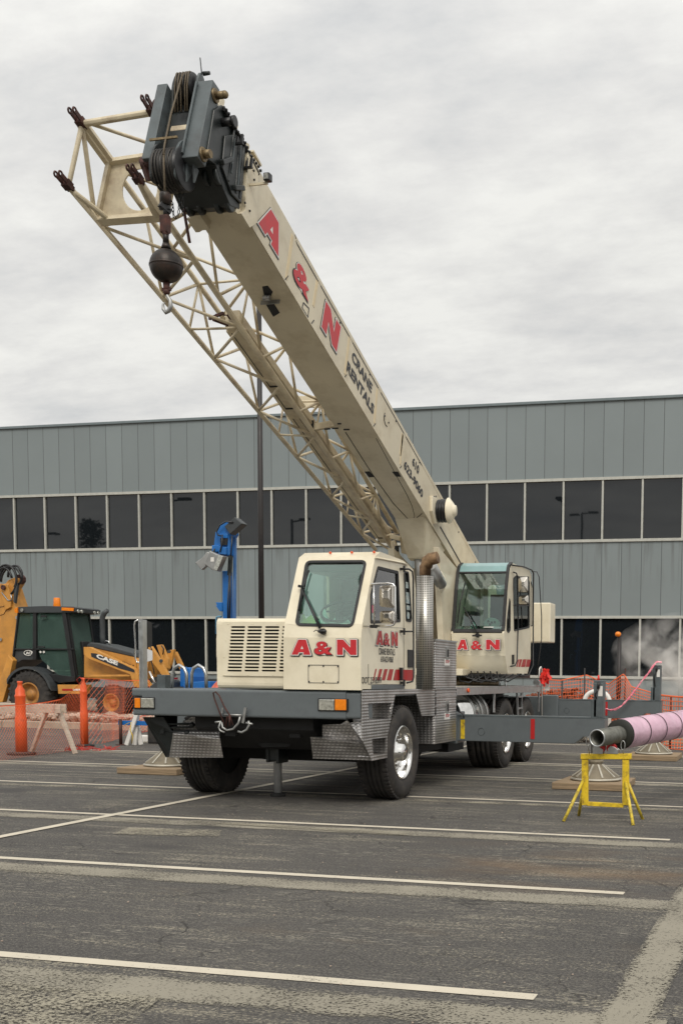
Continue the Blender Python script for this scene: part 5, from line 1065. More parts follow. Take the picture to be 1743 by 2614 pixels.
MB().bar(BP(-6.35, 1.205, .0), BP(-6.05, 1.205, .0), .02, .02).build('rope_keeper', BRASS, crane)
MB().cyl(BP(-5.87, 1.03, .66), BP(-5.85, 1.03, .66), .07, .065, 20).cyl(BP(-5.85, 1.03, .66), BP(-5.76, 1.03, .66), .036, .036, 16).ball(BP(-5.76, 1.03, .66), .038, 12).build('head_pin', BRASS, crane)
MB().cyl(BP(-5.87, 1.02, -.05), BP(-5.85, 1.02, -.05), .07, .065, 20).cyl(BP(-5.85, 1.02, -.05), BP(-5.78, 1.02, -.05), .042, .042, 8).build('head_pin', BRASS, crane)
for t_ in (.6, -.12):
    lg = MB()
    lg.cyl(BP(-6.40, 1.04, t_), BP(-6.50, 1.04, t_), .05, .05, 14); lg.ball(BP(-6.50, 1.04, t_+.04), .045, 10); lg.bar(BP(-6.47, 1.06, t_), BP(-6.44, .96, t_-.12), .06); lg.build('head_lug', RUSTBR, crane)

an = MB(); a = BP(-5.98, 1.12, .98); an.tube([BP(-6.0, 1.12, .85), BP(-6.03, 1.16, 1.02)], .006, 5); an.cyl(BP(-6.0, 1.1, .88), BP(-5.93, 1.1, .88), .022, .018, 8); an.build('head_pin_clip', DARK, crane)
# black rope guards and hose track along the top right edge
kt = MB(); pts = [BP(XR+.03, *q) for q in ((.90, .62), (.72, .60), (.55, .62), (.40, .60), (.25, .58), (.12, .57))]
kt.tube(pts, .022, 6); kt.tube([p+BN*.035+Vector((-.02, 0, 0)) for p in pts], .016, 6)
for s_, t_ in ((.62, .47), (.38, .40)): kt.bar(BP(XR-.06, s_, t_), BP(XR+.12, s_, t_), .03, .02); kt.bar(BP(XR+.10, s_, t_), BP(XR+.10, s_+.01, t_+.10), .025); kt.bar(BP(XR+.05, s_, t_), BP(XR+.05, s_+.01, t_+.08), .02)
for i in range(16): q = BP(XR+.05, .90-i*.052, .61+.01*math.sin(i)); kt.ball(q, .018, 6)
kt.cyl(BP(XR, .86, .5), BP(XR+.12, .86, .5), .04, .04, 12); kt.cyl(BP(XR+.12, .86, .5), BP(XR+.15, .86, .5), .055, .055, 12); kt.build('hose_track', BLACK, crane)
# chain hanging under the head
ch = MB(); 
def chain(pts, r=.012):
    P_ = [Vector(p) for p in pts]; i = 0
    for a, b_ in zip(P_, P_[1:]):
        n = max(1, int((b_-a).length/.032))
        for k in range(n):
            c_ = a.lerp(b_, (k+.5)/n); d = (b_-a).normalized(); u = Vector((1, 0, 0)) if i % 2 else d.cross(Vector((1, 0, 0))).normalized(); i += 1
            ch.tube([c_+d*.022*math.cos(2*PI*j/8)+u*.012*math.sin(2*PI*j/8) for j in range(8)], .0045, 4, True)
Yc = 10.45
chain([onY(RE(*p), Yc) for p in ((115, 540), (100, 640), (95, 760), (95, 900), (85, 1080), (45, 1145), (15, 1090), (5, 950), (-30, 870))]); chain([onY(RE(*p), Yc+.03) for p in ((135, 540), (150, 640), (145, 780), (140, 900), (140, 1090))])
chain([onY(RE(*p), Yc+.02) for p in ((125, 540), (130, 640), (120, 780))]); ch.build('chain', DARK, crane)
MB().pb([(.9, -.12), (1.02, -.12), (.96, -.30)], -6.04, -6.02).pb([(.9, -.12), (1.0, -.12), (.92, -.28)], -5.98, -5.96).build('chain_bracket', HGREY, crane)
a = [onY(RE(*p), 10.9) for p in ((140, 830), (160, 1050), (195, 1250), (232, 1460))]; MB().tube(a, .016, 8).build('tag_line', RUSTBR, crane)
# flood light on its arm
p = onX(RE(1040, 690), XR+.05); e = p+Vector((.20, 0, 0)); fl_ = MB().bar(p, e, .022); fl_.build('light_arm', CREAMB, crane)
MB().box(e.x-.03, e.x+.04, e.y-.05, e.y+.03, e.z+.01, e.z+.09).build('flood_light', BLACK, crane, .01); MB().box(e.x-.018, e.x+.028, e.y-.056, e.y-.05, e.z+.022, e.z+.078).build('flood_lens', LENS, crane)
# small parts on top edge
for R_, x, y in ((RB, 1330, 1220), (RB, 1385, 1350)):
    p = bst(XR-.05, R_(x, y)); MB().pb(roundpoly([(p[0]-.03, .68), (p[0]+.03, .68), (p[0]+.02, .76), (p[0]-.05, .77)], .02), XR-.08, XR-.05).build('rope_guide', CREAM, crane)
# ------------------------------------------------------------------ lattice extension stowed along the far side of the boom
yn, yf = 10.80, 18.25
near = {'UL': onY((188.9, 284.7), yn), 'LL': onY((157.9, 427.6), yn), 'LR': onY((319.7, 413.8), yn), 'UR': onY((352, 258), yn)}
far = {'LL': onY((862, 1262), 18.3), 'LR': onY((909, 1271), 18.2), 'UR': onY((912, 1224), 18.2)}; far['UL'] = far['UR']+(far['LL']-far['LR'])
near['LR'] = onX((319.7, 413.8), -6.80); 
def jp(k, f): return near[k].lerp(far[k], f)
jib = MB()
for k in near: jib.tube([jp(k, 0), jp(k, 1)], .036 if k in ('LR', 'UR') else .032, 10)
chords = jib.build('jib_chord', JIB, crane)
br_ = MB(); NB = 14
def nf(i): return i/NB
for (a, b_) in (('LL', 'LR'), ('UL', 'UR'), ('LL', 'UL'), ('LR', 'UR')):
    for i in range(1, NB):
        f0_, f1_ = nf(i), nf(i+1); p, q = (a, b_) if i % 2 else (b_, a); br_.tube([jp(p, f0_), jp(q, f1_)], .019, 8)
        if i % 2 == 0: br_.tube([jp(a, f0_), jp(b_, f0_)] if i % 4 == 0 else [jp(b_, f0_), jp(a, f1_)], .015, 6)
br_.build('jib_bracing', JIB, crane)
tp = MB(); tp.tube([jp('UL', .0), jp('UR', 0)], .036, 8); tp.tube([jp('UL', 0), jp('LL', 0)], .026, 8); tp.tube([jp('UL', 0), jp('LL', .055)], .026, 8); tp.tube([jp('UL', .0)+Vector((.08, 0, 0)), jp('UR', .06)], .02, 8)
tp.tube([jp('LL', .01), jp('LL', .06)+Vector((.14, 0, 0))], .03, 8); tp.tube([jp('LR', .0), jp('LR', .055)+Vector((-.06, 0, -.02))], .04, 8); tp.tube([jp('UR', 0), jp('LR', .06)], .026, 8)
# end diaphragm with a round opening
f_ = .062; A_, B_, C_, D_ = jp('LL', f_), jp('LR', f_), jp('UR', f_), jp('UL', f_)
u = (B_-A_).normalized(); v = (D_-A_); v = (v-u*v.dot(u)).normalized(); quad = [((q-A_).dot(u), (q-A_).dot(v)) for q in (A_, B_, C_, D_)]
cx = sum(q[0] for q in quad)/4+.03; cy = sum(q[1] for q in quad)/4-.01; r_ = .215
tp.panel(A_, u, v, quad, [[(cx+r_*math.cos(2*PI*i/32), cy+r_*math.sin(2*PI*i/32)) for i in range(32)]], .02)
for a, b_ in ((A_, B_), (B_, C_), (C_, D_), (D_, A_)): tp.bar(a, b_, .05, .10, up=BF)
a = jp('UL', .0); b_ = jp('UL', f_); tp.bar(a, b_, .06, .11, up=(1, 0, .3))
tp.build('jib_end_frame', JIB, crane, .004)
for k in ('UL', 'LL', 'LR', 'UR'):
    lgm = MB()
    d = (near[k]-far[k]).normalized(); o_ = near[k]
    for dx in (-.028, .028):
        w = Vector((dx, 0, 0)); lgm.bar(o_-d*.05+w, o_+d*.15+w, .016, .05); e = o_+d*.15+w
        a_ = d.cross(Vector((1, 0, 0))).normalized(); lgm.tube([e+(d*math.cos(2*PI*i/12)+a_*math.sin(2*PI*i/12))*.026+d*.015 for i in range(12)], .011, 5, True)
    lgm.bar(o_-d*.02, o_+d*.06, .085, .075); lgm.build('jib_lug', RUSTBR, crane)
# stowed inner beam inside the lattice
bx = MB(); p0_ = onY((520, 752), 13.05); p1_ = onY((548, 752), 13.05); e0 = p0_+(far['LL']-near['LL'])*.0; dirj = (jp('LR', 1)-jp('LR', 0)+jp('LL', 1)-jp('LL', 0)).normalized()
w0 = p1_.x-p0_.x
def beamp(t, x, z): c_ = Vector(((p0_.x+p1_.x)/2, 13.05, p0_.z)); tgt = (jp('LL', .985)+jp('LR', .985))*.5+Vector((.05, 0, .08)); q = c_.lerp(tgt, t); return q+Vector((x, 0, z))
def hex_(t0, t1, x0, x1, z0, z1): 
    return [beamp(t0, x0, z0), beamp(t0, x1, z0), beamp(t1, x1, z0), beamp(t1, x0, z0), beamp(t0, x0, z1), beamp(t0, x1, z1), beamp(t1, x1, z1), beamp(t1, x0, z1)]
bx.hexa(hex_(0, 1, -.10, .10, 0, .2)); bx.hexa(hex_(0.02, .98, .10, .145, .02, .05)); bx.hexa(hex_(0.02, .98, -.145, -.10, .02, .05))
beam = bx.build('stowed_beam', JIB, crane, .008)
bl = MB(); 
for t0, t1 in ((.02, .22), (.25, .31), (.35, .62), (.66, .97)):
    bl.hexa(hex_(t0, t1, -.072, -.06, -.004, -.001)); bl.hexa(hex_(t1-.006, t1, -.06, .06, -.004, -.001)); bl.hexa(hex_(t0, t1, .03, .036, -.004, -.001)) if t0 > .3 else None
bl.build('stowed_beam_seam', UNDER, crane)
q = beamp(0, -.02, 0); MB().tube([q+Vector((-.10, -.25, .02)), q+Vector((-.05, .0, .03)), q+Vector((.02, .15, 0))], .02, 6).bar(q+Vector((-.18, -.2, .05)), q+Vector((.05, -.28, .08)), .03).ball(q+Vector((.03, -.05, .12)), .05, 10).tube([q+Vector((-.1, -.2, .1)), q+Vector((.03, -.05, .12))], .007, 5).build('stowage_latch', RUSTBR, crane)
# stowage brackets between lattice and boom
sb = MB(); a = onY(RB(385, 1225), 15.05); b_ = bu(RB, [(755, 1205)])[0]; bq = BP(b_[0], b_[1], -.02)
sb.bar(a, Vector((XL+.25, bq.y, a.z+.02)), .07, .09); sb.build('stowage_bracket', JIB, crane, .005)
sb2 = MB(); a = onY(RB(385, 1150), 15.0); c_ = onY(RB(385, 1300), 15.0); sb2.bar(a, c_, .02, .03); 
for p_, q_ in (((640, 1145), (675, 1145)), ((700, 1203), (758, 1203)), ((510, 1200), (565, 1195)), ((585, 1192), (645, 1190))):
    x = bu(RB, [p_, q_]); MB().bar(BP(x[0][0], x[0][1], -.06), BP(x[1][0], x[1][1], -.06), .018).build('stowage_pin', UNDER, crane)
sb2.build('stowage_pin', UNDER, crane)
a = onY(RB(215, 965), 15.8); b_ = onY(RB(445, 965), 15.8); sb3 = MB().bar(a, b_, .06, .16); sb3.build('stowage_bracket', JIB, crane, .004)
bb = MB(); pts = [onY(RC(*p), 18.0) for p in ((620, 1080), (690, 1100), (745, 1330), (640, 1300))]; n = len(pts); bb.add(pts+[p+Vector((0, .12, 0)) for p in pts], [(0, 1, 2, 3), (7, 6, 5, 4)]+[(i, (i+1) % 4, 4+(i+1) % 4, 4+i) for i in range(4)], False)
bb.bar(onY(RC(525, 1130), 17.9), onY(RC(640, 1160), 17.9), .10, .08); bb.bar(onY(RC(560, 1180), 17.9), onY(RC(600, 1330), 17.9), .09); bb.build('jib_base_bracket', JIB, crane, .01)
MB().box(*[v for v in (onY(RC(580, 1250), 17.82).x, onY(RC(612, 1250), 17.82).x)], 17.8, 17.86, onY(RC(590, 1285), 17.82).z, onY(RC(590, 1230), 17.82).z).build('bracket_socket', UNDER, crane)
# ------------------------------------------------------------------ outriggers
for Yo, z1, z0, xe, jx_, tag_ in ((15.42, None, None, R8(940, 0), R8(878, 0), 0), (21.25, None, None, R8(1390, 0), R8(1345, 0), 1)):
    R_ = R8; top = (sy(Yo, R8, [(700, 1048)]) if not tag_ else sy(Yo, R8, [(1000, 908)]))[0][1]; bot = (sy(Yo, R8, [(400, 1243)]) if not tag_ else sy(Yo, R8, [(650, 1040)]))[0][1]
    y_ = 1100 if not tag_ else 950; xr = sy(Yo, R8, [(940 if not tag_ else 1390, y_)])[0][0]
    xl_ = XS-.05; ch_ = .16
    ob = MB().prism([(xl_, bot), (xr-.42, bot), (xr-.30, bot+.10), (xr, bot+.10), (xr, top), (xl_, top)], lambda p, t: (p[0], t, p[1]), Yo, Yo+.26)
    o = ob.build('outrigger_beam', GREY, crane, .008)
    tr_ = MB(); tr_.box(xl_, xr, Yo-.004, Yo+.264, top, top+.02); tr_.build('beam_flange', HGREY, o)
    mk = MB(); yx = (sy(Yo, R9, [(720, 1200), (747, 1200)]) if not tag_ else sy(Yo, R8, [(515, 980), (540, 980)])); mk.box(yx[0][0], yx[1][0], Yo-.006, Yo-.001, bot+.03, top-.05); mk.build('beam_mark', YELLOW, o); mk = MB()
    rx = (sy(Yo, R8, [(347, 1140), (380, 1140)]) if not tag_ else sy(Yo, R8, [(940, 980), (962, 980)])); mk.box(rx[0][0], rx[1][0], Yo-.006, Yo-.001, bot+.05, top-.02); mk.build('beam_mark', STRIPER, o)
    bl = MB()
    for px_ in ((860, 1620) if 0 else ()): pass
    q = onY(R9(858, 1222) if not tag_ else R8(637, 985), Yo); bl.tube([q+Vector((.05*math.cos(2*PI*i/20), -.002, .05*math.sin(2*PI*i/20))) for i in range(20)], .005, 5, True); bl.build('beam_boss', HGREY, o)
    jl_, jr_ = [v[0] for v in sy(Yo, R8, [(828, 900), (925, 900)] if not tag_ else [(1308, 750), (1383, 750)])]; jtop = (sy(Yo, R8, [(878, 742)]) if not tag_ else sy(Yo, R8, [(1345, 622)]))[0][1]
    jc = (jl_+jr_)/2; jk = MB().box(jl_+.03, jr_, Yo+.04, Yo+.22, top-.3, jtop); jk.box(jl_+.0, jl_+.08, Yo+.02, Yo+.2, top+.01, top+.27); jk.box(jc-.05, jr_-.01, Yo+.02, Yo+.24, top+.02, jtop-.04)
    jo = jk.build('outrigger_jack', HGREY, crane, .008)
    MB().box(jr_-.07, jr_-.01, Yo+.015, Yo+.019, jtop-.22, jtop-.08).build('jack_label', WHITE, jo)
    MB().tube([Vector((jl_+.08, Yo, top+.28)), Vector((jl_+.06, Yo-.02, jtop-.2)), Vector((jl_+.12, Yo, jtop-.08))], .012, 6).cyl((jl_+.1, Yo+.0, jtop-.12), (jl_+.11, Yo, jtop-.02), .02, .02, 8).build('jack_hose', BLACK, jo)
    if not tag_: MB().cyl((jc, Yo+.1, jtop), (jc, Yo+.1, jtop+.07), .02, .01, 8).build('jack_flag', REDFLAG, jo)
    PX, PY = jc-.02, Yo+.13
    for sgn in (1, -1):
        X_ = PX if sgn > 0 else 2*XC-PX
        MB().cyl((X_, PY, .36), (X_, PY, bot+.12), .075, .075, 20).build('jack_ram', STEEL, crane)
        fm = MB().lathe([(0, .10), (.33, .10), (.345, .115), (.33, .14), (.11, .30), (.09, .33), (.11, .35), (.09, .38), (0, .38)], (X_, PY, 0), (0, 0, 1), 48)
        fo = fm.build('outrigger_float', PADM, crane)
        ribs = MB()
        for i in range(10): a = 2*PI*i/10+.15; c_, s_ = math.cos(a), math.sin(a); ribs.bar((X_+.10*c_, PY+.10*s_, .31), (X_+.325*c_, PY+.325*s_, .146), .024, .026)
        ribs.lathe([(.33, .10), (.355, .105), (.355, .125), (.33, .135)], (X_, PY, 0), (0, 0, 1), 48); ribs.build('float_rib', PADR, fo)
    # mirrored beam on the far side
    xl2 = 2*XC-xl_; MB().box(2*XC-xr, xl2, Yo, Yo+.26, bot, top).build('outrigger_beam', GREY, crane, .008)
    MB().box(2*XC-jr_, 2*XC-jl_-.03, Yo+.04, Yo+.22, top-.3, jtop).build('outrigger_jack', HGREY, crane, .008)
    MATS['o%d' % tag_] = (PX, PY, bot, top, xl_, jtop, jc, Yo)
    bh = MB().box(XC-1.3, XS-.02, Yo-.05, Yo+.36, bot-.04, top+.06); bh.build('outrigger_housing', GREY, crane, .01)
q = [onX(R8(*p), XS+.02) for p in ((445, 860), (545, 870))]; MB().box(XS-.1, XS+.2, 21.1, 21.2, .7, 1.18).build('rear_housing', GREY, crane, .02)
a = onX(R9(715, 1110), XS+.02); MB().tube([onY(R9(*p), 15.35) for p in ((700, 1085), (722, 1095), (738, 1112), (740, 1135))], .012, 6).build('outrigger_hose', BLACK, crane)
# timber mats under the four floats
labs = ['weathered timber mat under the float right behind the yellow pipe stand', 'weathered timber mat under the rear float beyond the pink pipe', 'timber mat under the float left of the front tyre', 'timber mat under the hidden rear float on the far side of the crane']
k = 0
for t_ in (0, 1):
    PX, PY = MATS['o%d' % t_][:2]
    for sgn in (1, -1):
        X_ = PX if sgn > 0 else 2*XC-PX; m = thing('timber_mat', labs[t_] if sgn > 0 else labs[2+t_], 'timber mat', (X_, PY, 0), 'timber mats under the outrigger floats')
        for i in range(3):
            y0 = PY-.58+i*.38; MB().box(X_-.50+.01*i, X_+.50-.012*i, y0+.003, y0+.377, .004, .095-.003*(i % 2)).build('plank', WOODM, m, .008)
# ------------------------------------------------------------------ hook ball
hb = thing('hook_ball', 'black iron headache ball with hook hanging from the boom tip', 'hook ball', (HX, HY, 5.0))
def hp(y): return onY((379, RW(0, y)[1]), HY).z
MB().tube([BP(-6.16, 1.20, -.18), Vector((HX-.01, HY, hp(830)+.3)), Vector((HX, HY, hp(880)))], .0115, 8).build('hoist_rope', WIRE, hb)
sk2 = MB().lathe([(0, hp(815)-5), (.05, hp(815)-5), (.055, hp(830)-5), (.052, hp(885)-5), (.03, hp(890)-5), (0, hp(895)-5)], (HX, HY, 5), (0, 0, 1), 20); sk2.build('rope_socket', BALLM, hb)
MB().bar((HX-.03, HY-.05, hp(890)), (HX+.03, HY+.04, hp(925)), .05).bar((HX-.06, HY, hp(905)), (HX+.05, HY, hp(905)), .03).cyl((HX, HY, hp(890)), (HX, HY, hp(955)), .025, .022, 12).build('rope_clamp', BLACK, hb)
MB().px(roundpoly([(HY-.035, hp(1060)), (HY-.04, hp(950)), (HY+.04, hp(950)), (HY+.035, hp(1060))], .02), HX-.042, HX+.035).lathe([(.03, hp(1070)-5), (.035, hp(1055)-5), (.028, hp(1045)-5)], (HX, HY, 5), (0, 0, 1), 16).build('wedge_socket', RUSTBR, hb, .006)
MB().cyl((HX, HY, hp(1055)), (HX, HY, hp(1120)), .028, .03, 16).cyl((HX, HY, hp(1120)), (HX, HY, hp(1155)), .032, .05, 16).build('ball_neck', BALLM, hb)
cz = hp(1258); MB().ball((HX, HY, cz), .158, 40).lathe([(.155, -.012), (.162, -.008), (.162, .008), (.155, .012)], (HX, HY, cz), (0, 0, 1), 40).build('ball', BALLM, hb)
MB().cyl((HX, HY, hp(1420)), (HX, HY, hp(1360)), .028, .035, 14).bar((HX-.045, HY, hp(1400)), (HX+.045, HY, hp(1400)), .03).ball((HX, HY, hp(1415)), .035, 12).build('swivel', RUSTBR, hb)
hk = [onY(RW(*p), HY) for p in ((768, 1420), (768, 1440), (786, 1465), (790, 1500), (778, 1530), (760, 1540), (744, 1520), (743, 1490), (752, 1478))]
hk = [Vector((p.x-(onY(RW(765, 1450), HY).x-HX), p.y, p.z)) for p in hk]; MB().tube(hk, [.015, .016, .018, .021, .021, .020, .016, .012, .006], 10).build('hook', STEEL, hb)
# ------------------------------------------------------------------ pipe stand and insulated pipe
YS = 12.0
def o8(x, y, Y=YS): return onY(R8(x, y), Y)
sf = [onZ(p) for p in ((1293, 1887), (1453, 1896), (1475, 1882), (1328, 1874))]
ps = thing('pipe_stand', 'yellow steel jack stand with splayed chipped legs holding up the pipe end', 'pipe stand', ((sf[0].x+sf[1].x)/2, YS, 0))
a, b = o8(750, 1352), o8(1155, 1352); bh_ = (o8(750, 1332).z-o8(750, 1376).z)
MB().bar(a, b, .07, bh_).build('top_bar', YELLOW, ps, .005)
for x in (783, 1108): p, q = o8(x, 1376), o8(x, 1742); MB().bar(p, q, .07, .05, up=(0, 1, 0)).build('upright', YELLOW, ps, .004)
MB().bar(o8(795, 1730), o8(1090, 1745), .04, .045).build('cross_bar', YELLOW, ps, .003)
for (x, y), f in zip(((775, 1530), (1105, 1545), (1118, 1545), (760, 1650)), sf):
    MB().cyl(o8(x, y), Vector((f.x, f.y, 0)),   .017, .017, 10).build('leg', YELLOWW, ps)
topz = a.z+bh_/2
E0 = onY(R7(418, 1697), 11.72); E2 = onY(R7(1440, 1522), 13.55); dp = (E2-E0).normalized()
print('pipe', E0, E2, 'top', topz)
ip = thing('insulated_pipe', 'long steel pipe wrapped in pink foil insulation with bare grey end', 'pipe', tuple(E0))
rP = .094; I0 = E0+dp*.50
MB().lathe([(rP*.86, .6), (rP*.86, 0), (rP, 0), (rP, .75)], E0, dp, 40).build('bare_pipe', PIPEM, ip)
MB().lathe([(rP*.84, -.003), (rP*1.0, -.003), (rP*1.0, .012), (rP*.84, .012)], E0, dp, 40, True).build('pipe_bevel', ALU, ip)
MB().cyl(E0+dp*.35, E0+dp*.36, rP*.85, rP*.85, 24).build('pipe_bore', BLACK, ip)
rI = .163
MB().lathe([(rP, -.0), (rI*.97, 0), (rI, .012), (rI, .06)], I0, dp, 48).build('foam_end', BLKFOAM, ip)
prf = [(rI+.002, .05)]; hh = .05
while hh < 5.6:
    for k in range(1, 9): prf.append((rI+.002+.0025*math.sin(k*1.7+hh*9), hh+.42*k/9))
    hh += .42; prf += [(rI+.002, hh-.012), (rI-.004, hh-.006), (rI-.004, hh), (rI+.002, hh+.006)]
st_ = MB().lathe(prf, I0, dp, 56); st_.mat(1)
for i in range(13): st_.lathe([(rI+.003, .47+i*.42-.006), (rI+.0055, .47+i*.42-.003), (rI+.0055, .47+i*.42+.003), (rI+.003, .47+i*.42+.006)], I0, dp, 48)
st_.build('foil_wrap', [PINK, UNDER], ip)
# rollers that carry the pipe
for x0, x1, xc in ((845, 928, 905), (965, 1050, 995)):
    p, q = o8(x0, 1330, 11.97), o8(x1, 1265, 11.97)
    rm = MB(); poly = [(p.x, p.z), (q.x, p.z), (q.x, p.z+.045), ((p.x+q.x)/2+.01, p.z+.075), ((p.x+q.x)/2-.03, p.z+.085), (p.x, p.z+.05)]
    rm.py(poly, 11.96, 11.968); rm.py(poly, 12.05, 12.058); rb = rm.build('roller_bracket', ALU, ps, .002)
    c = o8(xc, 1275, 12.0); MB().cyl((c.x, 11.975, p.z+.06), (c.x, 12.045, p.z+.06), .055, .055, 20).build('roller', STRIPER, ps, .004)
for xx, yy in ((808, 1225), (1085, 1255)):
    c = o8(xx, yy+10, 11.93); MB().tube([c+Vector((.022*math.cos(2*PI*i/14), 0, .05*math.sin(2*PI*i/14))) for i in range(14)], .006, 6, True).tube([c+Vector((0, 0, -.05)), Vector((c.x, 12.0, topz))], .005).build('clip', STEEL, ps)
# second stand under the far end of the pipe
f2 = E0+dp*5.2
for o in [ps]:
    c = o.copy(); COL.objects.link(c); c.location = (o.location.x+(f2.x-(E0+dp*.3).x), o.location.y+(f2.y-(E0+dp*.3).y), 0)
    c['label'] = 'yellow pipe stand under the far end of the pink pipe'; ps['group'] = c['group'] = 'yellow pipe stands'
    for ch in list(o.children): d = ch.copy(); COL.objects.link(d); d.parent = c
# ------------------------------------------------------------------ flagging tape and red flag bundle
tp_ = [onY(R7(*p), Y) for p, Y in (((515, 1300), 21.15), ((590, 1325), 21.1), ((670, 1310), 21.1), ((740, 1270), 21.1), ((830, 1180), 21.1), ((900, 1090), 21.1), ((1010, 940), 21.1), ((1110, 820), 21.15), ((1160, 740), 21.2), ((1210, 682), 21.25), ((1240, 678), 21.25), ((1278, 688), 21.25))]
tape = MB(); 
for i, (a, b) in enumerate(zip(tp_, tp_[1:])):
    n = 3
    for k in range(n):
        p, q = a.lerp(b, k/n), a.lerp(b, (k+1)/n); w = .020+.016*abs(math.sin(i*2.1+k*1.3)); tape.bar(p, q+(q-p)*.1, w, w*.5, up=(0, 1, math.sin(i+k)))
tag(tape.build('flagging_tape', PINKT), 'pink flagging tape sagging between the outrigger beam and the far jack', 'tape')
rf = MB(); rnd = random.Random(4); base = onX(R8(465, 650), XS+.08)
for i in range(26):
    p = base+Vector((rnd.uniform(-.05, .06), rnd.uniform(-.04, .04), -rnd.uniform(0, .12))); q = p+Vector((rnd.uniform(-.07, .07), rnd.uniform(-.04, .04), -rnd.uniform(.06, .22))); rf.bar(p, q, .05*rnd.uniform(.5, 1.2), .012, up=(rnd.uniform(-1, 1), 1, 0))
ro = tag(rf.build('flag_bundle', REDFLAG), 'bunch of red ribbon flags tied to the rear corner of the crane deck', 'flags')
w_ = onX(R8(475, 785), XS+.08); MB().box(w_.x-.04, w_.x+.05, w_.y-.01, w_.y+.01, w_.z-.09, w_.z+.05).build('flag_tag', WHITE, ro)
# ------------------------------------------------------------------ backhoe loader
YK = 29.4
RIMY = mat('muddy_orange_rim', (0.42, 0.19, 0.04), 0.6, var=.25, scale=6, dirt=(.12, .08, .05), dirtamt=.85, dscale=5)
def k5(*pts, Y=YK): return [(lambda q: (q.x, q.z))(onY(R5(*p), Y)) for p in pts]
def k10(*pts, Y=YK): return [(lambda q: (q.x, q.z))(onY(R10(*p), Y)) for p in pts]
gz_ = onY(R10(800, 1225), YK).z; print('backhoe ground', gz_)
bk = thing('backhoe_loader', 'orange yellow backhoe loader with black cab parked on the dirt', 'backhoe', (k5((700, 1500))[0][0], YK+1, gz_))
def tyre(R_, x, y, rad, rim, w, name, Y=YK, lug=26):
    c = onY(R_(x, y), YK); o = Vector((c.x, Y, gz_+rad)); ax = Vector((0, -1, 0)); t = MB().lathe([(rim, -.02), (rim+.04, .02), (rad*.82, .03), (rad*.95, .0), (rad, -.05), (rad, -w+.05), (rad*.95, -w), (rim, -w)], o, ax, 48)
    for i in range(lug):
        a = 2*PI*i/lug; c_, s_ = math.cos(a), math.sin(a); c2, s2 = math.cos(a+.14), math.sin(a+.14)
        t.bar(o+ax*.02+Vector((c_, 0, s_))*rad*.80, o+ax*-.02+Vector((c_, 0, s_))*rad*1.0, .05, .05); t.bar(o+ax*-.02+Vector((c_, 0, s_))*rad*1.01, o+ax*(-w*.55)+Vector((c2, 0, s2))*rad*1.01, .05, .05)
    to = t.build('wheel', RUBBER, bk)
    MB().lathe([(rim+.02, .0), (rim-.02, .02), (rim-.04, -.05), (rim-.08, -.12), (rim*.45, -.14), (rim*.42, -.06), (0, -.05)], o, ax, 36).build('rim', RIMY, to); return o
RWc = tyre(R5, 385, 1770, .70, .34, .46, 'rear'); FWc = tyre(R10, 795, 1085, .50, .25, .34, 'front')
tyre(R5, 385, 1770, .70, .34, .46, 'rear', YK+1.5); tyre(R10, 795, 1085, .50, .25, .34, 'front', YK+1.5)
def bpoly(name, polyxz, y0, y1, m, bev=.02, par=None, rp=0): 
    fk = 1.0 if name in ('chassis', 'fender', 'cab_roof') else y0/YK
    p = roundpoly(polyxz, rp) if rp else polyxz; p = [(a*fk, EYE+(b-EYE)*fk) for a, b in p]; return MB().py(p, y0, y1).build(name, m, par or bk, bev)
bpoly('chassis', [(RWc.x-.4, .75), (FWc.x+.8, .72), (FWc.x+.8, 1.05), (RWc.x-.4, 1.05)], YK+.5, YK+1.6, CASEG)
ho = bpoly('hood', k10((600, 705), (700, 712), (960, 775), (985, 800), (990, 960), (600, 925)), YK+.40, YK+1.30, CASEY, .03)
bpoly('hood_top', k10((615, 700), (640, 672), (720, 682), (950, 745), (970, 780), (700, 720)), YK+.38, YK+1.32, CASEG, .03)
bpoly('loader_arm', k10((598, 705), (640, 705), (960, 860), (985, 905), (1005, 1000), (960, 990), (930, 900), (640, 790), (600, 760)), YK+.05, YK+.22, CASEY, .01)
bpoly('loader_arm', k10((598, 705), (640, 705), (960, 860), (985, 905), (1005, 1000), (960, 990), (930, 900), (640, 790), (600, 760)), YK+1.45, YK+1.58, CASEY, .01)
yl = YK+.045
st_ = MB(); q = k10((652, 748), (690, 752), (880, 828), (962, 868), (965, 888), (860, 860), (690, 790), (655, 775), Y=yl); st_.py(q, yl-.003, yl).build('arm_stripe', INK, bk)
lt = MB(); pA, pB, pC = (Vector((v[0], yl-.004, v[1])) for v in k10((690, 782), (842, 838), (695, 752), Y=yl)); u = (pB-pA); v = (pC-pA); LU = u.length; words(lt, 'CASE', 0, 1, 0, 1, pA, u, v, .003, .05); lt.build('lettering', WHITE, bk)
lt = MB(); pA, pB, pC = (Vector((v[0], yl-.004, v[1])) for v in k10((876, 818), (960, 848), (878, 800), Y=yl)); words(lt, '590 Super M', 0, 1, 0, .8, pA, pB-pA, pC-pA, .002, .01); lt.build('lettering', INK, bk)
bpoly('cylinder_rod', k10((640, 905), (930, 902), (930, 918), (640, 925)), YK+.08, YK+.16, CASEY, .02)
bpoly('grille', k10((970, 800), (1035, 815), (1020, 960), (980, 955)), YK+.4, YK+1.3, CASEY, .02)
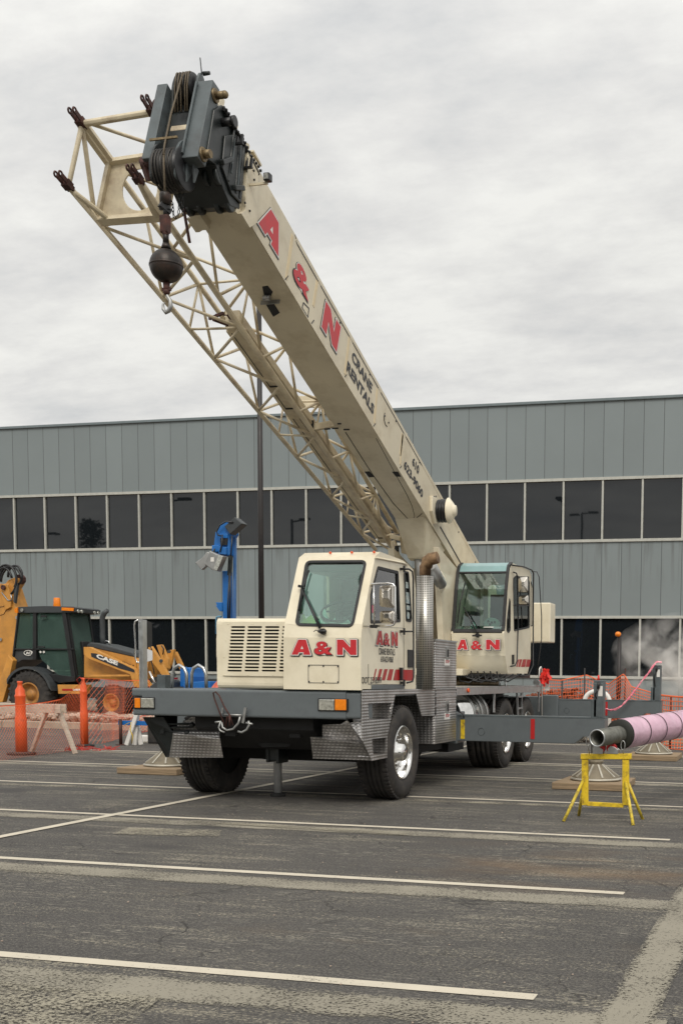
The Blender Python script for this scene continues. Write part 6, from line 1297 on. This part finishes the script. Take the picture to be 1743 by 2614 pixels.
for (poly, y0) in ((((1058, 702), (1082, 700), (1150, 805), (1222, 945), (1195, 968), (1125, 860), (1062, 775)), .1), (((1118, 692), (1155, 688), (1200, 790), (1205, 860), (1175, 850)), .9), (((1205, 728), (1245, 722), (1222, 830), (1180, 900), (1150, 905), (1185, 810)), 1.2), (((1232, 745), (1256, 738), (1340, 915), (1332, 948), (1310, 920)), 1.5), (((1040, 800), (1075, 760), (1040, 930), (1100, 1000), (1060, 985), (1010, 940)), .25)):
    bpoly('loader_link', k10(*poly), YK+y0, YK+y0+.12, CASEY, .01)
MB().cyl(*[onY(R10(*p), YK+.05) for p in ((1070, 880), (1120, 990))], .035, .035, 12).build('cylinder_rod', CHROME, bk)
for x, y in ((1212, 738), (1155, 805), (1200, 925)): c = onY(R10(x, y), YK+.08); MB().cyl(c, c+Vector((0, -.04, 0)), .05, .05, 12).build('pivot_pin', CASEG, bk)
MB().bar(onY(R10(1030, 960), YK+.5), onY(R10(1250, 900), YK+.5), .12).bar(onY(R10(1090, 800), YK+1.2), onY(R10(1200, 900), YK+1.2), .1).bar(onY(R10(1180, 800), YK+1.0), onY(R10(1150, 960), YK+1.0), .08).build('loader_crossmember', CASEG, bk)
bpoly('loader_bucket', k10((1040, 1010), (1120, 950), (1270, 960), (1330, 930), (1345, 1010), (1300, 1080), (1100, 1090)), YK-.1, YK+2.3, CASEG, .02)
mh = MB(); hp_ = [onY(R10(*p), YK+.0) for p in ((1075, 700), (1085, 720), (1075, 780), (1095, 850), (1105, 900))]; mh.tube(hp_, .018, 6); mh.tube([onY(R10(*p), YK+.8) for p in ((1155, 695), (1172, 720), (1165, 760))], .02, 6); mh.build('hydraulic_hose', BLACK, bk)
# cab
CY0, CY1 = YK+.3, YK+1.35
roofp = k5((200, 660), (250, 625), (600, 612), (985, 622), (1015, 640), (1010, 692), (900, 700), (262, 702), (205, 700), Y=YK+.2)
cr_ = bpoly('cab_roof', roofp, YK+.2, YK+1.42, CASEG, .02)
def post(p, q, w, Y, nm='cab_post'): a = onY(R5(*p), CY0); b = onY(R5(*q), CY0); a.y = b.y = Y; MB().bar(a, b, w, .08, up=(0, 1, 0)).build(nm, BLACK, bk, .01)
for Y in (CY0-.02, CY1):
    post((262, 700), (190, 1300), .05, Y); post((482, 690), (478, 1330), .12, Y); post((868, 700), (1000, 1575), .13, Y); post((215, 1190), (1000, 1190), .04, Y, 'cab_rail')
for Y in (CY0, CY1+.02):
    for gp in (((262, 702), (470, 702), (455, 1185), (215, 1185)), ((505, 702), (865, 702), (965, 1185), (508, 1185)), ((510, 1200), (960, 1200), (985, 1550), (800, 1550), (560, 1330))):
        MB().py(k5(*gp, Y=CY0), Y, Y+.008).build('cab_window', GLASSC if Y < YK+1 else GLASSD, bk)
a_ = onY(R5(905, 705), CY0); b_ = onY(R5(1025, 1540), CY0); q_ = [Vector((b_.x, CY0, b_.z)), Vector((b_.x, CY1, b_.z)), Vector((a_.x, CY1, a_.z)), Vector((a_.x, CY0, a_.z))]
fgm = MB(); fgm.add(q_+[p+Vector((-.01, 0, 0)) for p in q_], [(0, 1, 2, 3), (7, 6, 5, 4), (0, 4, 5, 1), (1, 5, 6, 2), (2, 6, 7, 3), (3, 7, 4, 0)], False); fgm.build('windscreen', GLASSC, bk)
for t_ in (.02, .98): bb_ = q_[0].lerp(q_[1], t_); tt_ = q_[3].lerp(q_[2], t_); MB().bar(bb_, tt_, .06).build('windscreen_post', BLACK, bk)
bpoly('cab_side', k5((205, 1200), (470, 1200), (478, 1330), (300, 1330), (130, 1440)), CY0+.0, CY1, CASEG, .01)
bpoly('cab_floor', k5((500, 1500), (1000, 1560), (1000, 1620), (780, 1640)), YK+.2, YK+1.45, BLACK, .01)
bpoly('seat', k5((560, 1150), (620, 800), (700, 800), (720, 1150), (850, 1180), (850, 1260), (560, 1260)), YK+.7, YK+1.3, BLACK, .05)
bpoly('console', k5((1000, 1100), (1100, 1080), (1130, 1400), (1000, 1400)), YK+.7, YK+1.3, BLACK, .03)
f = [(RWc.x+.83*math.cos(math.radians(a)), RWc.z+.83*math.sin(math.radians(a))) for a in range(8, 158, 10)]; fi = [(RWc.x+.76*math.cos(math.radians(a)), RWc.z+.76*math.sin(math.radians(a))) for a in range(157, 7, -10)]
bpoly('fender', f+fi, YK-.06, YK+.5, CASEG, .01)
bpoly('door_handle', k5((560, 735), (620, 738), (620, 765), (540, 762)), YK+.18, YK+.22, BLACK, .004)
bpoly('door_handle', k5((500, 1145), (595, 1150), (595, 1172), (500, 1170)), YK+.18, YK+.22, BLACK, .004)
c = onY(R5(765, 612), YK+.5); MB().cyl((c.x, c.y, c.z-.02), (c.x, c.y, c.z+.24), .11, .09, 16).build('beacon', AMBER, bk, .01)
bpoly('roof_light', k5((825, 632), (985, 638), (980, 680), (822, 672)), YK+.15, YK+.18, AMBER, .005)
bpoly('roof_light', k5((195, 650), (232, 632), (235, 705), (200, 700)), YK+.15, YK+.3, AMBER, .005)
for x, y in ((298, 668),): c = onY(R5(x, y), YK+.16); MB().cyl(c, c+Vector((0, -.02, 0)), .05, .05, 12).build('work_light', LENS, bk)
MB().tube([onY(R10(*p), YK+.7) for p in ((742, 700), (735, 640), (733, 500), (745, 465), (772, 442))], [.09, .08, .08, .08, .06], 14).build('exhaust_stack', CASEG, bk)
MB().tube([onY(R10(*p), YK+.65) for p in ((750, 672), (760, 660), (780, 668), (785, 690))], .02, 6).build('grab_bar', ALU, bk)
sb_ = bpoly('step_box', k5((770, 1662), (1092, 1662), (1092, 1785), (780, 1785)), YK+.1, YK+.6, CASEY, .01)
bpoly('reflector', k5((832, 1718), (965, 1718), (965, 1742), (832, 1742)), YK+.09, YK+.097, STRIPER, 0); bpoly('reflector', k5((978, 1718), (1078, 1718), (1078, 1742), (978, 1742)), YK+.09, YK+.097, WHITE, 0)
for t_ in (.08, .22, .75, .9): a_ = onY(R5(1015, 678), YK+.2); yy_ = YK+.2+1.2*t_; MB().cyl((a_.x-.01, yy_, a_.z), (a_.x+.03, yy_, a_.z), .05, .05, 12).build('work_light', LENS, bk)
# door emblem: pale oval with lettering
em = MB(); e0 = onY(R5(385, 1240), YK+.27); 
em.mat(0); em.tube([Vector((e0.x+.15*math.cos(2*PI*i/30), YK+.262, e0.z+.075*math.sin(2*PI*i/30))) for i in range(26)], .012, 5); words(em, 'ACI', -.09, .13, -.04, .04, (e0.x, YK+.26, e0.z), (1, 0, 0), (0, 0, 1), .003, .04); em.build('emblem', WHITE, bk)
for x in (545, 590): c = onY(R5(x, 1226), YK+.26); MB().cyl(c, c+Vector((0, -.005, 0)), .035, .035, 14).build('decal', WHITE, bk)
# the digging arm at the rear, folded upright
bpoly('dipper_arm', k10((-90, 240), (10, 255), (60, 250), (108, 395), (120, 430), (130, 500), (128, 620), (100, 780), (80, 860), (50, 880), (20, 1000), (-40, 1000), (-120, 700)), YK+.6, YK+1.2, CASEY, .03)
bpoly('arm_plate', k10((0, 300), (20, 258), (55, 262), (80, 350), (78, 420), (40, 440)), YK+.52, YK+.6, CASEY, .01)
bpoly('arm_link', k10((30, 262), (60, 225), (110, 205), (140, 215), (135, 250), (112, 285), (98, 330), (60, 300)), YK+.65, YK+.95, CASEY, .03)
bpoly('link_pin_boss', k10((105, 190), (140, 185), (158, 205), (158, 235), (130, 262), (108, 245)), YK+.68, YK+.9, RUSTBR, .03)
bpoly('crowd_cylinder', k10((130, 245), (118, 320), (108, 395), (96, 380), (104, 300)), YK+.5, YK+.6, CASEG, .01)
c = onY(R10(30, 280), YK+.5); MB().cyl(c, c+Vector((0, -.06, 0)), .07, .07, 16).build('pivot_pin', RUSTBR, bk)
hs = MB()
for (cx_, cy_, rx, ry, a0, a1) in ((45, 230, 75, 112, 200, -60), (60, 220, 60, 90, 190, -40), (110, 195, 50, 72, 190, -60), (30, 250, 60, 110, 170, 20), (85, 240, 75, 105, 180, 10)):
    hs.tube([onY(R10(cx_+rx*math.cos(math.radians(a0+(a1-a0)*i/14)), cy_-ry*math.sin(math.radians(a0+(a1-a0)*i/14))), YK+.5+.02*cx_/40) for i in range(15)], .035, 8)
hs.build('arm_hose', BLACK, bk)
MB().tube([onY(R10(*p), YK+.5) for p in ((15, 315), (60, 372), (88, 370), (80, 330))], .018, 6).build('hard_line', ALU, bk)
MB().tube([onY(R10(*p), YK+.59) for p in ((0, 480), (30, 470), (68, 400))], .008, 5).tube([onY(R10(*p), YK+.59) for p in ((0, 420), (30, 415), (45, 380))], .008, 5).build('arm_weld_line', RUSTBR, bk)
for x, y in ((126, 495), (8, 652)): c = onY(R10(x, y), YK+.58); MB().cyl(c, c+Vector((0, -.03, 0)), .05, .05, 12).build('pivot_pin', ALU, bk)
bpoly('stabilizer', k10((-10, 980), (60, 760), (95, 800), (60, 960), (20, 1100), (-20, 1100)), YK+.1, YK+.3, CASEY, .02)
# ------------------------------------------------------------------ blue drill rig behind the hood
YD = 22.5
def k6(*pts, Y=YD): return [(lambda q: (q.x, q.z))(onY(R6(*p), Y)) for p in pts]
dg = thing('drill_rig', 'blue drill rig mast with two grey floodlights rising behind the crane hood', 'drill rig', (k6((740, 2000))[0][0], YD, 0))
(xa, zt), (xb, _) = k6((685, 1280), (800, 1280)); MB().box(xa, xb, YD, YD+.2, .75, zt+.05).build('mast', BLUE, dg, .01)
(x0, z1), (x1, _) = k6((872, 560), (930, 560)); MB().bar((x0-.0+.03, YD+.1, z1), (x0-.04, YD+.1, .8), .055).build('mast_rail', mat('pale_blue_rail', (.06, .16, .38), .4), dg)
md = MB(); md.py(k6((600, 480), (650, 380), (740, 280), (840, 245), (900, 290), (925, 500), (870, 590), (880, 930), (840, 950), (660, 935), (560, 870), (570, 740), (585, 600)), YD-.12, YD+.22); hd_ = md.build('drill_head', BLUE, dg, .03)
for poly, y0 in ((((700, 510), (870, 510), (860, 600), (720, 600)), .16), (((560, 740), (700, 740), (690, 860), (640, 880), (560, 860)), .18), (((690, 760), (850, 780), (850, 930), (700, 920)), .2)): MB().py(k6(*poly), YD-y0, YD-.1).build('drill_head_box', BLUE, dg, .015)
MB().py(k6((720, 605), (860, 605), (850, 735), (730, 735)), YD-.17, YD-.12).build('drill_head_gap', BLACK, dg)
MB().py(k6((820, 370), (1025, 182), (1175, 310), (930, 525)), YD-.2, YD+.05).build('control_box', CASEG, dg, .015)
MB().py(k6((560, 1865), (690, 1865), (690, 2050), (640, 2040), (555, 1920), (590, 1930)), YD-.02, YD+.1).build('mast_bracket', BLUE, dg, .01)
for poly, d in ((((285, 1095), (420, 1005), (520, 880), (575, 905), (500, 1120), (500, 1160), (410, 1245)), .1), (((500, 1130), (610, 872), (760, 940), (885, 975), (760, 1275), (660, 1250)), .18)):
    f_o = MB().py(k6(*poly), YD-.2-d, YD-.2).build('flood_light', STEEL, dg, .015)
MB().py(k6((690, 1230), (790, 960), (880, 985), (760, 1265)), YD-.388, YD-.38).build('flood_lens', LENS, dg)
(xa, za), (xb, zb) = k6((635, 1085), (700, 1000)); MB().box(xa, xb, YD-.387, YD-.38, za, zb).build('light_label', WHITE, dg)
hz_ = MB()
for pts in (((900, 265), (760, 250), (640, 320), (575, 450), (600, 520), (660, 535)), ((690, 510), (680, 700), (640, 860)), ((540, 790), (500, 870), (440, 960), (390, 1000), (375, 950), (440, 920), (470, 940)), ((530, 850), (500, 980), (510, 1060)), ((885, 540), (860, 940)), ((840, 1280), (850, 1700), (830, 2200)), ((830, 1300), (800, 1900), (800, 2200))):
    hz_.tube([onY(R6(*p), YD-.22) for p in pts], .016, 6)
hz_.build('hose', BLACK, dg)
MB().bar(onY(R6(855, 930), YD-.1), onY(R6(830, 1330), YD-.1), .07).build('swing_bracket', DARK, dg)
MB().tube([onY(R6(*p), YD+.3) for p in ((680, 2155), (600, 2150), (572, 2165), (565, 2500))], .022, 8).build('side_tube', mat('sky_blue_tube', (.12, .3, .42), .4), dg)
def k2(*pts, Y=YD): return [(lambda q: (q.x, q.z))(onY(R2(*p), Y)) for p in pts]
MB().py(k2((565, 690), (565, 520), (590, 505), (600, 560), (610, 690)), YD-.3, YD-.1).build('lever_housing', BLUE, dg, .02)
MB().py(k2((610, 690), (612, 560), (640, 515), (675, 515), (685, 560), (700, 600), (700, 690)), YD-.4, YD+.2).build('power_unit', BLUE, dg, .03)
MB().py(k2((660, 650), (750, 645), (830, 640), (900, 640), (900, 720), (660, 720)), YD-.6, YD+.3).build('rig_frame', BLUE, dg, .02)
MB().py(k2((485, 690), (482, 650), (500, 640), (500, 625), (535, 625), (550, 645), (550, 690)), YD-.5, YD-.2).build('pump', CASEG, dg, .02)
MB().py(k2((497, 622), (535, 622), (535, 605), (500, 605)), YD-.45, YD-.25).build('pump_cap', STRIPER, dg)
(xa, za) = k2((480, 700))[0]; xb = k2((1200, 700))[0][0]
MB().box(xa, xb, YD-.6, YD+.6, .35, .95).build('rig_body', BLUE, dg, .03); 
for y0 in (YD-.9, YD+.55): MB().px(roundpoly([(y0, .0), (y0, .5), (y0+.35, .5), (y0+.35, .0)], .04), xa-.2, xb+.2).build('track', RUBBER, dg, .1, 3)
# tarpaulin by the rig
tt = MB(); tt.smooth = True; n = 12; (xa, za), (xb, zb) = k2((745, 640), (845, 535), Y=YD-1.0); vs = []
for j in range(n+1):
    for i in range(n+1): u, v = i/n, j/n; vs.append((xa+(xb-xa)*u*1.6+.05*noise.noise(Vector((u*4, v*4, 0))), YD-1.0+.15*noise.noise(Vector((u*3, v*5, 7))), za-.9+(zb-za+.9)*v*(.55+.45*u)))
tt.add(vs, [(j*(n+1)+i, j*(n+1)+i+1, (j+1)*(n+1)+i+1, (j+1)*(n+1)+i) for j in range(n) for i in range(n)]); to = tt.build('tarpaulin', TARP); m_ = to.modifiers.new('s', 'SOLIDIFY'); m_.thickness = .02
tag(to, 'crumpled salmon tarpaulin beside the blue drill rig', 'tarpaulin')
# ------------------------------------------------------------------ delineators, barricades, netting
def delin(Rg, x, yb, yt, w, lab, Y0):
    b = onZ(Rg(x, yb)); Y = b.y; t = thing('delineator_post', lab, 'delineator', (b.x, Y, 0), 'orange delineator posts'); h = onY(Rg(x, yt), Y).z; r = w/2*(lambda: (onY(Rg(x+1, yt), Y).x-onY(Rg(x, yt), Y).x))()
    MB().lathe([(0, .05), (r*1.05, .05), (r*1.05, h*.5), (r*.92, h*.53), (r*.92, h*.78), (r*.98, h*.79), (r*.98, h*.81), (r*.85, h*.82), (r*.85, h*.88), (r*.45, h*.93), (r*.4, h*.97), (r*.5, h*.98), (r*.45, h), (0, h)], (b.x, Y, 0), (0, 0, 1), 28).build('post', ORANGE, t)
    MB().lathe([(0, .0), (r*2.6, 0), (r*2.6, .04), (r*1.4, .055), (0, .055)], (b.x, Y, 0), (0, 0, 1), 8).build('base', UNDER if w < 60 else RUBBER, t); return b, h, r
d1 = delin(R10, 157, 1475, 950, 66, 'wide orange delineator post standing in front of the timber barricade', 0)
d2 = delin(R10, 607, 1418, 925, 46, 'slim orange delineator post holding up the netting beside the backhoe front wheel', 0)
b, h, r = d2; MB().tube([Vector((b.x-r*.6, b.y-r, h*.90)), Vector((b.x-r*.9, b.y-r*1.6, h*.97)), Vector((b.x, b.y-r*1.5, h*1.01)), Vector((b.x+r*.6, b.y-r, h*.95))], .008, 6).build('twine', NETR, bpy.data.objects['delineator_post.001'])
YBq = 18.3
bq = thing('timber_barricade', 'pale timber A frame barricade behind the orange netting at the left edge', 'barricade', (onY(R10(300, 1400), YBq).x, YBq, 0))
(xl, zt), (xr, zb) = [(lambda q: (q.x, q.z))(onY(R10(*p), YBq)) for p in ((-40, 1118), (448, 1178))]; zt2 = onY(R10(440, 1115), YBq).z
xl = xr-2.4
for yy in (YBq-.06, YBq+.09): MB().box(xl, xr, yy, yy+.035, zb, zt2).build('board', WOODP, bq, .004)
tl = onY(R10(350, 1160), YBq).x; t2 = onY(R10(400, 1160), YBq).x; fl_ = onY(R10(233, 1455), YBq).x; fr_ = onY(R10(530, 1475), YBq).x
for dx_ in (0, -(xr-xl)+.55):
    MB().bar((tl+dx_, YBq, zt2-.03), (fl_+dx_, YBq-.02, .0), .05, .09, up=(0, 1, 0)).build('leg', WOODP, bq, .004); MB().bar((t2+dx_, YBq+.05, zt2-.03), (fr_+dx_, YBq+.05, .0), .05, .09, up=(0, 1, 0)).build('leg', WOODP, bq, .004)
YW = 21.0
wb_ = thing('blue_barricade', 'low folding barricade with a blue board on white plastic legs', 'barricade', (onY(R10(930, 1390), YW).x, YW, 0))
a, c = onY(R10(850, 1262), YW), onY(R10(1030, 1235), YW); MB().box(a.x, a.x+1.6, YW-.02, YW+.02, a.z, c.z).build('board', BLUE, wb_, .004)
for dx_ in (0, 1.1):
    for (x0, y0, x1, y1, dy) in ((985, 1165, 905, 1395, -.05), (985, 1165, 960, 1260, .05), (965, 1165, 1010, 1390, .15)):
        p, q = onY(R10(x0, y0), YW+dy), onY(R10(x1, y1), YW+dy); MB().bar(p+Vector((dx_, 0, 0)), (q.x+dx_, q.y, 0.0), .09, .05, up=(0, 1, 0)).build('leg', WHITE, wb_, .01)
MB().tube([onY(R10(*p), YW-.08) for p in ((895, 1262), (938, 1240), (932, 1300), (950, 1340), (945, 1395))], .01, 5).build('yellow_rope', YELLOW, wb_)
pp = thing('steel_post', 'short rusty brown steel post beside the blue barricade', 'post', (onY(R10(862, 1400), YW).x, YW-.05, 0))
p = onY(R10(862, 1222), YW-.05); MB().cyl((p.x, p.y, 0), (p.x, p.y, p.z), .035, .035, 14).build('shaft', RUSTBR, pp); MB().cyl((p.x, p.y, 0), (p.x, p.y, .015), .11, .11, 20).build('base_plate', RUSTBR, pp)
p0_, p1_ = onZ(R10(1000, 1388)), onZ(R10(1090, 1388)); z_ = onY(R10(1000, 1335), p0_.y).z
tag(MB().box(p0_.x, p0_.x+1.8, p0_.y, p0_.y+.15, 0, z_).build('wheel_stop', WHITE, None, .03), 'long white concrete wheel stop lying behind the crane bumper at the left', 'wheel stop')
# orange netting
def net(name, pts, m, cell, lab, cat_='netting', w=.009, diag=True, sag=.03, seed=1, kind=None):
    """pts: (bottom Vector, top Vector) columns"""
    col = [(Vector(a), Vector(b)) for a, b in pts]; Ls = [0]
    for a, b in zip(col, col[1:]): Ls.append(Ls[-1]+(b[0]-a[0]).length)
    def P(u, v):
        u = max(0, min(Ls[-1]-1e-4, u)); i = 0
        while Ls[i+1] < u: i += 1
        f = (u-Ls[i])/(Ls[i+1]-Ls[i]); a = col[i][0].lerp(col[i+1][0], f); b = col[i][1].lerp(col[i+1][1], f); p = a.lerp(b, v)
        n = noise.noise(Vector((u*1.3+seed*5, v*1.5, 0))); return p+Vector((.3*sag*n, sag*2*n, -sag*abs(math.sin(PI*v))*(1+n)))
    nv = max(3, int(max((b-a).length for a, b in col)/cell)); nu = int(Ls[-1]/cell); mb = MB()
    def seg(p, q, ww=w):
        d = (q-p); s = d.cross(Vector((0.3, 1, 0.1))); s = s.normalized()*ww/2 if s.length > 1e-6 else Vector((ww/2, 0, 0)); t = d.cross(s).normalized()*ww/4
        mb.add([p-s, q-s, q+t, p+t, q+s, p+s], [(0, 1, 2, 3), (3, 2, 4, 5)], False)
    for i in range(nu+1):
        for j in range(nv):
            u0, v0, v1 = i*cell, j/nv, (j+1)/nv
            if diag: seg(P(u0, v0), P(u0+cell, v1)); seg(P(u0+cell, v0), P(u0, v1))
            else: seg(P(u0, v0), P(u0, v1), w*.7); seg(P(u0, v0), P(u0+cell, v0), w)
    for i in range(nu): seg(P(i*cell, 1), P(i*cell+cell, 1), w*2)
    o = mb.build(name, m); tag(o, lab, cat_); return o
def col(xb, yb, yt, dy=0): b = onZ((xb, yb), .01); t = onY((xb, yt), b.y+dy); return (b, t)
net('safety_netting', [col(-40, 1752, 1622), col(0, 1748, 1622), col(64, 1738, 1618), col(100, 1733, 1614), col(141, 1728, 1606), col(183, 1722, 1572), col(194, 1720, 1558)], NETM, .10, 'orange diamond mesh netting hung across the left edge in front of the barricade', w=.0095)
net('safety_netting', [(onY((194, 1722), 20.8), onY((194, 1558), 20.8)), (onY((240, 1716), 21.3), onY((240, 1560), 21.3)), (onY((285, 1690), 23.5), onY((285, 1563), 23.5)), (onY((345, 1680), 24.5), onY((345, 1562), 24.5))], NETM, .13, 'orange mesh netting stretched in front of the backhoe front wheel', w=.0095, seed=3)
net('safety_netting', [(onY((185, 1700), 22.5), onY((185, 1625), 22.5)), (onY((230, 1690), 24.0), onY((230, 1640), 24.0)), (onY((290, 1686), 25.3), onY((290, 1650), 25.3)), (onY((350, 1680), 25.6), onY((350, 1640), 25.6))], NETR, .11, 'dark red bunched netting behind the slim delineator', w=.0075, seed=5, sag=.08)
# fallen netting on the ground at the delineator foot
fn = MB(); rnd = random.Random(8)
for i in range(90):
    t = rnd.random(); x, y = 150+t*115, 1722-t*2+rnd.uniform(-5, 3); p = onZ((x, y), .01+rnd.random()*.04); q = p+Vector((rnd.uniform(-.14, .14), rnd.uniform(-.1, .1), rnd.uniform(-.01, .05))); fn.bar(p, q, .012, .008)
o = fn.build('fallen_netting', NETR); tag(o, 'crumpled red netting lying at the foot of the slim delineator', 'netting')
# right hand safety fence on the dirt
def r8(x, y, Y): return onY(R8(x, y), Y)
fe = thing('safety_fence', 'orange square mesh safety fence between stakes on the dirt at the right', 'fence', (r8(900, 900, 28).x, 28, .2))
o = net('mesh', [(Vector((r8(x, 900, Y).x, Y, .22)), r8(x, yt, Y)) for x, yt, Y in ((430, 735, 28.5), (600, 745, 28.3), (780, 700, 28), (860, 735, 28), (980, 775, 28), (1105, 690, 27.6), (1160, 795, 27.4), (1390, 862, 26.8))], NETM, .075, '', 'x', .014, False, .10, 7); 
for k_ in ('label', 'category'): del o[k_]
def adopt(o, par): o.parent = par; o.matrix_parent_inverse = Matrix.Translation(-Vector(par.location))
adopt(o, fe)
o = net('mesh', [(Vector((r8(x, 900, Y).x, Y, .02)), r8(x, yt, Y)) for x, yt, Y in ((1385, 862, 24.5), (1470, 872, 24.2), (1568, 878, 24.0), (1750, 880, 23.6), (2000, 880, 23.0))], NETM, .085, '', 'x', .02, False, .05, 11)
for k_ in ('label', 'category'): del o[k_]
adopt(o, fe)
for x, yt, m in ((780, 645, POLEM), (1105, 648, RUSTBR), (600, 745, POLEM), (1470, 868, RUSTBR)):
    t = r8(x, yt, 27.9 if x < 1300 else 24.3); MB().cyl((t.x, t.y, .0), t, .022, .018, 8).build('stake', m, fe)
# bollard light
t = r8(1058, 375, 28.6); bo_ = thing('bollard_light', 'slim dark post with an amber dome lamp in front of the lower windows', 'lamp post', (t.x, 28.6, .3))
MB().cyl((t.x, 28.6, .2), (t.x, 28.6, t.z), .06, .055, 18).build('post', POLEM, bo_); MB().ball((t.x-.03, 28.55, t.z+.0), .075, 16, (1.05, 1, .9)).build('lamp_dome', AMBER, bo_)
# white hoop behind the beams
c = r8(878, 905, 26.9); rr2 = .30; hpz = [Vector((c.x-rr2, 26.9, .0))]+[Vector((c.x+rr2*math.cos(PI-PI*i/16), 26.9, c.z-.02+rr2*math.sin(PI-PI*i/16)*.82)) for i in range(17)]+[Vector((c.x+rr2, 26.9, .0))]
tag(MB().tube(hpz, .055, 12).build('pipe_hoop', WHITE), 'white pipe hoop standing behind the outrigger jacks', 'pipe hoop')
# leaf litter and rubble
lf = MB(); rnd = random.Random(12)
for i in range(5200):
    u = rnd.gauss(0, 1.0); v = rnd.gauss(0, .9); X_ = r8(640, 850, 28.8).x+u*1.6; Y_ = 28.9+v*.8; hgt = max(0, .98*math.exp(-(u*u*.5+v*v*.5)))
    p = Vector((X_, Y_, .26+hgt*rnd.random()**.4)); a = Vector((rnd.uniform(-1, 1), rnd.uniform(-1, 1), rnd.uniform(-.6, .6))).normalized(); b = a.orthogonal().normalized(); s = rnd.uniform(.02, .055); lf.add([p-a*s-b*s*.6, p+a*s-b*s*.6, p+a*s+b*s*.6, p-a*s+b*s*.6], [(0, 1, 2, 3)], False)
o = lf.build('leaf_litter', [LEAFR]); o['kind'] = 'stuff'; tag(o, 'heap of rust red leaves and brush on the dirt behind the outriggers', 'leaves')
rk = MB(); rnd = random.Random(21)
def rock(c, s):
    n = 6; ico = []; 
    for th in (0.35, 1.2, 2.0, 2.8):
        for i in range(n): a = 2*PI*i/n+th; rr_ = s*rnd.uniform(.75, 1.15); ico.append(Vector((c[0]+rr_*math.sin(th)*math.cos(a), c[1]+rr_*math.sin(th)*math.sin(a)*.8, c[2]+rr_*math.cos(th)*.7)))
    rk.add(ico, [(j*n+i, j*n+(i+1) % n, (j+1)*n+(i+1) % n, (j+1)*n+i) for j in range(3) for i in range(n)]+[tuple(range(n)), tuple(range(3*n, 4*n))], False)
for i in range(620):
    X_ = rnd.uniform(-23, -12.5); Y_ = KY+.4+rnd.random()**1.3*1.7; rock((X_, Y_, .22+rnd.random()*.1), rnd.uniform(.04, .16)*(1.2 if rnd.random() < .15 else .8))
for i in range(120): rock((rnd.uniform(-8, 8), KY+.4+rnd.random()*2.0, .2), rnd.uniform(.03, .09))
o = rk.build('rubble', ROCKM); o['kind'] = 'stuff'; tag(o, 'pale broken stones heaped along the kerb below the backhoe', 'rubble')
db = MB(); rnd = random.Random(31)
for i in range(420):
    p = Vector((rnd.uniform(-7.6, -3.2), 25.95+rnd.gauss(0, .18), rnd.random()*.10)); db.bar(p, p+Vector((rnd.uniform(-.22, .22), rnd.uniform(-.1, .1), rnd.uniform(-.03, .05))), .016, .012)
o = db.build('twig_debris', BARK); o['kind'] = 'stuff'; tag(o, 'dark twigs and debris along the kerb under the rear outrigger', 'debris')
gv = MB(); rnd = random.Random(41)
for i in range(260):
    X_ = rnd.uniform(-8, 1); Y_ = rnd.uniform(4.4, 12); s = rnd.uniform(.002, .005); gv.box(X_-s, X_+s, Y_-s, Y_+s, 0.002, s*1.2)
o = gv.build('loose_grit', ROCKM); o['kind'] = 'stuff'; tag(o, 'loose pale grit scattered on the near asphalt', 'grit')
# steam
S.cycles.volume_bounces = 6
sm = bpy.data.materials.new('steam'); sm.use_nodes = True; nt = sm.node_tree; N, L = nt.nodes, nt.links; N.clear()
o_ = N.new('ShaderNodeOutputMaterial'); pv = N.new('ShaderNodeVolumePrincipled'); pv.inputs['Color'].default_value = (1, .99, .97, 1); pv.inputs['Anisotropy'].default_value = 0.2
tc = N.new('ShaderNodeTexCoord'); mp = N.new('ShaderNodeMapping'); L.new(tc.outputs['Object'], mp.inputs[0]); nz = N.new('ShaderNodeTexNoise'); nz.inputs['Scale'].default_value = 1.5; nz.inputs['Detail'].default_value = 4; nz.inputs['Distortion'].default_value = .4; L.new(mp.outputs[0], nz.inputs['Vector'])
gd = N.new('ShaderNodeTexGradient'); gd.gradient_type = 'SPHERICAL'; m2 = N.new('ShaderNodeMapping'); m2.inputs['Scale'].default_value = (.42, .8, .75); L.new(tc.outputs['Object'], m2.inputs[0]); L.new(m2.outputs[0], gd.inputs[0])
mr = N.new('ShaderNodeMapRange'); mr.inputs['From Min'].default_value = .46; mr.inputs['From Max'].default_value = .72; mr.inputs['To Max'].default_value = 3.6; L.new(nz.outputs['Fac'], mr.inputs['Value'])
L.new(math_node(N, L, 'MULTIPLY', mr.outputs[0], gd.outputs['Fac']), pv.inputs['Density']); L.new(pv.outputs[0], o_.inputs['Volume'])
c = r8(1590, 560, 32.0); st = MB().ball((0, 0, 0), 1.0, 20, (2.2, 1.2, 1.3)).build('steam_cloud', sm); st.location = c; st['kind'] = 'stuff'; tag(st, 'white steam drifting in front of the lower windows at the right edge', 'steam')
